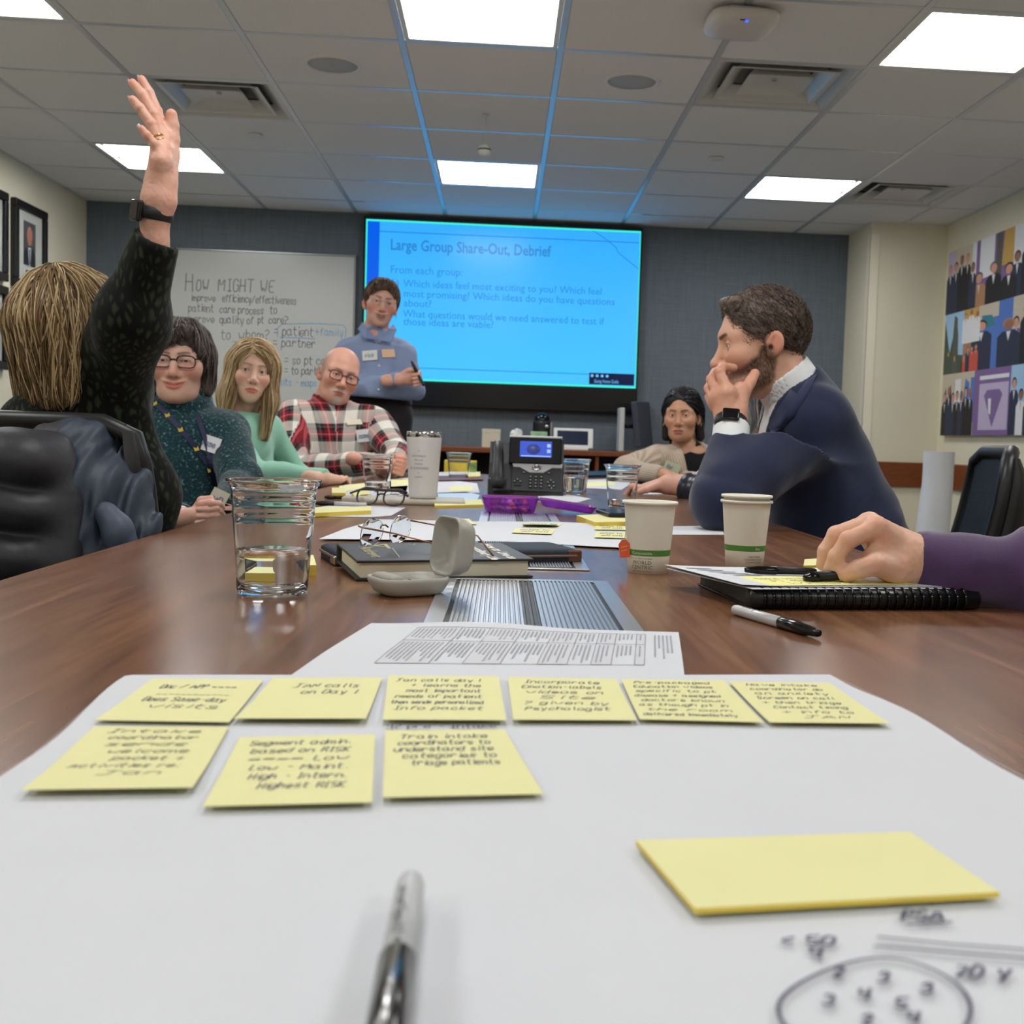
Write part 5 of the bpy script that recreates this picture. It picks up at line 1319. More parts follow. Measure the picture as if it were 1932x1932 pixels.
class Org:
    """joins several meshed fields into one object"""
    def __init__(s): s.V = []; s.Q = []; s.C = []; s.U = []; s.n = 0
    def add(s, fn, lo, hi, h, col=None, uv=None):
        V, Q = surf(fn, lo, hi, h)
        s.V.append(V); s.Q.append(Q+s.n); s.n += len(V)
        P = V.astype(f32)
        s.C.append(np.tile(np.array((.8, .8, .8)), (len(V), 1)) if col is None else (col(P) if callable(col) else np.tile(np.array(lin(col)), (len(V), 1))))
        s.U.append(uv(P) if uv else V.copy())
        return s
    def link(s, i, j, path, r):
        """a limb of skin under the clothes from island i to island j"""
        b = MB(); b.tube(path, r, 10, cap=False); T_ = np.array(b.v); F_ = np.array(b.f)
        st = [0]+list(np.cumsum([len(v) for v in s.V])); k0 = s.n; s.V.append(T_); s.Q.append(F_+k0); s.C.append(np.tile(s.C[j].mean(0), (len(T_), 1))); s.U.append(T_.copy()); s.n += len(T_)
        for isl, e in ((i, 0), (j, len(T_)-10)):
            V = s.V[isl]; Q = s.Q[isl]-st[isl]; q = Q[np.argmin(((V[Q[:, 0]]-T_[e])**2).sum(1))]
            s.Q.append(np.array([[k0+e, k0+e+1, st[isl]+q[0], st[isl]+q[1]]]))
    def obj(s, name, m, parent, inv=None):
        V = np.concatenate(s.V); Q = np.concatenate(s.Q); C = np.concatenate(s.C); U = np.concatenate(s.U)
        A = np.array(full_matrix(parent).inverted()); V = V @ A[:3, :3].T+A[:3, 3]
        me = bpy.data.meshes.new(name); me.vertices.add(len(V)); me.vertices.foreach_set('co', V.astype(f32).ravel())
        me.loops.add(Q.size); me.loops.foreach_set('vertex_index', Q.astype(np.int32).ravel())
        me.polygons.add(len(Q)); me.polygons.foreach_set('loop_start', np.arange(0, Q.size, 4, dtype=np.int32))
        me.polygons.foreach_set('use_smooth', np.ones(len(Q), bool)); me.update(calc_edges=True)
        a = me.color_attributes.new('col', 'FLOAT_COLOR', 'POINT'); a.data.foreach_set('color', np.c_[C, np.ones(len(C))].astype(f32).ravel())
        u = me.attributes.new('cloth', 'FLOAT_VECTOR', 'POINT'); u.data.foreach_set('vector', U.astype(f32).ravel())
        me.materials.append(m); me.validate()
        o = bpy.data.objects.new(name, me); COL.objects.link(o); o.parent = parent; return o
def R3(M): return np.array(M.to_3x3(), dtype=f32)
def mixc(c, m, rgb):
    return c*(1-m[:, None])+np.array(lin(rgb))[None]*m[:, None]
def sstep(a, b, x): t = np.clip((x-a)/(b-a), 0, 1); return t*t*(3-2*t)

# ---------------------------------------------------------------- heads
class Head:
    """local frame: x to the person's right, y forward, z up; eyes at z = 0, chin at -.115, crown at .115"""
    def __init__(s, o, yaw=0., pitch=0., roll=0., scale=1., **k):
        s.o = V3(o); s.s = scale
        M = Matrix.Rotation(yaw, 3, 'Z') @ Matrix.Rotation(PI, 3, 'Z') @ Matrix.Rotation(-pitch, 3, 'X') @ Matrix.Rotation(roll, 3, 'Y')
        s.R = np.array(M, dtype=f32); s.M = Matrix.Translation(Vector(o)) @ M.to_4x4() @ Matrix.Scale(scale, 4)
        s.p = dict(jaw=1., chin=0., nose=1., smile=0., mouth=0., eye=1., fat=0., neck=.054, neck_to=(0, -.055, -.2), neck_mid=(0, -.040, -.11), brow=1., ear=True, lip=1., male=True, width=1., face=1.); s.p.update(k)
    def loc(s, P): return ((P-s.o) @ s.R)/s.s
    def world(s, p): return s.o+s.R @ (V3(p)*s.s)
    def sdf(s, L):
        p = s.p; X = np.stack([np.abs(L[:, 0])/p['width'], L[:, 1], L[:, 2]], 1); sm = p['smile']
        d = ell(X, (0, -.012, .030), (.0765, .097, .086))
        fc = p['face']; d = smin(d, ell(X, (0, .022, -.030), (.063*fc, .066, .088)), .03)
        d = smin(d, cap(X, (.043*p['jaw'], -.002, -.060), (.013*p['jaw'], .066, -.099), .016, .013), .022)
        d = smin(d, sph(X, (0, .073+p['chin'], -.0985), .0165), .02)
        d = smin(d, sph(X, (.040*fc, .058, -.026+.006*sm), .0255+.003*sm+p['fat']), .024)
        if p['fat'] > 0: d = smin(d, ell(X, (.02, .03, -.090), (.030, .045, .022)), .03)
        d = smin(d, cap(X, (.0, .0825, .0225), (.050, .062, .020), .0075*p['brow']+.001), .024)
        d = smin(d, ell(X, (0, .066, -.070), (.034, .026, .030)), .02)
        d = smax(d, -ell(X, (.0325, .0985, .0), (.022, .020, .0165)), .015)
        n = p['nose']
        d = smin(d, cap(X, (0, .083, .010), (0, .1055*.3+.0755*.7+.031*.7*n, -.034), .0075, .0105), .012)
        ty = .0765+.0305*n
        d = smin(d, sph(X, (0, ty, -.036), .0112), .008); d = smin(d, sph(X, (.0125, ty-.0125, -.0405), .0082), .007)
        d = smax(d, -ell(X, (.0062, ty-.004, -.0475), (.0035, .005, .0045)), .003)
        d = smin(d, sph(X, (.031, .0705, .0005), .0148), .004)
        d = smax(d, -ell(X, (.031, .0868, .0), (.0128, .012, .0046*p['eye']+.0006)), .0025)
        l = p['lip']; g = p['mouth']
        W = X.copy(); W[:, 0] = X[:, 0]/(1+.2*sm); W[:, 2] = X[:, 2]-sm*13*X[:, 0]**2+.0705-.002*sm
        up = smin(cap(W, (.0, .0925, .0050), (.009, .0925, .0058), .0052*l, .0050*l), cap(W, (.009, .0925, .0058), (.0245, .0835, .0006), .0050*l, .0026), .004)
        lo = smin(cap(W, (.0, .0925, -.0062-g), (.011, .0905, -.0058-g*.9), .0066*l, .0060*l), cap(W, (.011, .0905, -.0058-g*.9), (.0235, .0835, -.0016-g*.2), .0060*l, .0026), .004)
        d = smin(d, smin(up, lo, .001), .006)
        if g > 0: d = smax(d, -ell(W, (0, .097, -.0005-g*.42), (.0215, .016, .0018+.5*g)), .002)
        else: d = smax(d, -cap(W, (0, .1015, -.0003), (.023, .0895, -.0006), .0020, .0014), .002)
        nk = p['neck_to']; d = smin(d, cap(X, (0, -.028, -.055), p['neck_mid'], p['neck']*.98, p['neck']), .022)
        d = smin(d, cap(L, p['neck_mid'], nk, p['neck'], p['neck']*1.08), .02)
        if p['ear']:
            a = .22; R = np.array([[math.cos(.35), 0, math.sin(.35)], [0, 1, 0], [-math.sin(.35), 0, math.cos(.35)]], dtype=f32)
            Y = X-V3((.0795, -.014, -.014)); c_, s_ = math.cos(a), math.sin(a)
            Y = np.stack([Y[:, 0]*.92+Y[:, 1]*.38, Y[:, 1]*.92-Y[:, 0]*.38, Y[:, 2]], 1); Y = np.stack([Y[:, 0], Y[:, 1]*c_+Y[:, 2]*s_, Y[:, 2]*c_-Y[:, 1]*s_], 1)
            e = ell(Y, (0, 0, .004), (.0065, .0195, .027)); e = smin(e, ell(Y, (-.001, .006, -.022), (.006, .009, .012)), .01)
            e = smax(e, -ell(Y, (.0085, .001, .004), (.0065, .0125, .0185)), .003); e = smin(e, ell(Y, (.001, -.004, .003), (.0045, .005, .014)), .004)
            e = smax(e, -ell(Y, (.005, .008, -.006), (.009, .005, .0065)), .003)
            d = smin(d, e, .005)
        return d
    def field(s, extra=None):
        return lambda P: s.sdf(s.loc(P))*s.s
    def skin(s, P, base, lips=None, blush=.25, beard=None, brow=(70, 56, 46), stubble=None, browk=1., dark_eye=False):
        L = s.loc(P); X = np.stack([np.abs(L[:, 0])/s.p['width'], L[:, 1], L[:, 2]], 1); c = np.tile(np.array(lin(base)), (len(P), 1)); sm = s.p['smile']
        red = tuple(int(v*f) for v, f in zip(base, (1.0, .80, .76)))
        n = vnoise(L*60)*.5+.5
        m = blush*np.exp(-(((X-V3((.042, .07, -.03)))/V3((.02, .04, .018)))**2).sum(1)); c = mixc(c, np.clip(m*1.6, 0, .8), red)
        m = blush*1.3*np.exp(-(((X-V3((0, .105, -.036)))/V3((.014, .02, .012)))**2).sum(1)); c = mixc(c, np.clip(m, 0, .7), red)
        m = np.clip(blush*1.5*np.exp(-(((X-V3((.084, -.014, -.012)))/V3((.012, .03, .04)))**2).sum(1)), 0, .7); c = mixc(c, m, red)
        c = c*(1+.05*(n-.5))[:, None]
        lipc = lips or tuple(int(v*f) for v, f in zip(base, (.86, .68, .65) if s.p['male'] else (.88, .62, .60))); g = s.p['mouth']
        x = X[:, 0]/(1+.2*sm); zz = L[:, 2]-sm*13*X[:, 0]**2+.0705-.002*sm; t = np.clip(1-(x/.0255)**2, 0, 1)
        hi = .0088*t*(1-.14*np.exp(-(x/.0045)**2)); lw = -(.0118+g)*t**.8
        m = (1-sstep(-.0008, .0010, zz-hi))*(1-sstep(-.0008, .0012, lw-zz))*sstep(.066, .078, L[:, 1])*(x < .0255)
        c = mixc(c, np.clip(m, 0, 1)*.92, lipc)
        if g > 0:
            inn = (ell(np.stack([x, X[:, 1], zz], 1), (0, .097, -.0005-g*.42), (.0212, .02, .0018+.5*g)) < .0006) & (L[:, 1] < .0915) & (L[:, 1] > .06)
            c[inn] = lin((66, 28, 26)); c[inn & (zz > -g*.62)] = lin((214, 204, 192))
        else: c = mixc(c, np.clip(1-np.abs(zz)/.0011, 0, 1)*(x < .0245)*(L[:, 1] > .07)*.6, tuple(int(v*.5) for v in lipc))
        cz = -.0695
        c = mixc(c, (ell(X, (.0062, .0735+.0305*s.p['nose'], -.0475), (.0042, .006, .005)) < .0005)*.75, (70, 36, 30))
        m = np.exp(-(((X-V3((.031, .085, .002)))/V3((.0155, .02, .0075)))**2).sum(1)); c = mixc(c, np.clip(m*.28, 0, 1), tuple(int(v*.62) for v in base))
        d = np.minimum(cap(X, (.0125, .0925, .0195), (.036, .083, .0245), .0030*browk, .0030*browk), cap(X, (.036, .083, .0245), (.051, .068, .0185), .0030*browk, .0015*browk))
        d = np.where(X[:, 1] > .04, d, 1)
        fz = vnoise(np.stack([L[:, 0]*500, L[:, 1]*200, L[:, 2]*500+L[:, 0]*300], 1))
        c = mixc(c, np.clip(1-sstep(-.0015, .0022, d+.0012*fz), 0, 1)*.88, brow)
        # lash line
        d = np.abs(ell(X, (.031, .0868, .0), (.0128, .012, .0050*s.p['eye']+.0006))); m = (d < .0012) & (L[:, 2] > -.0012) & (X[:, 1] > .074) & (np.abs(X[:, 0]-.031) < .016)
        c = mixc(c, m*.75, (52, 38, 34))
        if beard:
            col, amt, kind = beard
            jaw = np.minimum(cap(X, (.066, .0, -.03), (.055, .012, -.075), .022, .022), cap(X, (.055, .012, -.075), (.0, .074, -.103), .024, .030))
            mus = cap(X, (0, .09, -.0565), (.026, .078, -.066), .0095, .0105)
            gt = np.minimum(cap(X, (0, .08, -.094), (0, .07, -.108), .020, .022), cap(X, (.027, .074, -.07), (.02, .07, -.1), .007, .010))
            jaw = np.minimum(jaw, cap(X, (.062, .022, -.050), (.030, .076, -.064), .019, .014))
            q = np.minimum(mus, gt) if kind == 'goatee' else np.minimum(np.minimum(jaw, mus), gt)
            fz2 = vnoise(np.stack([L[:, 0]*420, L[:, 1]*420, L[:, 2]*160], 1)); m = (1-sstep(-.006, .006, q+.003*fz2))*amt
            liparea = (d*0+np.minimum(cap(X, (0, .094, -.0655), (.0235, .083, cz), .0046, .0015), cap(X, (0, .094, -.0765), (.021, .083, cz-.002), .0055, .002)) < 0)
            m = np.where(liparea, 0, m)*(.86+.22*fz2); c = mixc(c, np.clip(m, 0, 1), col)
        if stubble:
            col, amt = stubble
            m = sstep(.0, .03, L[:, 2]+.035-.55*np.maximum(L[:, 1]-.01, 0)*1.2)*sstep(.035, .0, L[:, 1]-.01)*sstep(.095, .055, L[:, 2]); c = mixc(c, np.clip(m*amt, 0, 1), col)
        return c
    def eyes(s, parent, iris=(92, 70, 50), look=(0., 0.)):
        for sx in (-1, 1):
            b = MB(); b.lathe([(.0128*math.sin(a), .0128*math.cos(a)) for a in np.linspace(0, PI, 25)], 28)
            cols = []
            for v in b.v:
                r = math.hypot(v[0], v[1]) if v[2] > 0 else 1
                cols.append((*lin((20, 16, 15) if r < .0028 else (iris if r < .0062 else (226, 218, 212))), 1))
            b.c = cols
            Mx = s.M @ Matrix.Translation((sx*.031*s.p['width'], .0705, .0003)) @ Matrix.Rotation(-look[0], 4, 'Z') @ Matrix.Rotation(-PI/2+look[1], 4, 'X')
            b.v = [tuple(Mx @ Vector(v)) for v in b.v]; b.obj('eye', M_eye, parent, True)
    def box(s, lo=(-.1, -.13, -.21), hi=(.1, .13, .13)):
        c = np.array([s.world((x, y, z)) for x in (lo[0], hi[0]) for y in (lo[1], hi[1]) for z in (lo[2], hi[2])]); return c.min(0), c.max(0)
M_eye = mat('eyeball', (230, 224, 218), .08, attr='col', spec=.6)
M_skin = mat('skin', (210, 160, 130), .48, attr='col', sss=.12, spec=.35, bump=(900, .05, .001))
M_hair = mat('hair', (80, 60, 50), .5, attr='col', spec=.4)
M_cloth_v = mat('cloth_plain', (90, 90, 90), .85, attr='col', spec=.15, bump=(700, .15, .001), sheen=.15)

def strands(parent, head, seed_fn, flow, field, n, steps, step, r, cols, name='hair_strands', rnd=None, off=.002, clump=0.):
    """many thin tapered locks that run over a hair volume: points are pulled back to the field's surface as they go"""
    rnd = rnd or np.random.RandomState(2)
    P = seed_fn(n, rnd).astype(f32); K = len(P); path = [P.copy()]; o = (rnd.rand(K)*off*2-off*.4).astype(f32); ph = rnd.rand(K, 3).astype(f32)*6
    for k in range(steps):
        T = flow(P, k/steps, ph); T = T/np.maximum(np.linalg.norm(T, axis=1, keepdims=True), 1e-6)
        P = P+T*step
        e = .002; d = field(P); g = np.stack([field(P+V3(v))-d for v in ((e, 0, 0), (0, e, 0), (0, 0, e))], 1)/e
        g = g/np.maximum(np.linalg.norm(g, axis=1, keepdims=True), 1e-6)
        P = P-(g*(d-o)[:, None])*.85; path.append(P.copy())
    A = np.stack(path, 1)                                   # K, steps+1, 3
    m = A.shape[1]; T = np.gradient(A, axis=1); T /= np.maximum(np.linalg.norm(T, axis=2, keepdims=True), 1e-6)
    ref = rnd.randn(K, 1, 3); S1 = np.cross(T, ref); S1 /= np.maximum(np.linalg.norm(S1, axis=2, keepdims=True), 1e-6); S2 = np.cross(T, S1)
    rad = r*np.sin(np.linspace(.25, 1, m)*PI*.98)[None, :, None]**.6*(.6+.8*rnd.rand(K, 1, 1))
    ring = [A+(S1*math.cos(a)+S2*math.sin(a))*rad for a in (0, 2.094, 4.189)]
    Vv = np.stack(ring, 2).reshape(-1, 3)                   # K*m*3
    base_ = np.arange(K)[:, None, None]*m*3+np.arange(m-1)[None, :, None]*3
    j = np.arange(3)[None, None]; j2 = (j+1) % 3
    Q = np.stack([base_+j, base_+j2, base_+3+j2, base_+3+j], -1).reshape(-1, 4)
    cs = np.array([lin(c) for c in cols])[rnd.randint(0, len(cols), K)]; C = np.repeat(cs, m*3, 0)*(.85+.3*rnd.rand(K).repeat(m*3))[:, None]
    og = Org(); og.V = [Vv]; og.Q = [Q]; og.C = [C]; og.U = [Vv.copy()]; og.n = len(Vv)
    o_ = og.obj(name, M_hair, parent); o_['kind'] = 'stuff'; return o_

# ---------------------------------------------------------------- hands and clothing
def hand_fn(wrist, palm, fingers, thumb, fr=.0085, tr=.0105, pr=.013, k=.006, forearm=None):
    """wrist point, palm = list of (a, b, ra, rb) capsules, fingers = lists of joints, thumb joints"""
    def fn(P):
        d = None
        for a, b, ra, rb in palm:
            e = cap(P, a, b, ra, rb); d = e if d is None else smin(d, e, .014)
        for i, f in enumerate(fingers):
            s = (1, 1.06, 1, .86)[i] if len(fingers) == 4 else 1
            n = len(f); rs = [fr*s*(1.10-.32*q/(n-1)) for q in range(n)]; d = smin(d, chain(P, f, rs, .003), k)
            for q in range(1, n-1): d = smin(d, sph(P, f[q], rs[q]*1.03), .002)
        n = len(thumb); d = smin(d, chain(P, thumb, [tr*(1.25-.42*q/(n-1)) for q in range(n)], .004), .009)
        if forearm: d = smin(d, chain(P, [wrist]+forearm[0], forearm[1], .01), .016)
        return d+.00035*vnoise(P*260)
    return fn
def hand_box(pts, m=.03):
    a = np.array([list(p) for p in pts]); return a.min(0)-m, a.max(0)+m
def skin_plain(base, knuck=()):
    red = tuple(int(v*f) for v, f in zip(base, (1.0, .84, .80)))
    def col(P):
        c = np.tile(np.array(lin(base)), (len(P), 1)); n = vnoise(P*90); c = mixc(c, np.clip(.18+.25*n, 0, .5), red)
        for k in knuck: c = mixc(c, .55*np.exp(-(((P-V3(k))/.011)**2).sum(1)), red)
        return c
    return col
def folds(P, amp, freq, seed=0., stretch=(1, 1, 1)):
    """soft cloth folds"""
    Q = P*V3(stretch)*freq+seed
    w_ = np.stack([vnoise(Q*.6+3.1), vnoise(Q*.6+7.7), vnoise(Q*.6+11.3)], 1)
    n = vnoise(Q+w_*.8); return amp*(1-2*np.abs(n))
def arm_fn(sh, el, wr, r0, r1, r2, cut=True, bulge=.02):
    sh, el, wr = V3(sh), V3(el), V3(wr); dirn = (wr-el)/np.linalg.norm(wr-el)
    def fn(P):
        d = smin(cap(P, sh, el, r0, r1), cap(P, el, wr, r1, r2), bulge)
        if cut: d = smax(d, plane(P, wr-dirn*.002, dirn), .004)
        return d
    return fn
def nb(*ps, m=.1):
    a = np.array([list(p) for p in ps]); return a.min(0)-m, a.max(0)+m
# ================================================================ PEOPLE
def wn(v): v = np.array(v, float); return v/np.linalg.norm(v)
def A3(v): return np.array([v[0], v[1], v[2]], float)
def body_axes(N, PV, SL, SR):
    z = wn(A3(N)-A3(PV)); x = A3(SR)-A3(SL); x = wn(x-z*(x @ z)); y = np.cross(z, x); return np.stack([x, y, z], 1).astype(f32)
def torso_fn(N, PV, SL, SR, w=1., dep=.115, belly=0., hipw=.17, trap=.055, sh=.062):
    """distance to a clothed trunk; columns of R are its right, forward and up axes"""
    N, PV, SL, SR = A3(N), A3(PV), A3(SL), A3(SR); R = body_axes(N, PV, SL, SR); L_ = np.linalg.norm(N-PV); hw = np.linalg.norm(SR-SL)/2; M = (SL+SR)/2
    ch = PV*.32+N*.68+R[:, 1]*.01; be = PV*.68+N*.32+R[:, 1]*(.005+belly*.5); pe = PV
    def fn(P):
        d = ell(P, ch, (hw*.93*w, dep, L_*.38), R)
        d = smin(d, ell(P, be, (hw*.88*w+belly*.6, dep*.96+belly, L_*.36), R), .07)
        d = smin(d, ell(P, pe, (hipw, .125+belly*.5, .13), R), .07)
        d = smin(d, cap(P, SL*.8+M*.2, SR*.8+M*.2, sh), .05)
        d = smin(d, cap(P, N, SL*.7+M*.3, trap*.95, sh*.8), .04); d = smin(d, cap(P, N, SR*.7+M*.3, trap*.95, sh*.8), .04)
        return d
    fn.R = R; fn.o = PV; fn.hw = hw; return fn
def cloth_uv(tf, arms):
    """coordinates that follow the cloth: across/up on the trunk, round/along on the sleeves"""
    def uv(P):
        q = (P-V3(tf.o)) @ tf.R; out = np.stack([q[:, 0]+.35*q[:, 1]*np.sign(q[:, 0]), q[:, 2], q[:, 1]], 1); best = tf(P)
        for k, (sh, el, wr, fn) in enumerate(arms):
            d = fn(P); m = d < best-.004; best = np.where(m, d, best)
            for a, b, off in ((sh, el, 0.), (el, wr, 1.)):
                a, b = A3(a), A3(b); ax = wn(b-a); L_ = np.linalg.norm(b-a); r = wn(np.cross(ax, (0.3, 1., .2))); s = np.cross(ax, r)
                p = P-a; t = p @ ax; mm = m & (t < L_ if off == 0 else t >= -.02) & ((off == 1) | (t < L_))
                if off == 1: mm = m & (((P-A3(el)) @ ax) > 0)
                ang = np.arctan2(p @ s, p @ r); out[mm] = np.stack([ang*.055, -(t+(0 if off == 0 else np.linalg.norm(A3(el)-A3(sh)))), ang*0], 1)[mm]
        return out
    return uv
def legs(parent, PV, fwd, col, shoe=(40, 36, 34), knee_h=.49, spread=.1, res=.012, foot_back=0.):
    """seated trousers and shoes, mostly under the table"""
    PV = A3(PV); f = wn((fwd[0], fwd[1], 0)); s = np.array((f[1], -f[0], 0.))
    H = [PV+s*spread*k+np.array((0, 0, -.01)) for k in (-1, 1)]; K = [h+f*.40+s*.03*k for h, k in zip(H, (-1, 1))]
    for k in K: k[2] = knee_h
    Fo = [k+f*(.04-foot_back) for k in K]
    for q in Fo: q[2] = .09
    def fn(P):
        d = ell(P, PV, (.18, .18, .11))
        for h, k, q in zip(H, K, Fo): d = smin(d, smin(cap(P, h, k, .088, .066), cap(P, k, q, .064, .048), .03), .04)
        return smax(d, -(P[:, 2]-.07), .005)+folds(P, .004, 14)
    lo, hi = nb(*H, *K, *Fo, m=.2); lo[2] = .05
    Org().add(fn, lo, hi, res, col).obj('trousers', M_cloth_v, parent)
    for q in Fo:
        def sf(P, q=q): return smax(smin(ell(P, q+f*.06+np.array((0, 0, -.045)), (.14, .05, .05), np.stack([f, s, (0, 0, 1)], 1).astype(f32)), cap(P, q, q+np.array((0, 0, -.04)), .042), .03), .002-P[:, 2], .003)
        lo, hi = nb(q, m=.24); lo[2] = -.02; Org().add(sf, lo, hi, .01, shoe).obj('shoe', M_cloth_v, parent)
def skin_body(parent, head, skin_kw, h=.0019, hands=(), chest=None, limbs=()):
    og = Org(); lo, hi = head.box((-.1, -.135, -.235), (.1, .13, .125))
    fn = head.field()
    if chest is not None:
        hf = fn; fn = lambda P: smin(hf(P), chest(P), .03)
    og.add(fn, lo, hi, h, lambda P: head.skin(P, **skin_kw))
    for hf, pts, res, col in hands:
        lo, hi = hand_box(pts); og.add(hf, lo, hi, res, col)
    nb_ = A3(head.world(head.p['neck_to']))
    for k, (sh, el, wr_) in enumerate(limbs):
        if k < len(hands): og.link(0, k+1, [nb_, nb_*.5+A3(sh)*.5, A3(sh), A3(sh)*.5+A3(el)*.5, A3(el), A3(el)*.5+A3(wr_)*.5, A3(wr_)], .024)
    return og.obj('body', M_skin, parent)
def cloth_mat(name, build, rough=.85, sheen=.2):
    """cloth whose pattern is built from the 'cloth' coordinates"""
    def b_(N, L, b):
        a = N.new('ShaderNodeAttribute'); a.attribute_name = 'cloth'
        b.inputs['Sheen Weight'].default_value = sheen
        return build(N, L, b, a.outputs['Vector'])
    return node_mat(name, b_, rough, .15)
def ramp(N, stops, const=True):
    r = N.new('ShaderNodeValToRGB'); cr = r.color_ramp; cr.interpolation = 'CONSTANT' if const else 'LINEAR'
    for k, (p, c) in enumerate(stops):
        e = cr.elements[k] if k < 2 else cr.elements.new(p)
        e.position = p; e.color = (*lin(c), 1)
    return r
def name_tag(parent, c, nrm, up, w_, h_, name='name_tag', rgb=(232, 232, 230), text=None, bend=.0, ink_rgb=(120, 130, 160)):
    z = Vector(nrm).normalized(); u = Vector(up); u = (u-z*u.dot(z)).normalized(); x = u.cross(z)
    M = Matrix(((x.x, u.x, z.x, c[0]), (x.y, u.y, z.y, c[1]), (x.z, u.z, z.z, c[2]), (0, 0, 0, 1)))
    b = MB(); b.grid(lambda a, d: M @ Vector(((a-.5)*w_, (d-.5)*h_, -bend*((a-.5)*2)**2)), 6, 4); b.grid(lambda a, d: M @ Vector(((.5-a)*w_, (d-.5)*h_, -.0008-bend*((a-.5)*2)**2)), 6, 4)
    o = b.obj(name, mat('tag_%d_%d' % rgb[:2], rgb, .6), parent, True)
    if text:
        b = MB(); write(b, text, M, -w_*.32, -h_*.18, h_*.38, h_*.05, maxw=w_*.64, lift=.0012); b.obj('handwriting', mat('tag_ink', ink_rgb, .6), o, True)
    return o
def watch(parent, c, axis, r, nrm, wd=.022, face=(.034, .04)):
    """band round a wrist with a dark glass case"""
    ax = Vector(axis).normalized(); n = Vector(nrm); n = (n-ax*n.dot(ax)).normalized(); s = ax.cross(n); c = Vector(c)
    b = MB(); N_ = 40
    pr = [(0, -wd/2), (.0025, -wd/2+.001), (.0025, wd/2-.001), (0, wd/2)]
    vs = [c+(n*math.cos(a)+s*math.sin(a)*.92)*(r+dr)+ax*t for a in [2*PI*k/N_ for k in range(N_)] for dr, t in pr]
    b.add(vs, [(k*4+q, ((k+1) % N_)*4+q, ((k+1) % N_)*4+q+1, k*4+q+1) for k in range(N_) for q in range(3)], 0, True); o = b.obj('watch_band', mat('watch_rubber', (26, 26, 30), .5), parent, True)
    M = Matrix(((s.x, ax.x, n.x, c.x+n.x*r), (s.y, ax.y, n.y, c.y+n.y*r), (s.z, ax.z, n.z, c.z+n.z*r), (0, 0, 0, 1)))
    b = MB(); b.box((-face[0]/2, -face[1]/2, -.002), (face[0]/2, face[1]/2, .008), .004, 3, mtx=M, smooth=True); k = b.obj('watch_case', mat('watch_steel', (60, 60, 64), .2, .9), parent, True)
    b = MB(); b.box((-face[0]/2+.003, -face[1]/2+.003, .0078), (face[0]/2-.003, face[1]/2-.003, .0088), .0004, 1, mtx=M); b.obj('watch_glass', M_blackgloss, k, True)

# ---------------------------------------------------------------- chairs
M_chairmesh = mat('chair_mesh', (34, 46, 62), .7, bump=(350, .8, .003), spec=.3)
def make_chair(label):
    t = thing('office_chair', label, 'chair')
    b = MB(); b.grid(lambda u, v: ((u-.5)*(.47-.03*v), .25-.5*v, .455+.012*math.sin(PI*u)-.03*max(0, .2-v)*2), 10, 10); b.box((-.235, -.25, .40), (.235, .25, .452), .03, 3, smooth=True); b.obj('seat', mat('seat_fabric', (30, 32, 38), .85, bump=(500, .3, .002)), t)
    bk = lambda u, v: Vector(((u-.5)*(.46-.05*(2*v-1)**4), -.245-.10*v+.03*(2*u-1)**2-.018*math.sin(PI*v), .55+.385*v))
    b = MB(); b.grid(lambda u, v: bk(u, v)+Vector((0, .006, 0)), 14, 14); b.grid(lambda u, v: bk(1-u, v)-Vector((0, .006, 0)), 14, 14); b.obj('mesh_back', M_chairmesh, t)
    b = MB(); pts = [bk(u, 0) for u in np.linspace(.1, .9, 6)]+[bk(1, v) for v in np.linspace(.06, .94, 9)]+[bk(u, 1) for u in np.linspace(.9, .1, 6)]+[bk(0, v) for v in np.linspace(.94, .06, 9)]
    b.tube(pts, .017, 10, closed=True); b.tube([(0, -.10, .40), (0, -.25, .43), (0, -.30, .56), (0, -.31, .70)], .022, 10); b.obj('back_frame', M_black, t)
    for s in (0, 1):
        b = MB(); b.grid(lambda u, v: bk(s, .03+.94*v)+Vector(((-.004+.016*(s*2-1)*math.sin(PI*u)), -.004-.052*u*math.sin(PI*(.08+.9*v))**.4, 0)), 6, 12); b.grid(lambda u, v: bk(s, .97-.94*v)+Vector(((-.004-.012*(s*2-1)), -.004-.052*u*math.sin(PI*(.98-.9*v))**.4, 0)), 6, 12); b.obj('side_frame', M_black, t)
    for s in (-1, 1):
        b = MB(); b.tube([(s*.22, -.12, .42), (s*.27, -.12, .43), (s*.275, -.13, .60), (s*.275, -.11, .655), (s*.275, -.06, .675), (s*.27, .10, .675), (s*.268, .135, .66), (s*.266, .145, .62)], .0125, 10); b.obj('armrest', M_black, t)
    b = MB(); b.lathe([(0, .40), (.05, .40), (.05, .37), (.028, .36), (.028, .12), (.05, .10), (.05, .07), (0, .07)], 20); b.obj('gas_column', M_black, t)
    for k in range(5):
        a = 2*PI*k/5+.3; c_, s_ = math.cos(a), math.sin(a)
        b = MB(); b.tube([(c_*.03, s_*.03, .095), (c_*.30, s_*.30, .07)], [.024, .016], 8); l = b.obj('leg', M_black, t)
        b = MB(); M = Matrix.Translation((c_*.30, s_*.30, .028)) @ Matrix.Rotation(a, 4, 'Z') @ Matrix.Rotation(PI/2, 4, 'X'); b.lathe([(0, -.02), (.026, -.02), (.028, -.012), (.028, .012), (.026, .02), (0, .02)], 16, mtx=M); b.obj('caster', M_black, l)
    return t
chair0 = make_chair('office chair with a dark blue mesh back at the right behind the suited man')
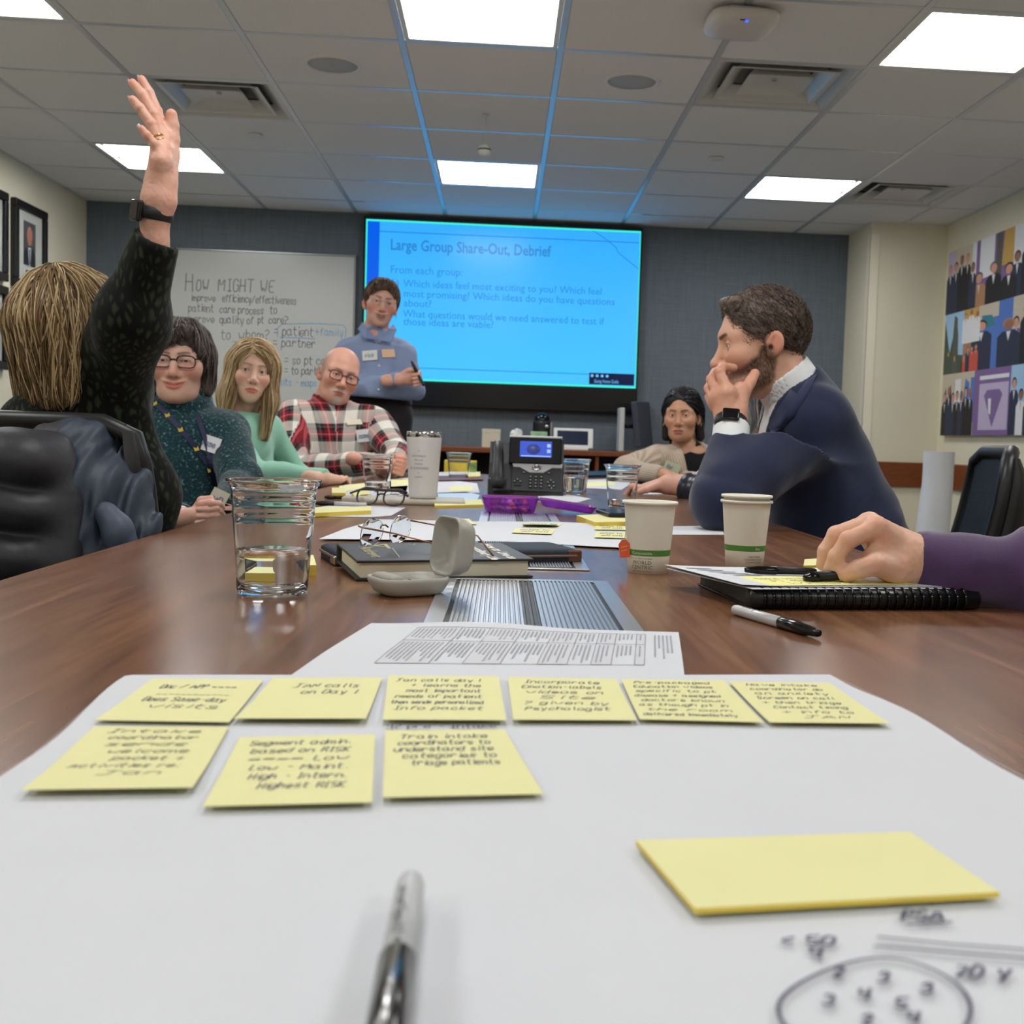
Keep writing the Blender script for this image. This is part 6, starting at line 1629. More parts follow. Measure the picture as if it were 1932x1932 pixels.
def place_chair(x, y, face, label, first=[]):
    """face: direction the sitter looks, as a world angle"""
    if not first: first.append(1); chair0.location = (x, y, 0); chair0.rotation_euler = (0, 0, face-PI/2); chair0['group'] = 'conference chairs'; chair0['label'] = label; return chair0
    return dup(chair0, (x, y, 0), face-PI/2, label, 'conference chairs')
def hair_obj(parent, head, vol, cols, h=.003, lo=(-.13, -.16, -.2), hi=(.13, .14, .14), streak=.0012, sf=(110, 110, 22), name='hair'):
    """hair volume in the head's frame with fine streaks"""
    def f(P):
        L = head.loc(P); return vol(L)*head.s+streak*vnoise(L*V3(sf))+streak*.6*vnoise(L*V3(sf)*2.3)
    def col(P):
        L = head.loc(P); n = np.clip(.5+.55*vnoise(L*V3(sf)*1.6)+.35*vnoise(L*V3(sf)*.7+5), 0, 1)
        a, b = np.array(lin(cols[0])), np.array(lin(cols[1])); return a*(1-n[:, None])+b*n[:, None]
    c = np.array([head.world((x, y, z)) for x in (lo[0], hi[0]) for y in (lo[1], hi[1]) for z in (lo[2], hi[2])])
    Org().add(f, c.min(0), c.max(0), h, col).obj(name, M_hair, parent); return f
def seeds(head, mask, spread=.14):
    def fn(n, rnd):
        out = []
        while len(out) < n:
            q = rnd.randn(n*3, 3); q /= np.linalg.norm(q, axis=1, keepdims=True); q = q*np.array((.088, .106, .1))+np.array((0, -.012, .03)); q = q[mask(q)]; out += list(q)
        return np.array(out[:n]) @ head.R.T.astype(float)*head.s+head.o
    return fn
def inside(vol):
    c = np.array((0, -.012, .030)); return lambda q: vol((c+(q-c)*.86).astype(f32)) < -.0015
def flow_local(head, fn):
    def f(P, t, ph):
        return fn(head.loc(P), t, ph) @ head.R.T
    return f
def cran(L, g=.0, gz=None): return ell(L, (0, -.012, .030), (.0765+g, .097+g, .086+(g if gz is None else gz)))
def absx(L): return np.stack([np.abs(L[:, 0]), L[:, 1], L[:, 2]], 1)
def short_vol(side=.006, top=.014, front=0., facey=.105, facer=(.088, .060, .088), nape=-.02, sides_cut=True):
    def vol(L):
        X = absx(L); d = ell(L, (0, -.012, .030), (.0765+side, .097+side*1.1, .086+top))
        if front: d = smin(d, cap(X, (0, .072, .098), (.035, .058, .094), front), .02)
        d = smax(d, -ell(X, (0, facey, -.02), facer), .008)
        d = smax(d, -(L[:, 2]-(nape+np.minimum(L[:, 1]+.02, 0)*.6)), .008)
        if sides_cut: d = smax(d, -ell(X, (.086, -.010, -.014), (.030, .020, .030)), .006); d = smax(d, -cap(X, (.085, .03, -.012), (.08, .02, -.09), .024), .006)
        return d
    return vol

# ================================================================ the suited man
y = 2.5
hd = Head(at_y(1437, 646, y), yaw=-PI/2-.06, pitch=.155, roll=0.0, scale=1.0, jaw=1.02, nose=1.06, neck=.056, neck_mid=(0, -.068, -.098), neck_to=(0, -.085, -.185), brow=1.25, eye=.62, fat=.002)
N = at_y(1498, 752, y); SL, SR = at_y(1548, 795, y-.105), at_y(1510, 780, y+.17); PV = Vector((at_y(1665, 1100, y).x, y, .52))
man = thing('person', 'man in a navy suit leaning on the table with his hand over his mouth', 'person', (PV.x, PV.y, 0))
wr, el_ = at_y(1381, 800, 2.35), at_y(1366, 944, 2.24)
T = torso_fn(N, PV, SL, SR, w=1.05, dep=.135, belly=.035, hipw=.19, trap=.06, sh=.072)
R = T.R; fwd = R[:, 1]
arm = arm_fn(SL, el_, at_y(1377, 832, 2.335), .078, .066, .043, True, .03)
wr2, el2 = at_y(1402, 905, 2.74), at_y(1445, 975, 2.86)
arm2 = arm_fn(SR, el2, wr2, .078, .062, .044)
cn = wn(np.array((-.62, 0, .78))); cTop = A3(at_y(1472, 705, y)); cBot = cTop-cn*.05
j2 = A3(at_y(1486, 742, y)); jn = wn(np.array((-.74, 0, .67)))
vA, vB = cBot+fwd*.07, A3(N)+fwd*.165-R[:, 2]*.30
hd.p['neck_mid'] = tuple(hd.loc((cTop-cn*.012+fwd*.004)[None].astype(f32))[0]); hd.p['neck_to'] = tuple(hd.loc((cBot-cn*.05)[None].astype(f32))[0])
lapA = A3(at_y(1512, 700, 2.42)); lapB = A3(at_y(1436, 806, 2.40)); lapN = wn(np.array((-(lapA-lapB)[2], 0, (lapA-lapB)[0]))); lapZ = lapB[2]
def jacket(P):
    d = smin(T(P), arm2(P), .05)
    n = vnoise(P*9)
    a = arm(P)+.0045*np.sin((P @ V3((-.55, .1, .9)))*62+3*n)*np.exp(-((P-V3(SL)+V3((.10, 0, .12)))**2).sum(1)/.022)
    d = smin(d, a, .085)
    ax = wn(A3(el_)-A3(SL)); t = (P-V3(SL)) @ ax
    d = d+.0025*np.sin(t*55+4*vnoise(P*7))*np.clip(1-np.abs(t-.10)/.2, 0, 1)
    q = (P-V3(PV)) @ R; fold = np.sin(q[:, 2]*52+q[:, 1]*24+3.5*vnoise(P*6)); d = d+.0065*fold*np.exp(-((q[:, 2]-.20)/.13)**2)*np.clip(.5+q[:, 1]*-2, 0, 1)
    d = d+folds(P, .0035, 7, 2., (1, 1, 1.6))
    col = smax(smax(cap(P, cBot-cn*.06, cTop, .086, .078), plane(P, j2, jn), .004), -cap(P, cBot-cn*.1, cTop+cn*.05, .0715), .003)
    d = smin(d, col, .012)
    d = smax(d, -cap(P, vA, vB, .062, .016), .006)
    d = smax(d, -np.maximum(-plane(P, lapA, lapN), lapZ-P[:, 2]), .006)
    d = smax(d, -smax(cap(P, cBot-cn*.035, cTop+cn*.09, .0715, .075), -1-P[:, 0]*0, .001), .004)
    return d
lo, hi = nb(N, PV, SL, SR, el_, wr, el2, m=.17); lo[2] = .44
Org().add(jacket, lo, hi, .0052, (37, 43, 70)).obj('suit_jacket', mat('navy_suit', (37, 43, 70), .8, attr='col', spec=.2, bump=(1200, .12, .001), sheen=.25), man)
def lap_pt(u, v, lift):
    a = A3(at_y(u, v, 1.95)); d = wn(a-np.array((0, 0, CAM_Z))); t = 0.
    for _ in range(90):
        q_ = float(jacket((a+d*t)[None].astype(f32))[0]); t += q_*.6
        if abs(q_) < .0006 or t > 1.: break
    return Vector(a+d*(t-lift))
lp = [((1523, 690), (1541, 705)), ((1506, 708), (1530, 732)), ((1488, 731), (1514, 758)), ((1471, 757), (1498, 786)), ((1456, 782), (1478, 806)), ((1443, 803), (1456, 818))]
b = MB(); vs = []
for a_, c_ in lp: vs += [lap_pt(a_[0]+3, a_[1]+3, .001), lap_pt((a_[0]+c_[0])/2+2, (a_[1]+c_[1])/2, .0055), lap_pt(*c_, .0035), lap_pt(*c_, -.002)]
b.add(vs, [(4*k+q, 4*k+4+q, 4*k+5+q, 4*k+1+q) for k in range(len(lp)-1) for q in range(3)], 0, True); b.obj('lapel', mat('navy_lapel', (36, 44, 78), .8, sheen=.25, bump=(1200, .12, .001)), man, True)
def shirt(P):
    s = smax(T(P)+.012, -cap(P, cBot-cn*.03, cTop+cn*.1, .066), .003); s = smax(s, plane(P, vB+np.array((0, 0, -.02)), (0, 0, -1)), .002); s = smax(s, -plane(P, A3(N)-fwd*.06, fwd), .003)
    c_ = smax(smax(cap(P, cBot-cn*.05, cTop, .0735, .0695), plane(P, cTop, cn), .003), -cap(P, cBot-cn*.1, cTop+cn*.1, .0655), .002)
    c_ = smax(c_, -cap(P, cTop+fwd*.075, cBot+fwd*.075, .010, .004), .003)
    cuffd = wn(A3(wr)-A3(el_)); c = smax(cap(P, A3(wr)-cuffd*.06, A3(wr)-cuffd*.004, .0395, .0385), plane(P, A3(wr)-cuffd*.006, cuffd), .002)
    return np.minimum(np.minimum(s, c_), c)
lo, hi = nb(cTop, cBot, vB, wr, m=.1)
Org().add(shirt, lo, hi, .0038, (226, 228, 230)).obj('dress_shirt', mat('white_shirt', (226, 228, 230), .75, attr='col', bump=(900, .08, .001)), man)
skin_kw = dict(base=(216, 168, 144), blush=.4, beard=((72, 56, 46), 1., 'full'), brow=(60, 46, 38), browk=1.25)
p = lambda u, v, yy: A3(at_y(u, v, yy))
wrist = p(1379, 792, 2.355)
palm = [(wrist, p(1372, 742, 2.345), .027, .017), (wrist, p(1358, 748, 2.36), .027, .018), (wrist, p(1351, 760, 2.385), .026, .016), (p(1392, 770, 2.36), p(1397, 735, 2.37), .022, .017), (p(1352, 752, 2.37), p(1374, 740, 2.35), .016, .016)]
fingers = [[p(1372, 738, 2.345), p(1357, 701, 2.36), p(1364, 692, 2.395), p(1384, 694, 2.415)],
           [p(1358, 746, 2.355), p(1343, 716, 2.385), p(1350, 703, 2.42), p(1370, 701, 2.44)],
           [p(1350, 756, 2.375), p(1338, 733, 2.41), p(1344, 717, 2.445), p(1364, 711, 2.462)],
           [p(1347, 768, 2.395), p(1338, 750, 2.43), p(1343, 735, 2.462), p(1358, 727, 2.475)]]
thumb = [p(1393, 765, 2.365), p(1405, 737, 2.375), p(1415, 722, 2.385), p(1424, 705, 2.40)]
hf = hand_fn(wrist, palm, fingers, thumb, .0112, .0125, forearm=([A3(at_y(1376, 850, 2.32))], [.029, .034]))
hpts = [wrist, at_y(1376, 850, 2.32)]+[q for f in fingers for q in f]+thumb
w2 = A3(wr2); d2 = wn(w2-A3(el2)); palm2 = [(w2, w2+d2*.07, .026, .02)]; up2 = np.array((0, 0, 1.)); sd2 = np.cross(d2, up2)
f2 = [[w2+d2*.075+sd2*k, w2+d2*.11+sd2*k+up2*.01, w2+d2*.13+sd2*k-up2*.01, w2+d2*.125+sd2*k-up2*.025] for k in (-.03, -.01, .01, .03)]; t2 = [w2+d2*.02+sd2*.03, w2+d2*.06+sd2*.045, w2+d2*.085+sd2*.04]
hf2 = hand_fn(w2, palm2, f2, t2, .0095, .011, forearm=([w2-d2*.06], [.027, .032]))
skin_body(man, hd, skin_kw, .0017, [(hf, hpts, .0017, skin_plain((216, 166, 142), [f[0] for f in fingers]+[f[1] for f in fingers])), (hf2, [w2, w2-d2*.06]+[q for f in f2 for q in f], .003, skin_plain((216, 166, 142)))])
hd.eyes(man, (80, 60, 44), (0, -.25))
vol = short_vol(.003, .0095, .012, facer=(.088, .064, .106), nape=-.015)
hf_ = hair_obj(man, hd, vol, ((72, 60, 53), (118, 100, 88)), .0026, streak=.0013, sf=(130, 60, 90))
mask = inside(vol)
strands(man, hd, seeds(hd, mask), flow_local(hd, lambda L, t, ph: np.stack([L[:, 0]*4+.3*np.sin(ph[:, 0]), -.8+2.2*np.clip(L[:, 1], 0, .08)*10*(L[:, 2] > .07)+.5*np.sin(ph[:, 1]), -.55-6*np.clip(.07-L[:, 2], 0, .1)], 1)), hf_, 3600, 5, .0042, .0006, [(66, 56, 50), (92, 78, 70), (118, 101, 91), (140, 125, 115)], off=.0022, name='hair_strands')
watch(man, p(1378, 803, 2.345), wn(A3(wr)-A3(el_)), .0355, A3(at_y(1368, 800, 2.0))-A3(at_y(1378, 800, 2.345)), .026, (.036, .03))
legs(man, PV, (-1, 0), (32, 36, 58))
place_chair(PV.x-.085, PV.y+.03, math.radians(165), 'office chair under the man in the navy suit')

# ================================================================ the woman raising her hand
y = 2.22
hd = Head(at_y(140, 614, y), yaw=2.55, pitch=-.02, scale=.90, neck=.048, male=False, neck_to=(0, -.03, -.2))
N = at_y(140, 752, y); PV = Vector((at_y(175, 1150, y).x, y+.02, .52)); SL, SR = at_y(62, 812, y-.03), at_y(184, 788, y+.06)
lady = thing('person', 'blonde woman in a dark leaf print blouse raising her hand, seen from behind', 'person', (PV.x, PV.y, 0))
el_, wr = at_y(247, 600, 2.12), at_y(297, 452, 2.06)
T = torso_fn(N, PV, SL, SR, w=1.12, dep=.12, belly=.02, hipw=.18, sh=.062); R = T.R
sl, se, sw = A3(SR), A3(el_), A3(wr); sdir = wn(sw-se)
def sleeve(P):
    d = smin(chain(P, [A3(N)*.35+sl*.65, sl+np.array((.02, 0, .05)), se, sw], [.08, .078, .060, .041], .04), cap(P, sl+np.array((.01, 0, -.05)), se, .062, .045), .05)
    d = smax(d, plane(P, sw+sdir*.004, sdir), .004); return smax(d, -cap(P, sw-sdir*.05, sw+sdir*.05, .031, .034), .004)
sL, eL, wL = SL, A3(SL)+np.array((-.02, .1, -.27)), A3(SL)+np.array((.2, .25, -.33))
armL = arm_fn(sL, eL, wL, .062, .052, .04)
flank = [A3(at_y(262, 800, 2.2)), A3(at_y(268, 930, 2.2)), A3(at_y(262, 1010, 2.22))]
def blouse(P):
    d = smin(T(P), chain(P, flank, [.03, .062, .06], .04), .07); d = smin(d, sleeve(P), .045); d = smin(d, armL(P), .03)
    d = d+folds(P, .006, 8, 1., (1.2, 1.2, .5))+.003*np.sin((P @ V3((.5, .2, .8)))*55+3*vnoise(P*8))*np.exp(-((P-V3(sl)-V3((.05, 0, .08)))**2).sum(1)/.03)
    return smax(d, -cap(P, hd.world((0, -.04, -.14)), hd.world((0, -.03, -.05)), .06), .004)
lo, hi = nb(N, PV, SL, SR, el_, wr, *flank, eL, m=.15); lo[2] = .44
def leaf(N_, L, b, vec):
    mp = N_.new('ShaderNodeMapping'); mp.inputs['Scale'].default_value = (78, 78, 36); mp.inputs['Rotation'].default_value = (0, .35, .1); L.new(vec, mp.inputs[0])
    nz = N_.new('ShaderNodeTexNoise'); nz.inputs['Scale'].default_value = .6; L.new(mp.outputs[0], nz.inputs['Vector'])
    ad = N_.new('ShaderNodeVectorMath'); ad.operation = 'MULTIPLY_ADD'; ad.inputs[1].default_value = (.9, .9, .9); L.new(nz.outputs['Color'], ad.inputs[0]); L.new(mp.outputs[0], ad.inputs[2])
    v = N_.new('ShaderNodeTexVoronoi'); v.feature = 'DISTANCE_TO_EDGE'; v.inputs['Scale'].default_value = 1; L.new(ad.outputs[0], v.inputs['Vector'])
    r = ramp(N_, [(0, (11, 12, 12)), (.15, (13, 15, 14)), (.23, (38, 46, 32)), (.6, (60, 69, 46))], False); L.new(v.outputs['Distance'], r.inputs[0]); return r.outputs[0]
Org().add(blouse, lo, hi, .006).obj('blouse', cloth_mat('leaf_print', leaf, .8, .1), lady)
p = lambda u, v, yy: A3(at_y(u, v, yy))
wrist = p(300, 376, 2.055)
palm = [(wrist, p(303, 305, 2.035), .0235, .0155), (wrist, p(306, 282, 2.05), .0235, .016), (wrist, p(309, 262, 2.07), .0245, .015), (wrist, p(307, 252, 2.09), .0235, .013), (p(308, 345, 2.06), p(320, 292, 2.085), .021, .0165), (p(303, 303, 2.035), p(307, 254, 2.09), .0155, .013)]
fingers = [[p(307, 250, 2.09), p(296, 210, 2.095), p(281, 174, 2.098), p(267.5, 150, 2.10)],
           [p(308, 264, 2.07), p(291, 216, 2.073), p(269, 178, 2.076), p(250.5, 157, 2.078)],
           [p(305, 281, 2.05), p(286, 234, 2.048), p(264, 204, 2.046), p(250.5, 188, 2.046)],
           [p(303, 301, 2.033), p(291, 272, 2.025), p(277, 255, 2.02), p(267.5, 243, 2.018)]]
thumb = [p(318, 306, 2.085), p(325, 264, 2.09), p(325, 237, 2.09), p(323.5, 216, 2.088)]
hf = hand_fn(wrist, palm, fingers, thumb, .0094, .0118, forearm=([p(293, 412, 2.058), p(290, 480, 2.07)], [.0215, .0235, .028]))
hpts = [wrist, p(290, 480, 2.07)]+[q for f in fingers for q in f]+thumb
lskin = (222, 176, 156)
skin_body(lady, hd, dict(base=lskin), .003, [(hf, hpts, .0015, skin_plain(lskin, [f[3] for f in fingers]+[thumb[3]]))], limbs=[(sl, se, p(290, 480, 2.07))])
for f in fingers[1:]+[fingers[0]]:
    t_ = Vector(f[3]); d_ = (Vector(f[3])-Vector(f[2])).normalized(); n_ = Vector((-.5, -.75, 0)); n_ = (n_-d_*n_.dot(d_)).normalized() if f is fingers[3] else (Vector((-.8, -.2, .1))-d_*Vector((-.8, -.2, .1)).dot(d_)).normalized()
    M = frame(t_+d_*.0035+n_*.0035, d_, n_); b = MB(); b.grid(lambda u, v: M @ Vector((-.005+.0105*u, (v-.5)*.010*(1-.25*u), .0022-.003*((v-.5)*2)**2-.001*u)), 6, 6); b.obj('fingernail', mat('nail_polish_pale', (240, 214, 206), .2), lady, True)
for k in (0, 1):
    a, c = fingers[2][0], fingers[2][1]; d_ = Vector(c-a).normalized(); q = Vector(a)*.60+Vector(c)*.40+d_*.004*(k*2-1); M = frame(q, d_.orthogonal(), d_)
    b = MB(); b.tube([M @ Vector((.0112*math.cos(x), .0112*math.sin(x), .0)) for x in np.linspace(0, 2*PI, 24, endpoint=False)], .0013, 8, closed=True); b.obj('ring', mat('gold', (226, 190, 110), .15, 1), lady, True)
watch(lady, p(291, 404, 2.058), p(296, 380, 2.056)-p(290, 430, 2.06), .0305, A3(at_y(262, 399, 2.0))-A3(at_y(291, 404, 2.02)), .022, (.032, .037))
def bobvol(L):
    X = absx(L); d = ell(L, (0, -.012, .030), (.083, .108, .094))
    d = smin(d, cap(X, (.052, -.03, .0), (.052, -.02, -.125), .034, .024), .04); d = smin(d, cap(L, (0, -.075, .0), (0, -.062, -.15), .05, .036), .04); d = smin(d, cap(X, (.03, -.07, -.0), (.04, -.06, -.145), .05, .034), .03)
    d = smax(d, -ell(L, (0, .115, -.03), (.066, .068, .1)), .01); return smax(d, -cap(L, (0, -.0, -.22), (0, .0, -.06), .05), .01)
hf_ = hair_obj(lady, hd, bobvol, ((112, 90, 62), (176, 146, 104)), .0036, (-.14, -.16, -.2), (.14, .12, .15), .003, (46, 46, 9))
crown = V3((0, -.045, .12))
def fl(L, t, ph):
    r = L-crown; r[:, 2] = 0; r = r/np.maximum(np.linalg.norm(r, axis=1, keepdims=True), .01)
    w_ = np.clip((L[:, 2]-.02)/.1, 0, 1)[:, None]; return r*(.25+w_*1.4)+V3((0, 0, -1))*(1.05-w_*.5)+.22*np.stack([np.sin(ph[:, 0]+t*3), np.sin(ph[:, 1]+t*2), 0*t+ph[:, 2]*0], 1)
strands(lady, hd, seeds(hd, lambda q: (q[:, 2] > .03) & inside(bobvol)(q)), flow_local(hd, fl), hf_, 2600, 22, .0105, .0016, [(92, 72, 48), (128, 102, 68), (160, 132, 92), (196, 168, 122), (208, 184, 142), (116, 92, 62)], off=.0045)
legs(lady, PV, (.9, .35), (34, 36, 44))
ch = place_chair(PV.x+.045, PV.y+.015, math.radians(76), 'office chair under the woman raising her hand, draped with a dark jacket')

# the jackets over her chair
jk = thing('jacket', 'black puffer coat with blue grey lining hung over the chair at the left', 'jacket', Vector((at_y(120, 1050, 1.85).x, 1.85, .5)))
q = lambda u, v, yy=1.84: A3(at_y(u, v, yy))
def drape(P):
    d = chain(P, [q(118, 842, 1.86), q(140, 930, 1.84), q(185, 1080, 1.82)], [.035, .045, .055], .04); d = smin(d, chain(P, [q(190, 838, 1.92), q(232, 930, 1.89), q(260, 1000, 1.86)], [.032, .042, .036], .04), .07)
    d = smin(d, chain(P, [q(100, 840, 1.87), q(175, 838, 1.9)], [.032, .032], .03), .04)
    s = P @ V3((1., 0, -.28)); n = vnoise(P*6); d = d+.0045*np.sin(s*130+5*n+P[:, 2]*7)*np.clip((1.03-P[:, 2])*5, 0, 1)+.0025*np.sin(s*260+7*vnoise(P*8))*np.clip((1.0-P[:, 2])*5, 0, 1)+folds(P, .003, 9)
    return d
lo, hi = nb(q(60, 830), q(290, 1110), q(290, 830, 2.0), m=.08)
def dcol(P):
    c = np.tile(np.array(lin((42, 52, 68))), (len(P), 1)); s = P @ V3((1., 0, .33)); x0_ = q(118, 840) @ V3((1., 0, .33)); m = (s < x0_+.005); return mixc(c, m*1., (40, 40, 46))
Org().add(drape, lo, hi, .0048, dcol).obj('lining', mat('nylon_lining', (70, 82, 102), .55, attr='col', spec=.5, bump=(40, .15, .004)), jk)
b = MB()
def pk(P): return chain(P, [q(200, 965, 1.79), q(225, 1010, 1.78), q(240, 1060, 1.78)], [.018, .022, .02], .02)+folds(P, .003, 18, 4)
lo, hi = nb(q(190, 955, 1.79), q(250, 1080, 1.78), m=.05); Org().add(pk, lo, hi, .004, (62, 72, 90)).obj('pocket', mat('nylon_lining'), jk)
baf = [((30, 868), (.080, .075, .054)), ((12, 952), (.094, .085, .052)), ((10, 1042), (.098, .09, .054)), ((12, 1125), (.10, .085, .05))]
def puff(P):
    d = None
    for (u, v), r in baf:
        c = q(u, v, 1.80); e = ell(P-np.stack([P[:, 0]*0, P[:, 0]*0, -.10*(P[:, 0]-c[0])**1], 1).astype(f32)*1, c, r); d = e if d is None else smin(d, e, .010)
    d = smin(d, chain(P, [q(104, 850, 1.83), q(120, 940, 1.80), q(128, 1090, 1.78)], [.024, .03, .034], .02), .03)
    ridge = np.sin((P @ V3((1., .2, .1)))*70+5*vnoise(P*9)); return d+.0012*ridge*vnoise(P*14+3)+folds(P, .0035, 11, 5)
lo, hi = nb(q(-110, 830), q(140, 1170), m=.1); hi[1] = 1.98; lo[1] = 1.62
Org().add(puff, lo, hi, .005, (44, 44, 49)).obj('puffer_shell', mat('puffer_black', (40, 40, 44), .5, attr='col', spec=.4, bump=(60, .2, .004)), jk)
# ================================================================ the woman in the dark turtleneck
def sweater(name, parent, T, arms, h, m, col=None, neck=None, extra=None, amp=.004, fr=9, cuts=(), uvs=False, seed=0., m_=.13, lowz=.47):
    def fn(P):
        d = T(P)
        for sh, el, wr, f in arms: d = smin(d, f(P), .045)
        d = d+folds(P, amp, fr, seed)
        for sh, el, wr, f in arms:
            ax = wn(A3(wr)-A3(el)); e = A3(el); w_ = np.exp(-((P-V3(e))**2).sum(1)/.008); d = d+.0045*np.sin(((P-V3(e)) @ ax)*75+3*vnoise(P*10))*w_
        if extra: d = extra(P, d)
        for c in cuts: d = smax(d, -c(P), .004)
        return d
    pts = [T.o]+[q for a in arms for q in a[:3]]; lo, hi = nb(*pts, m=m_); lo[2] = max(lo[2], lowz)
    og = Org(); og.add(fn, lo, hi, h, col, cloth_uv(T, arms) if uvs else None); return og.obj(name, m, parent), fn
def clasped(parent_pts, skin, c, d, up, w=.0087):
    """two hands folded together about c; d points along the fingers"""
    c, d, up = A3(c), wn(A3(d)), A3(up); up = wn(up-d*(d @ up)); s = np.cross(d, up); out = []
    for k in (-1, 1):
        wr_ = c-d*.075+s*k*.045; q = c+s*k*.012+up*.004*k
        palm = [(wr_, q+s*k*.012, .023, .018), (wr_, q-up*.014, .022, .016)]
        fs = [[q+d*(.012-.002*i)+s*k*.010+up*(.024-.015*i), q+d*(.028-.003*i)-s*k*.004+up*(.025-.015*i)+up*.002*k, q+d*(.028-.003*i)-s*k*.026+up*(.023-.015*i)+up*.003*k, q+d*(.016-.003*i)-s*k*.040+up*(.020-.015*i)] for i in range(4)]
        th = [q-d*.03+up*.018, q-d*.008+up*.034, q+d*.014-s*k*.012+up*.038]
        f = hand_fn(wr_, palm, fs, th, w, w*1.15, forearm=([wr_-d*.07+s*k*.05], [.023, .026])); pts = [wr_, wr_-d*.07+s*k*.05]+[x for y_ in fs for x in y_]+th
        out.append((f, pts, .0024, skin_plain(skin, [y_[0] for y_ in fs])))
    return out
y = 3.1
hd = Head(at_y(339, 683, y), yaw=.10, pitch=.02, roll=.0, scale=.94, male=False, smile=1.0, fat=.004, jaw=.90, face=.95, neck=.050, neck_to=(0, -.05, -.2), eye=.32, brow=.6, nose=.95, width=1.0, lip=.75)
N = at_y(338, 782, y+.02); PV = Vector((at_y(345, 1000, y).x-.02, y+.06, .52)); SL, SR = at_y(430, 818, y+.02), at_y(246, 818, y+.0)
SL, SR = SR, SL     # image left is her right
pw = thing('person', 'smiling woman with glasses in a dark teal turtleneck and a lanyard', 'person', (PV.x, PV.y, 0))
hc = at_y(392, 976, 2.62)
T = torso_fn(N, PV, SR, SL, w=1.05, dep=.125, belly=.03, hipw=.19, sh=.064)
eR, wR = at_y(458, 915, y-.13), at_y(425, 968, y-.36); eL, wL = at_y(238, 930, y-.12), at_y(345, 985, y-.40)
arms = [(SR, eR, wR, arm_fn(SR, eR, wR, .060, .053, .040)), (SL, eL, wL, arm_fn(SL, eL, wL, .060, .053, .040))]
def turtle(P, d):
    a, b = hd.world((0, -.055, -.20)), hd.world((0, -.022, -.100)); d = smin(d, cap(P, a, b, .080, .070)+.0035*np.sin(((P-a) @ V3((0, 0, 1)))*150), .025)
    d = smin(d, smax(np.abs(cap(P, a*.35+b*.65, b, .077, .075))-.007, plane(P, b+np.array((0, 0, .004)), (0, -.25, 1)), .006), .008)
    return smax(d, -cap(P, b-np.array((0, 0, .02)), b+np.array((0, 0, .12)), .064, .066), .004)
def knit(N_, L, b, vec):
    n = N_.new('ShaderNodeTexNoise'); n.inputs['Scale'].default_value = 150; L.new(vec, n.inputs['Vector']); n.inputs['Detail'].default_value = 2
    r = ramp(N_, [(0, (22, 44, 52)), (.5, (28, 56, 64)), (.62, (40, 78, 86)), (.72, (120, 150, 150))], False); L.new(n.outputs[0], r.inputs[0])
    bp = N_.new('ShaderNodeBump'); bp.inputs['Strength'].default_value = .5; bp.inputs['Distance'].default_value = .004; L.new(n.outputs[0], bp.inputs['Height']); L.new(bp.outputs[0], b.inputs['Normal']); return r.outputs[0]
so, sfn = sweater('turtleneck', pw, T, arms, .0058, cloth_mat('teal_knit', knit, .9, .3), extra=turtle, amp=.006, fr=8)
wsk = (218, 174, 156)
skin_body(pw, hd, dict(base=wsk, blush=.55, brow=(110, 92, 80), browk=.8), .0019, clasped(None, wsk, hc, A3((.55, -.75, .1)), (0, .1, 1)), limbs=[(SL, eL, wL), (SR, eR, wR)])
hd.eyes(pw, (84, 70, 60), (0, -.15))
def bob2(L):
    X = absx(L); d = ell(L, (0, -.016, .034), (.083, .101, .090)); d = smin(d, cap(X, (.069, -.005, .02), (.074, -.01, -.075), .024, .020), .03); d = smin(d, cap(L, (0, -.08, 0), (0, -.075, -.1), .055, .04), .04)
    d = smax(d, -ell(L, (0, .115, -.034), (.070, .072, .086)), .008); d = smax(d, -cap(X, (0, .06, -.04), (.0, .06, -.16), .062), .01)
    fr_ = smin(cap(L, (-.035, .078, .085), (.028, .090, .046), .015, .009), cap(L, (.03, .075, .085), (.060, .070, .03), .016, .010), .012); fr_ = smin(fr_, cap(L, (-.035, .078, .085), (-.062, .062, .03), .016, .010), .012)
    return smin(d, fr_, .012)
hf_ = hair_obj(pw, hd, bob2, ((62, 52, 50), (102, 90, 86)), .003, streak=.0026, sf=(60, 60, 14))
def fl2(L, t, ph):
    r = L-V3((.0, -.03, .12)); r[:, 2] = 0; r = r/np.maximum(np.linalg.norm(r, axis=1, keepdims=True), .01); w_ = np.clip((L[:, 2]-.02)/.1, 0, 1)[:, None]
    return r*(.2+w_*1.4)+V3((0, 0, -1))*(1.05-w_*.5)+.25*np.stack([np.sin(ph[:, 0]+t*3), np.sin(ph[:, 1]), 0*t+ph[:, 2]*0], 1)
strands(pw, hd, seeds(hd, lambda q: (q[:, 2] > .05) & inside(bob2)(q) & (q[:, 1] < .06)), flow_local(hd, fl2), hf_, 1300, 13, .0105, .0014, [(52, 44, 42), (74, 64, 62), (98, 86, 84), (124, 112, 108)], off=.005)
M_gl = mat('dark_specs', (50, 38, 36), .25)
spectacles('', '', hd.M @ Matrix.Translation((0, .0975, -.003)), .050, .034, .016, M_gl, M_lens, .10, 0, .0018, 3.2, parent=pw)
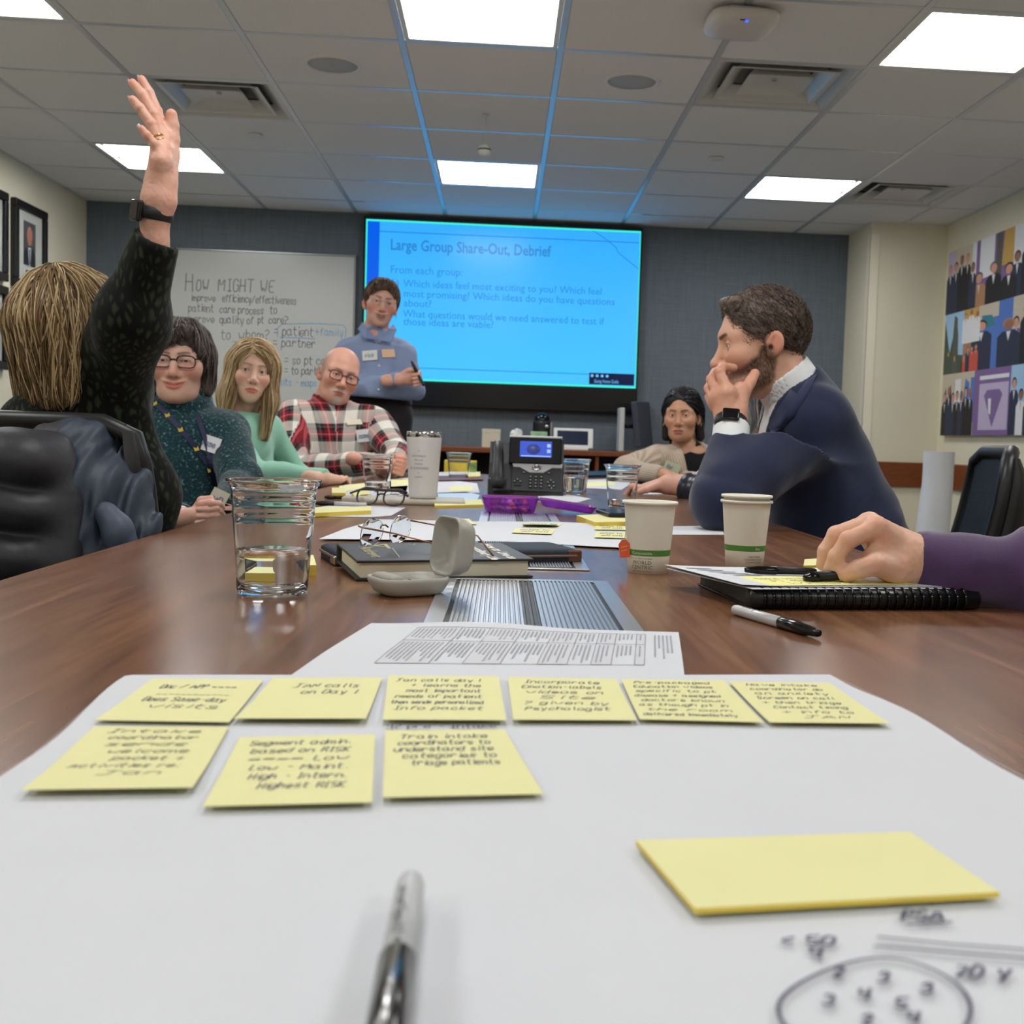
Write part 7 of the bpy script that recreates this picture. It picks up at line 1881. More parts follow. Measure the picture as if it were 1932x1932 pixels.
# lanyard, badge and name sticker ride on the knit
def on_surf(fn, p0, d, n=30):
    """walk from p0 along d until the field is met"""
    p0, d = A3(p0), wn(A3(d)); t = 0
    for _ in range(60):
        v = float(fn((p0+d*t)[None].astype(f32))[0]); t += v*.8
        if abs(v) < .0004: break
    return p0+d*t
def band_on(parent, fn, pts, w_, m, name='lanyard', lift=.003):
    ps = []
    for a, b in zip(pts, pts[1:]):
        for t in np.linspace(0, 1, 10)[:-1]: ps.append(A3(a)*(1-t)+A3(b)*t)
    ps.append(A3(pts[-1])); vd = []
    out = [Vector(on_surf(fn, q, q))-Vector(wn(q))*lift for q in ps]      # rays run from the eye side outwards
    b = MB(); vs = []
    for i, q in enumerate(out):
        t = (out[min(i+1, len(out)-1)]-out[max(i-1, 0)]).normalized(); s = t.cross(Vector((0, -1, .1))).normalized()*w_/2; vs += [q+s, q-s, q-s+Vector((0, .0012, 0)), q+s+Vector((0, .0012, 0))]
    b.add(vs, [(4*i+k, 4*i+(k+1) % 4, 4*i+4+(k+1) % 4, 4*i+4+k) for i in range(len(out)-1) for k in range(4)], 0, True); o = b.obj(name, m, parent, True); return o, out
pz = lambda u, v, yy: A3(at_y(u, v, yy))-np.array((0, 0, CAM_Z))*0
def eye_ray(fn):
    return lambda P: fn(P)
E0 = np.array((0, 0, CAM_Z))
def hit(fn, u, v, y0):
    """first point of the surface seen along a line of sight, starting in front of it"""
    a = A3(at_y(u, v, y0)); d = wn(a-E0); t = 0.
    for _ in range(80):
        s = float(fn((a+d*t)[None].astype(f32))[0]); t += s*.7
        if abs(s) < .0005: break
        if t > 1.2: return None
    return a+d*t
def strip(parent, fn, px, y0, w_, m, name, lift=.004):
    pts = []
    for (a, b), (c, e) in zip(px, px[1:]):
        for t in np.linspace(0, 1, 8)[:-1]: pts.append((a+(c-a)*t, b+(e-b)*t))
    pts.append(px[-1]); out = [hit(fn, u, v, y0) for u, v in pts]; out = [Vector(q) for q in out if q is not None]; out = [q-q.__class__((q.x, q.y, q.z-CAM_Z)).normalized()*lift for q in out]
    b = MB(); vs = []
    for i, q in enumerate(out):
        t = (out[min(i+1, len(out)-1)]-out[max(i-1, 0)]).normalized(); n_ = Vector((q.x, q.y, q.z-CAM_Z)).normalized(); s = t.cross(n_).normalized()*w_/2; vs += [q+s, q-s, q-s+n_*.0015, q+s+n_*.0015]
    b.add(vs, [(4*i+k, 4*i+(k+1) % 4, 4*i+4+(k+1) % 4, 4*i+4+k) for i in range(len(out)-1) for k in range(4)]); o = b.obj(name, m, parent, True); return o, out
def stick(parent, fn, u, v, y0, w_, h_, up=(0, 0, 1), lift=.005, **k):
    c = hit(fn, u, v, y0)
    if c is None: return None
    e = .004; g = np.array([float(fn((c+np.eye(3)[i]*e)[None].astype(f32))[0]-fn((c-np.eye(3)[i]*e)[None].astype(f32))[0]) for i in range(3)]); g = wn(g)
    return name_tag(parent, c+g*lift, g, up, w_, h_, **k)
M_lan = mat('navy_lanyard', (34, 38, 74), .6); M_yel = mat('lanyard_yellow', (226, 200, 80), .6)
lan, out = strip(pw, sfn, [(276, 748), (304, 770), (332, 800), (362, 835), (392, 875), (407, 915)], 2.75, .013, M_lan, 'lanyard')
lan2, out2 = strip(pw, sfn, [(371, 780), (385, 820), (396, 860), (407, 912)], 2.75, .012, M_lan, 'lanyard', .006)
for k in (3, 9, 15, 22, 29):
    q = out[min(k, len(out)-1)]; n_ = Vector((q.x, q.y, q.z-CAM_Z)).normalized(); M = frame(q-n_*.002, (1, 0, .3), -n_); b = MB(); b.prism([(-.006, -.006), (.006, -.006), (.006, .006), (.002, .002), (-.002, .002), (-.006, .006)], 0, .001, 0, M); b.obj('emblem', M_yel, lan, True)
stick(pw, sfn, 398, 838, 2.75, .066, .042, (.25, 0, 1), text='name', rgb=(230, 231, 236))
stick(pw, sfn, 411, 942, 2.55, .040, .055, (.5, 0, 1), lift=.012, name='badge', rgb=(206, 214, 196), text='MD')
b = MB(); cw = at_y(333, 985, 2.68); M = frame(cw, (.8, -.5, -.35), (.4, .2, .9)); b.tube([M @ Vector((0, .036*math.cos(a), .036*math.sin(a))) for a in np.linspace(0, 2*PI, 24, endpoint=False)], .006, 8, closed=True); b.obj('cuff_trim', mat('cuff_white', (214, 220, 230), .6, var=(160, .4)), pw, True)
legs(pw, PV, (.75, -.4), (30, 32, 38)); place_chair(PV.x-.02, PV.y+.02, math.radians(-32), 'office chair under the woman in the dark turtleneck')

# ================================================================ the blonde woman in mint
y = 3.95
hd = Head(at_y(476, 702, y), yaw=.30, pitch=.0, roll=-.13, scale=.92, male=False, neck=.043, neck_to=(.03, -.03, -.21), jaw=.72, face=.9, brow=.5, nose=.85, eye=.9, width=.96, lip=.9)
N = at_y(462, 800, y+.02); PV = Vector((at_y(420, 1000, y).x-.04, y+.05, .52)); SR, SL = at_y(424, 822, y-.12), at_y(506, 812, y+.18)
pm = thing('person', 'woman with long straight blonde hair in a mint green top', 'person', (PV.x, PV.y, 0))
T = torso_fn(N, PV, SL, SR, w=1.0, dep=.11, hipw=.16, sh=.056); 
eR, wR = at_y(478, 895, y-.2), at_y(618, 905, y-.28); eL, wL = at_y(560, 900, y+.22), at_y(610, 905, y+.05)
arms = [(SR, eR, wR, arm_fn(SR, eR, wR, .060, .052, .036)), (SL, eL, wL, arm_fn(SL, eL, wL, .056, .048, .034))]
nk = cap
so, sfn = sweater('sweater', pm, T, arms, .0062, mat('mint_knit', (140, 196, 172), .8, attr='col', sheen=.3, bump=(700, .15, .001)), (140, 196, 172), amp=.0055, fr=9, cuts=[lambda P: cap(P, hd.world((.012, -.03, -.17)), hd.world((0, -.02, -.06)), .056, .05)], seed=4)
bsk = (226, 184, 164)
w_ = A3(wR)-wn(A3(wR)-A3(eR))*.02; up_ = np.array((0, 0, 1.)); d_ = wn(np.array((.35, .93, -.05))); s_ = np.cross(d_, up_)
def rest_hand(w_, d_, s_, up_, res, col, sc=1., curl=.5):
    fs = [[w_+d_*.085*sc+s_*k, w_+d_*.115*sc+s_*k*1.05+up_*.008, w_+d_*.135*sc+s_*k*1.05-up_*.008*curl*2, w_+d_*(.142-.02*curl)*sc+s_*k-up_*.025*curl*2] for k in (-.026, -.009, .009, .025)]; th = [w_+d_*.03*sc-s_*.028, w_+d_*.062*sc-s_*.042-up_*.008, w_+d_*.088*sc-s_*.038-up_*.012]
    pal = [(w_, w_+d_*.075*sc+s_*k, .021, .0135) for k in (-.022, -.007, .008, .022)]
    return hand_fn(w_, pal, fs, th, .0088*sc, .0102*sc, forearm=([w_-d_*.08], [.023, .027])), [w_-d_*.08, w_]+[x for f in fs for x in f]+th, res, col
skin_body(pm, hd, dict(base=bsk, blush=.4, brow=(150, 118, 90), browk=.8), .0021, [rest_hand(w_, d_, s_, up_, .003, skin_plain(bsk))], limbs=[(SR, eR, wR)])
hd.eyes(pm, (96, 92, 84), (.15, 0))
def longv(L):
    X = absx(L); d = ell(L, (0, -.016, .034), (.084, .103, .092)); d = smin(d, cap(X, (.070, .0, .03), (.074, .018, -.10), .022, .026), .03); d = smin(d, cap(X, (.074, .018, -.10), (.066, .045, -.235), .026, .016), .03); d = smin(d, cap(L, (0, -.075, 0), (0, -.07, -.17), .055, .045), .04)
    d = smax(d, -ell(L, (.0, .115, -.030), (.067, .082, .103)), .008); d = smax(d, -cap(L, (0, .05, -.08), (0, .06, -.25), .052), .01); return d
hf_ = hair_obj(pm, hd, longv, ((146, 118, 82), (204, 176, 132)), .0034, (-.13, -.15, -.28), (.13, .13, .15), .0022, (54, 54, 9))
def fl3(L, t, ph):
    pz_ = L[:, 2] > .085; sx_ = np.sign(L[:, 0]-.018); w_ = np.clip((L[:, 2]-.01)/.1, 0, 1)
    return np.stack([sx_*(.15+1.2*w_)+.08*np.sin(ph[:, 0]), .1*np.sin(ph[:, 1])-.25*w_+.12*(L[:, 2] < -.05), -1.1+.55*w_], 1)
strands(pm, hd, seeds(hd, lambda q: (q[:, 2] > .045) & inside(longv)(q)), flow_local(hd, fl3), hf_, 1500, 26, .0115, .0016, [(140, 112, 76), (172, 142, 102), (204, 176, 132), (222, 198, 160), (122, 96, 64)], off=.005)
legs(pm, PV, (1, -.1), (34, 36, 48)); place_chair(PV.x-.02, PV.y, math.radians(-5), 'office chair under the blonde woman in mint')

# ================================================================ the man in the plaid shirt
y = 4.7
hd = Head(at_y(640, 708, y), yaw=.36, pitch=.10, roll=-.25, scale=1.0, neck=.060, neck_to=(.0, -.05, -.19), fat=.003, jaw=1.0, nose=1.0, eye=.6, brow=1.0, width=1.0)
N = at_y(628, 772, y+.02); PV = Vector((at_y(625, 960, y).x, y+.10, .52)); SR, SL = at_y(552, 790, y-.03), at_y(708, 800, y+.06)
pp = thing('person', 'bald man with glasses and a grey goatee in a red and white plaid shirt', 'person', (PV.x, PV.y, 0))
T = torso_fn(N, PV, SL, SR, w=1.12, dep=.14, belly=.06, hipw=.2, sh=.07, trap=.062)
eR, wR = at_y(548, 888, y-.20), at_y(706, 890, y-.345); eL, wL = at_y(752, 862, y-.10), at_y(752, 880, y-.30)
cp_, dp_ = A3(at_y(750, 880, y-.38)), wn(A3((.85, -.5, .0))); sp_ = wn(np.cross(dp_, (0, .3, 1))); wR, wL = cp_-dp_*.070+sp_*.047, cp_-dp_*.070-sp_*.047
arms = [(SR, eR, wR, arm_fn(SR, eR, wR, .076, .064, .046)), (SL, eL, wL, arm_fn(SL, eL, wL, .074, .06, .044))]
def plaid(N_, L, b, vec):
    sp = N_.new('ShaderNodeSeparateXYZ'); L.new(vec, sp.inputs[0]); outs = []
    for k, ax in enumerate((0, 1)):
        m = N_.new('ShaderNodeMath'); m.operation = 'MULTIPLY'; m.inputs[1].default_value = 1/.118; L.new(sp.outputs[ax], m.inputs[0])
        f = N_.new('ShaderNodeMath'); f.operation = 'FRACT'; L.new(m.outputs[0], f.inputs[0])
        r = ramp(N_, [(0, (232, 226, 216)), (.40, (70, 72, 74)), (.47, (28, 26, 30)), (.53, (132, 26, 42)), (.62, (226, 110, 112)), (.67, (132, 26, 42)), (.78, (26, 24, 28)), (.86, (96, 100, 100)), (.92, (48, 50, 52))]); L.new(f.outputs[0], r.inputs[0]); outs.append(r.outputs[0])
    mx = N_.new('ShaderNodeMix'); mx.data_type = 'RGBA'; mx.inputs[0].default_value = .5; L.new(outs[0], mx.inputs[6]); L.new(outs[1], mx.inputs[7])
    return mx.outputs[2]
def collar_ex(o_=.072, i_=.066, top=.085, open_=.05):
    def ex(P, d):
        a, b = hd.world((0, -.052, -.185)), hd.world((0, -.034, -.092)); ax = wn(b-a); fw = hd.R[:, 1]
        c = smax(np.abs(cap(P, a-ax*.02, b, o_+.004, i_))-.0035, plane(P, a+ax*(top-.0)-0*ax, ax-fw*.22), .003)
        c = smax(c, -plane(P, a-ax*.03, ax), .003); c = smax(c, -cap(P, a+fw*.075+ax*.01, b+fw*.085, .02, open_), .004)
        return smin(smax(d, -cap(P, a, b+ax*.1, i_-.003), .004), c, .008)
    return ex
so, sfn = sweater('plaid_shirt', pp, T, arms, .0062, cloth_mat('plaid', plaid, .85, .2), extra=collar_ex(), amp=.006, fr=8, uvs=True, seed=9)
psk = (214, 160, 140)
hands_p = clasped(None, psk, at_y(750, 880, y-.38), A3((.85, -.5, .0)), (0, .3, 1), .0098)
skin_body(pp, hd, dict(base=psk, blush=.55, beard=((206, 197, 192), 1., 'goatee'), brow=(150, 128, 116), browk=.9, stubble=((150, 136, 128), .7)), .0023, hands_p, limbs=[(SR, eR, wR), (SL, eL, wL)])
hd.eyes(pp, (84, 86, 92), (0, .0))
spectacles('', '', hd.M @ Matrix.Translation((0, .0985, -.004)), .050, .036, .017, mat('brown_specs', (58, 38, 34), .25), M_lens, .10, 0, .0019, 3.4, parent=pp)
stick(pp, sfn, 686, 822, 4.2, .062, .052, (-.15, 0, 1), text='name', rgb=(228, 229, 230)); stick(pp, sfn, 668, 797, 4.2, .075, .022, (-.1, 0, 1), name='sticker', rgb=(236, 226, 206))
legs(pp, PV, (.85, -.5), (34, 34, 40)); place_chair(PV.x-.01, PV.y+.02, math.radians(-38), 'office chair under the man in the plaid shirt')

# ================================================================ the standing presenter
y = 5.85
hd = Head(at_y(719, 573, y), yaw=.22, pitch=.02, roll=-.14, scale=1.04, smile=1.1, mouth=.010, neck=.056, neck_to=(.0, -.045, -.19), jaw=.98, eye=.5, nose=1.0)
fx = lambda u, v, dy=0.: at_y(u, v, y+dy)
N = fx(706, 634); SR, SL = fx(654, 665), fx(764, 668); PV = fx(712, 770)
ps = thing('person', 'smiling man in a blue shirt standing with folded arms before the screen', 'person', (PV.x, y, 0))
T = torso_fn(N, PV, SL, SR, w=1.0, dep=.12, belly=.025, hipw=.165, sh=.062)
eR, wR = fx(652, 738, -.10), fx(752, 716, -.24); eL, wL = fx(783, 735, -.10), fx(690, 742, -.20)
arms = [(SR, eR, wR, arm_fn(SR, eR, wR, .062, .054, .038)), (SL, eL, wL, arm_fn(SL, eL, wL, .060, .05, .036))]
hem = A3(fx(712, 752))
def sx_(P, d):
    d = smax(d, -cap(P, hd.world((0, -.045, -.175)), hd.world((0, -.03, -.06)), .062, .06), .004); fw = T.R[:, 1]
    d = smax(d, -cap(P, A3(N)+fw*.075+np.array((0, 0, .03)), A3(fx(711, 640))*np.array((1, 0, 1))+np.array((0, (A3(N)+fw*.125)[1], 0)), .036, .010), .006); return smax(d, -plane(P, hem, (.05, 0, 1)), .004)
so, sfn = sweater('shirt', ps, T, arms, .0066, mat('oxford_blue', (136, 152, 188), .8, attr='col', bump=(600, .15, .001), sheen=.1, var=(300, .06)), (136, 152, 188), extra=sx_, amp=.006, fr=9, seed=6, m_=.14, lowz=.9)
q_ = A3(wR); dh = wn(A3(fx(792, 712, -.24))-q_); uph = np.array((.1, -.35, 1.)); uph = wn(uph-dh*(dh @ uph)); sh_ = np.cross(dh, uph)
pal = [(q_, q_+dh*.07+uph*k, .025, .018) for k in (-.022, 0, .022)]
fs = [[q_+dh*.075+uph*k, q_+dh*.105+uph*k+sh_*.006, q_+dh*.100+uph*k+sh_*.034, q_+dh*.075+uph*k+sh_*.042] for k in (.027, .009, -.010, -.027)]; th = [q_+dh*.03+uph*.028, q_+dh*.06+uph*.044+sh_*.008, q_+dh*.085+uph*.046+sh_*.012]
ssk = (222, 174, 156)
skin_body(ps, hd, dict(base=ssk, blush=.6, brow=(104, 84, 70), browk=.9), .0026, [(hand_fn(q_, pal, fs, th, .0100, .0115, forearm=([q_-dh*.06], [.026, .03])), [q_-dh*.06]+[x for f in fs for x in f]+th, .0026, skin_plain(ssk))], chest=lambda P: ell(P, A3(N)+np.array((0, .0, -.035)), (.09, .085, .07)), limbs=[(SR, eR, wR)])
hd.eyes(ps, (80, 90, 100))
vol = short_vol(.009, .013, .014, facer=(.082, .060, .088), nape=-.03); vo = lambda L: smin(vol(L), smin(cap(L, (-.03, .070, .092), (.04, .082, .064), .014, .010), cap(L, (.03, .070, .088), (.066, .052, .04), .014, .011), .012), .015)
hf_ = hair_obj(ps, hd, vo, ((70, 52, 42), (108, 84, 68)), .0034, streak=.0018, sf=(80, 80, 30))
strands(ps, hd, seeds(hd, lambda q: inside(vo)(q) & (q[:, 2] > .0)), flow_local(hd, fl2), hf_, 900, 7, .009, .0012, [(62, 46, 38), (88, 68, 54), (116, 92, 74), (136, 110, 92)], off=.003)
spectacles('', '', hd.M @ Matrix.Translation((0, .099, -.004)), .046, .032, .018, M_steel, M_lens, .10, 0, .001, 2.4, parent=ps)
stick(ps, sfn, 698, 671, 5.4, .075, .052, (-.12, 0, 1), text='Nick', rgb=(222, 226, 222)); stick(ps, sfn, 732, 667, 5.4, .07, .042, (-.1, 0, 1), name='sticker', rgb=(232, 196, 166))
for k, v in enumerate((645, 690, 735)):
    c = hit(sfn, 716-k, v, 5.3); b = MB(); b.lathe([(0, .003), (.005, .003), (.006, 0), (0, 0)], 12, mtx=Matrix.Translation(Vector(c)-Vector((0, .001, 0))) @ Matrix.Rotation(PI/2, 4, 'X')); b.obj('button', M_white, ps, True)
hipz = A3(fx(712, 770)); 
def trous(P):
    a = hipz; d = ell(P, a+np.array((0, 0, -.02)), (.178, .125, .16))
    for k in (-1, 1): d = smin(d, chain(P, [a+np.array((.085*k, 0, -.06)), np.array((a[0]+.10*k, y-.01, .50)), np.array((a[0]+.11*k, y+.02, .08))], [.098, .072, .058], .05), .03)
    d = smax(d, plane(P, hem+np.array((0, 0, .012)), (.05, 0, 1)), .004); return smax(d, .05-P[:, 2], .004)+folds(P, .005, 9, 3)
lo = hipz-np.array((.3, .25, 1.1)); hi = hipz+np.array((.3, .25, .2)); lo[2] = .03; Org().add(trous, lo, hi, .010, (44, 42, 44)).obj('trousers', M_cloth_v, ps)
def belt(P): return smax(np.abs(ell(P, hipz+np.array((0, 0, -.0)), (.172, .128, .30)))-.005, np.abs((P-hem) @ V3((.05, 0, 1))+.008)-.016, .002)
Org().add(belt, hem-np.array((.25, .2, .06)), hem+np.array((.25, .2, .06)), .006, (26, 24, 24)).obj('belt', M_cloth_v, ps)
for k in (-1, 1):
    q0 = np.array((hipz[0]+.11*k, y+.0, .05)); sf_ = lambda P, q0=q0: smax(smin(ell(P, q0+np.array((.01*k, -.06, -.01)), (.05, .14, .05)), cap(P, q0, q0+np.array((0, .0, .05)), .05), .03), .002-P[:, 2], .003)
    lo, hi = nb(q0, m=.22); lo[2] = -.02; Org().add(sf_, lo, hi, .01, (36, 30, 28)).obj('shoe', M_cloth_v, ps)
marker(fx(800, 728, -.29), fx(776, 681, -.27), 'black marker held in the folded arms of the presenter', M_black, M_black, .008)

def wing(parent, px, y0, m, name='collar', dy=None):
    ps = [Vector(at_y(u, v, y0+(dy[k] if dy else 0))) for k, (u, v) in enumerate(px)]; n = len(ps); off = Vector((0, .006, 0))
    b = MB(); b.add(ps+[q+off for q in ps], [tuple(range(n)), tuple(range(n, 2*n))[::-1]]+[(k, k+n, (k+1) % n+n, (k+1) % n) for k in range(n)]); o = b.obj(name, m, parent, True)
    md = o.modifiers.new('round', 'BEVEL'); md.width = .002; md.segments = 2; return o
zf = lambda u, v: A3(hit(sfn, u, v, 5.3))[1]
for px_w in ([(684, 607), (692, 617), (711, 641), (688, 638), (675, 620)], [(742, 611), (749, 622), (737, 645), (713, 642), (733, 620)]):
    wing(ps, px_w, 0, MATS['oxford_blue'] if False else mat('collar_blue', (126, 142, 180), .8), dy=[hd.world((0, .0, 0))[1]-.02+k_ for k_ in (.0, -.05, -.115, -.11, -.03)] if px_w[0][0] < 700 else [hd.world((0, .0, 0))[1]-.02+k_ for k_ in (.0, -.03, -.10, -.115, -.05)])
# ================================================================ the dark haired woman in the beige cardigan
y = 5.0
hd = Head(at_y(1287, 783, y), yaw=-.34, pitch=.06, roll=.02, scale=.98, male=False, neck=.047, neck_to=(0, -.04, -.2), jaw=.82, face=.98, brow=.5, nose=.78, eye=.7, fat=.004, lip=1.05, width=1.0)
N = at_y(1300, 850, y+.02); PV = Vector((at_y(1305, 1000, y).x, y+.08, .52)); SR, SL = at_y(1236, 868, y-.02), at_y(1372, 872, y+.05)
pa_ = thing('person', 'dark haired woman in a beige cardigan over a black top with a badge', 'person', (PV.x, PV.y, 0))
T = torso_fn(N, PV, SL, SR, w=1.0, dep=.115, belly=.01, hipw=.165, sh=.06)
eR, wR = at_y(1180, 885, y-.10), at_y(1252, 897, y-.32); eL, wL = at_y(1390, 930, y-.1), at_y(1290, 903, y-.36)
arms = [(SR, eR, wR, arm_fn(SR, eR, wR, .062, .054, .040)), (SL, eL, wL, arm_fn(SL, eL, wL, .060, .052, .038))]
fw = T.R[:, 1]; nA = A3(N)+fw*.07; nB = A3(N)*.55+A3(PV)*.45+fw*.17+T.R[:, 0]*-.0
cutv = lambda P: smin(cap(P, nA+np.array((0, 0, .02)), nB, .055, .04), cap(P, hd.world((0, -.035, -.17)), hd.world((0, -.02, -.06)), .068, .055), .03)
def rib(N_, L, b, vec):
    w_ = N_.new('ShaderNodeTexWave'); w_.inputs['Scale'].default_value = 28; w_.inputs['Distortion'].default_value = .6; w_.bands_direction = 'X'; L.new(vec, w_.inputs['Vector'])
    r = ramp(N_, [(0, (166, 148, 130)), (1, (196, 180, 162))], False); L.new(w_.outputs[0], r.inputs[0])
    bp = N_.new('ShaderNodeBump'); bp.inputs['Strength'].default_value = .4; bp.inputs['Distance'].default_value = .004; L.new(w_.outputs[0], bp.inputs['Height']); L.new(bp.outputs[0], b.inputs['Normal']); return r.outputs[0]
so, sfn = sweater('cardigan', pa_, T, arms, .0066, cloth_mat('beige_rib', rib, .9, .3), cuts=[cutv], amp=.005, fr=9, uvs=True, seed=2)
inner = lambda P: smax(T(P)+.010, -cap(P, hd.world((0, -.01, -.185)), hd.world((0, .02, -.06)), .062, .06), .004)
lo, hi = nb(N, nB, PV, m=.14); Org().add(inner, lo, hi, .007, (20, 20, 24)).obj('top', M_cloth_v, pa_)
ask = (196, 148, 120)
d_ = wn(A3(wR)-A3(eR)); s_ = np.cross(d_, up_)
skin_body(pa_, hd, dict(base=ask, blush=.25, brow=(44, 34, 30), browk=.9, lips=(160, 88, 88)), .0023, [rest_hand(A3(wR), d_, s_, up_, .0032, skin_plain(ask))], chest=lambda P: ell(P, A3(N)+np.array((0, -.0, -.02)), (.10, .07, .06)), limbs=[(SL, eL, wL)])
hd.eyes(pa_, (48, 34, 28), (-.1, -.1))
def backv(L):
    X = absx(L); d = ell(L, (0, -.02, .036), (.085, .106, .097)); d = smin(d, cap(L, (0, -.085, -.02), (.03, -.07, -.17), .055, .045), .04); d = smin(d, cap(X, (.072, -.02, .02), (.078, -.03, -.10), .020, .022), .03)
    d = smax(d, -ell(L, (0, .112, -.030), (.074, .086, .112)), .004); return smax(d, -ell(X, (.086, .0, -.016), (.022, .016, .028)), .006)
hf_ = hair_obj(pa_, hd, backv, ((16, 15, 18), (38, 35, 40)), .0036, (-.13, -.16, -.24), (.13, .13, .15), .0018, (60, 60, 14))
strands(pa_, hd, seeds(hd, lambda q: (q[:, 2] > .03) & inside(backv)(q)), flow_local(hd, lambda L, t, ph: np.stack([L[:, 0]*5, -.9+0*t+.1*np.sin(ph[:, 0]), -.35-7*np.clip(.05-L[:, 2], 0, .12)], 1)), hf_, 600, 14, .012, .0015, [(18, 16, 20), (32, 29, 34), (50, 46, 54)], off=.003)
e_ = Vector(hd.world((.086, -.004, -.042))); e2 = Vector(hd.world((-.086, -.004, -.044)))
for q in (e2, e_): 
    b = MB(); b.tube([q+Vector((.002*math.cos(a), .009*math.sin(a), .009*math.cos(a))) for a in np.linspace(0, 2*PI, 18, endpoint=False)], .0016, 6, closed=True); b.obj('earring', mat('gold'), pa_, True)
stick(pa_, sfn, 1268, 882, 4.5, .072, .05, (.35, 0, 1), lift=.014, name='badge', rgb=(206, 208, 180), text='RN', ink_rgb=(150, 150, 130))
stick(pa_, sfn, 1294, 842, 4.5, .026, .026, (.2, 0, 1), lift=.012, name='badge_reel', rgb=(214, 200, 196))
legs(pa_, PV, (-.9, -.3), (34, 34, 40)); place_chair(PV.x+.01, PV.y+.01, math.radians(196), 'office chair under the woman in the beige cardigan')

# ================================================================ the person hidden behind the suited man
y = 3.62
hd = Head(at_y(1400, 735, y), yaw=-1.50, pitch=.12, scale=.98, male=False, neck=.048, neck_to=(0, -.06, -.2), eye=.7, nose=1.0)
N = at_y(1420, 838, y); PV = Vector((at_y(1405, 1000, y).x, y+.05, .52)); SL, SR = at_y(1428, 872, y-.18), at_y(1415, 862, y+.18)
pf = thing('person', 'grey haired person in a floral blouse mostly hidden behind the suited man', 'person', (PV.x, PV.y, 0))
T = torso_fn(N, PV, SL, SR, w=1.0, dep=.125, belly=.035, hipw=.17, sh=.058)
eL, wL = at_y(1352, 938, y-.18), at_y(1292, 920, y-.10); eR, wR = at_y(1380, 930, y+.24), at_y(1310, 905, y+.22)
arms = [(SL, eL, wL, arm_fn(SL, eL, wL, .060, .052, .044)), (SR, eR, wR, arm_fn(SR, eR, wR, .060, .052, .044))]
def floral(N_, L, b, vec):
    v = N_.new('ShaderNodeTexVoronoi'); v.inputs['Scale'].default_value = 34; L.new(vec, v.inputs['Vector']); n = N_.new('ShaderNodeTexNoise'); n.inputs['Scale'].default_value = 26; L.new(vec, n.inputs['Vector'])
    ad = N_.new('ShaderNodeMath'); ad.operation = 'ADD'; L.new(v.outputs['Distance'], ad.inputs[0]); L.new(n.outputs[0], ad.inputs[1])
    r = ramp(N_, [(0, (36, 52, 84)), (.62, (56, 78, 112)), (.78, (176, 190, 206)), (.95, (226, 228, 230))]); L.new(ad.outputs[0], r.inputs[0]); return r.outputs[0]
so, sfn = sweater('blouse', pf, T, arms, .0066, cloth_mat('floral_blue', floral, .8), cuts=[lambda P: cap(P, hd.world((0, -.04, -.16)), hd.world((0, -.02, -.06)), .06, .055)], seed=7)
def cuffv(P): return smax(smax(cap(P, eL, wL, .0585, .050)+.0015*np.sin(((P-V3(eL)) @ V3(wn(A3(wL)-A3(eL))))*160), plane(P, wL, A3(wL)-A3(eL)), .004), -plane(P, A3(eL)*.9+A3(wL)*.1, A3(wL)-A3(eL)), .004)
lo, hi = nb(eL, wL, m=.08); Org().add(cuffv, lo, hi, .005, (36, 40, 52)).obj('sleeve_cuff', mat('shiny_dark_cuff', (36, 40, 52), .3, attr='col', spec=.5), pf)
fsk = (222, 176, 158); 
h_w = A3(at_y(1262, 914, y-.06)); d_ = wn(A3(at_y(1205, 922, y-.02))-h_w); s_ = np.cross(d_, up_); hb = rest_hand(h_w, d_, s_, up_+d_*.0, .0024, skin_plain(fsk), 1., .9)
fa = lambda P: smin(hb[0](P), cap(P, eL, h_w, .038, .026), .02)
skin_body(pf, hd, dict(base=fsk, blush=.4, brow=(140, 130, 124)), .003, [(fa, hb[1]+[A3(eL)], .0026, hb[3])], limbs=[(SL, eL, eL)])
hd.eyes(pf, (90, 100, 110))
hf_ = hair_obj(pf, hd, longv, ((128, 128, 130), (190, 190, 192)), .004, (-.13, -.15, -.28), (.13, .13, .15), .0022, (54, 54, 9))
strands(pf, hd, seeds(hd, lambda q: (q[:, 2] > .045) & inside(longv)(q)), flow_local(hd, fl3), hf_, 500, 22, .012, .0017, [(120, 120, 122), (160, 160, 162), (200, 200, 202)], off=.005)
stick(pf, sfn, 1318, 868, 3.2, .06, .05, (.3, 0, 1), lift=.008, rgb=(214, 222, 234), text='name')
legs(pf, PV, (-1, 0), (40, 42, 52)); place_chair(PV.x+.02, PV.y, PI, 'office chair under the person in the floral blouse')
place_chair(1.84, 3.52, math.radians(190), 'empty office chair by the right wall with a grey coat on its seat')
cc_ = A3((1.74, 3.50, .47)); ct = thing('coat', 'grey beige coat heaped on the seat of the empty chair at the right edge', 'coat', Vector(cc_))
def coat(P):
    d = smin(ell(P, cc_+np.array((0, 0, .10)), (.19, .17, .14)), ell(P, cc_+np.array((-.03, -.03, .22)), (.12, .11, .12)), .06)
    d = d+.012*np.sin((P @ V3((.6, .3, -.8)))*48+3*vnoise(P*6))*np.clip((P[:, 2]-.49)*8, 0, 1)+folds(P, .008, 9, 5); return smax(d, .472-P[:, 2], .004)
lo, hi = nb(cc_, cc_+np.array((0, 0, .3)), m=.24); lo[2] = .46; Org().add(coat, lo, hi, .007, (134, 128, 120)).obj('cloth', M_cloth_v, ct)

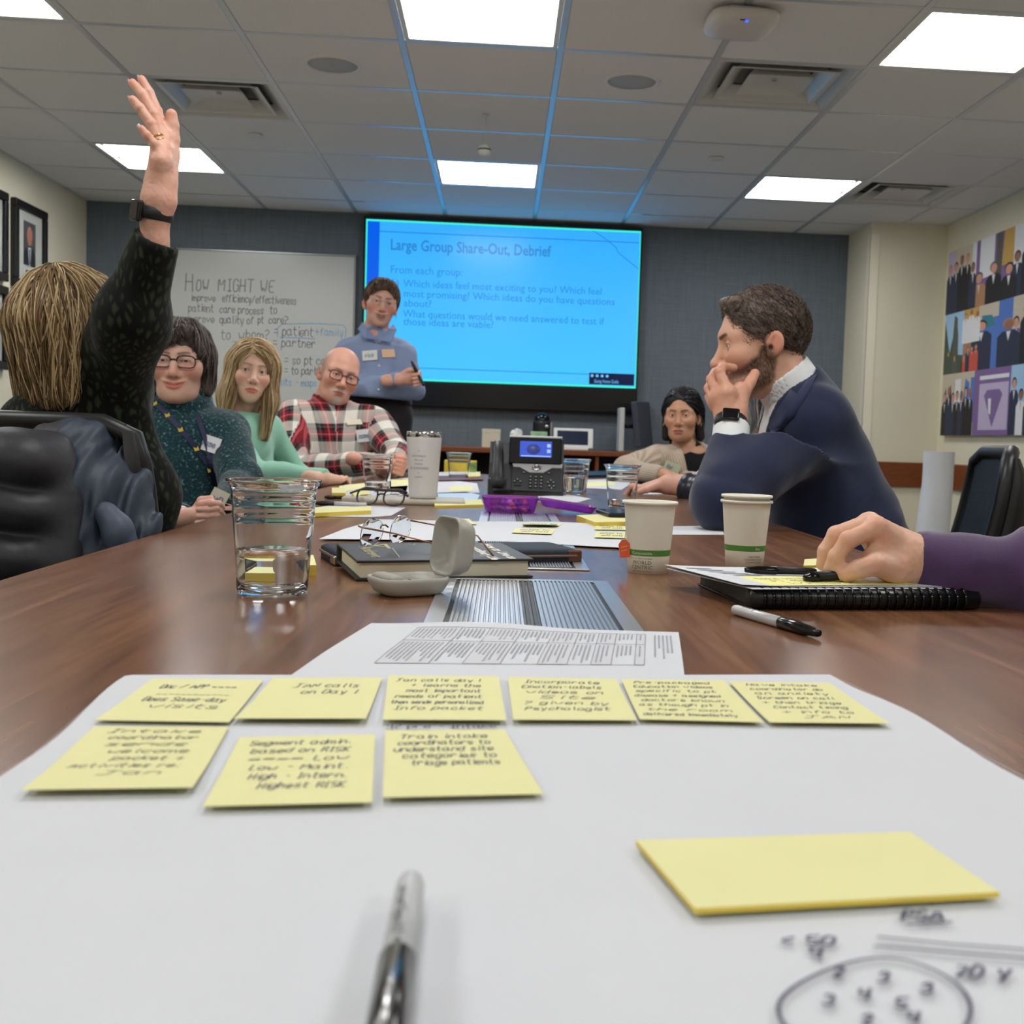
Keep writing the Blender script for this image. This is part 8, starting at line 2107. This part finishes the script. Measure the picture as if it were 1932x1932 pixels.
# ================================================================ the arm in the purple sleeve
ysl = 1.24
px_ = lambda u, v, yy: A3(at_y(u, v, yy))
hd0 = Head((1.05, 1.0, 1.31), yaw=-PI/2, scale=.98)
PVp = Vector((1.12, .98, .52)); Np = Vector((1.08, 1.0, 1.10)); SRp, SLp = Vector((1.03, 1.20, 1.03)), Vector((1.03, .80, 1.03))
pu = thing('person', 'person in a purple sweater holding a marker, only the arm and hand showing', 'person', (PVp.x, PVp.y, 0))
T = torso_fn(Np, PVp, SLp, SRp, w=1.0, dep=.12, hipw=.17)
wr = px_(1716, 1056, ysl); el_ = px_(1990, 1105, ysl-.02)
af = arm_fn(SRp, el_, wr, .062, .058, .037); eLp, wLp = Vector((.98, .72, .76)), Vector((.76, .80, .66))
arms = [(SRp, el_, wr, af), (SLp, eLp, wLp, arm_fn(SLp, eLp, wLp, .06, .054, .036))]
def pex(P, d):
    ax = wn(el_-wr); t = (P-V3(wr)) @ ax; d = d+.0045*1.5*np.sin(t*52+(P @ V3((0, .5, 1)))*30+3*vnoise(P*12))*np.clip((t-.02)*10, 0, 1)*np.exp(-((t-.12)/.12)**2); return d
so, sfn = sweater('sweater', pu, T, arms, .0052, mat('purple_knit', (72, 46, 88), .85, attr='col', sheen=.4, bump=(500, .25, .001)), (72, 46, 88), extra=pex, cuts=[lambda P: cap(P, hd0.world((0, -.05, -.18)), hd0.world((0, -.02, -.06)), .062, .056)], amp=.004, fr=10, seed=3)
hd = Head((1.05, 1.0, 1.31), yaw=-PI/2, scale=.98, male=False, neck=.05, neck_to=(0, -.04, -.22))
hsk = (224, 182, 156); q = px_
wrist = q(1706, 1056, ysl)
mc = [q(1654, 996, ysl-.022), q(1640, 988, ysl+.0), q(1634, 992, ysl+.022), q(1632, 1002, ysl+.042)]
palm = [(wrist, m_, .0255, .0135) for m_ in mc]+[(q(1690, 1070, ysl-.02), q(1650, 1056, ysl-.025), .020, .015)]
fingers = [[mc[0], q(1601, 1019, ysl-.03), q(1578, 1050, ysl-.026), q(1566, 1073, ysl-.022)],
           [mc[1], q(1578, 1010, ysl-.005), q(1559, 1040, ysl-.002), q(1553, 1064, ysl+.0)],
           [mc[2], q(1584, 1008, ysl+.02), q(1565, 1036, ysl+.022), q(1560, 1060, ysl+.022)],
           [mc[3], q(1594, 1016, ysl+.042), q(1576, 1040, ysl+.042), q(1572, 1060, ysl+.04)]]
thumb = [q(1686, 1074, ysl-.03), q(1650, 1066, ysl-.042), q(1622, 1073, ysl-.04), q(1596, 1083, ysl-.032)]
hf = hand_fn(wrist, palm, fingers, thumb, .0098, .0108, k=.004, forearm=([q(1760, 1066, ysl)], [.0245, .028]))
dL = wn(A3(wLp)-A3(eLp))
skin_body(pu, hd, dict(base=hsk), .0032, [(hf, [wrist, q(1760, 1066, ysl)]+[x for f in fingers for x in f]+thumb, .0015, skin_plain(hsk, [m_ for m_ in mc]+[f[1] for f in fingers])), rest_hand(A3(wLp)-dL*.015, dL, np.cross(dL, (0, 0, 1.)), np.array((0, 0, 1.)), .003, skin_plain(hsk))], limbs=[(SRp, el_, q(1760, 1066, ysl))])
hd.eyes(pu)
for f, dn in ((fingers[0], .0), (thumb, .0)):
    t_ = Vector(f[-1]); d_ = (Vector(f[-1])-Vector(f[-2])).normalized(); n_ = Vector((-.1, -.9, .35)); n_ = (n_-d_*n_.dot(d_)).normalized(); M = frame(t_+d_*.001+n_*.0052, d_, n_)
    b = MB(); b.grid(lambda u, v: M @ Vector((-.006+.0125*u, (v-.5)*.011, .0016-.0035*((v-.5)*2)**2-.001*u)), 6, 6); b.obj('fingernail', mat('nail_natural', (232, 186, 160), .25), pu, True)
hf_ = hair_obj(pu, hd, bob2, ((90, 80, 74), (130, 120, 112)), .0045)
marker(q(1600, 1083, ysl-.024), q(1517, 1091, ysl-.034), 'black marker held between the fingers over the yellow page', M_black, M_blackgloss, .0062, .3)
legs(pu, PVp, (-1, .05), (40, 40, 48)); place_chair(PVp.x+.02, PVp.y, PI, 'office chair under the person in the purple sweater')
for t_, fn_, p_ in DEFER:
    lo, hi = nb(p_, m=.12); lo[2] = p_.z-.01; Org().add(lambda P: smax(fn_(P), p_.z-P[:, 2], .002), lo, hi, .004, (224, 224, 222)).obj('towel', mat('towel_white', (224, 224, 222), .8, attr='col'), t_)
bpy.context.view_layer.update()
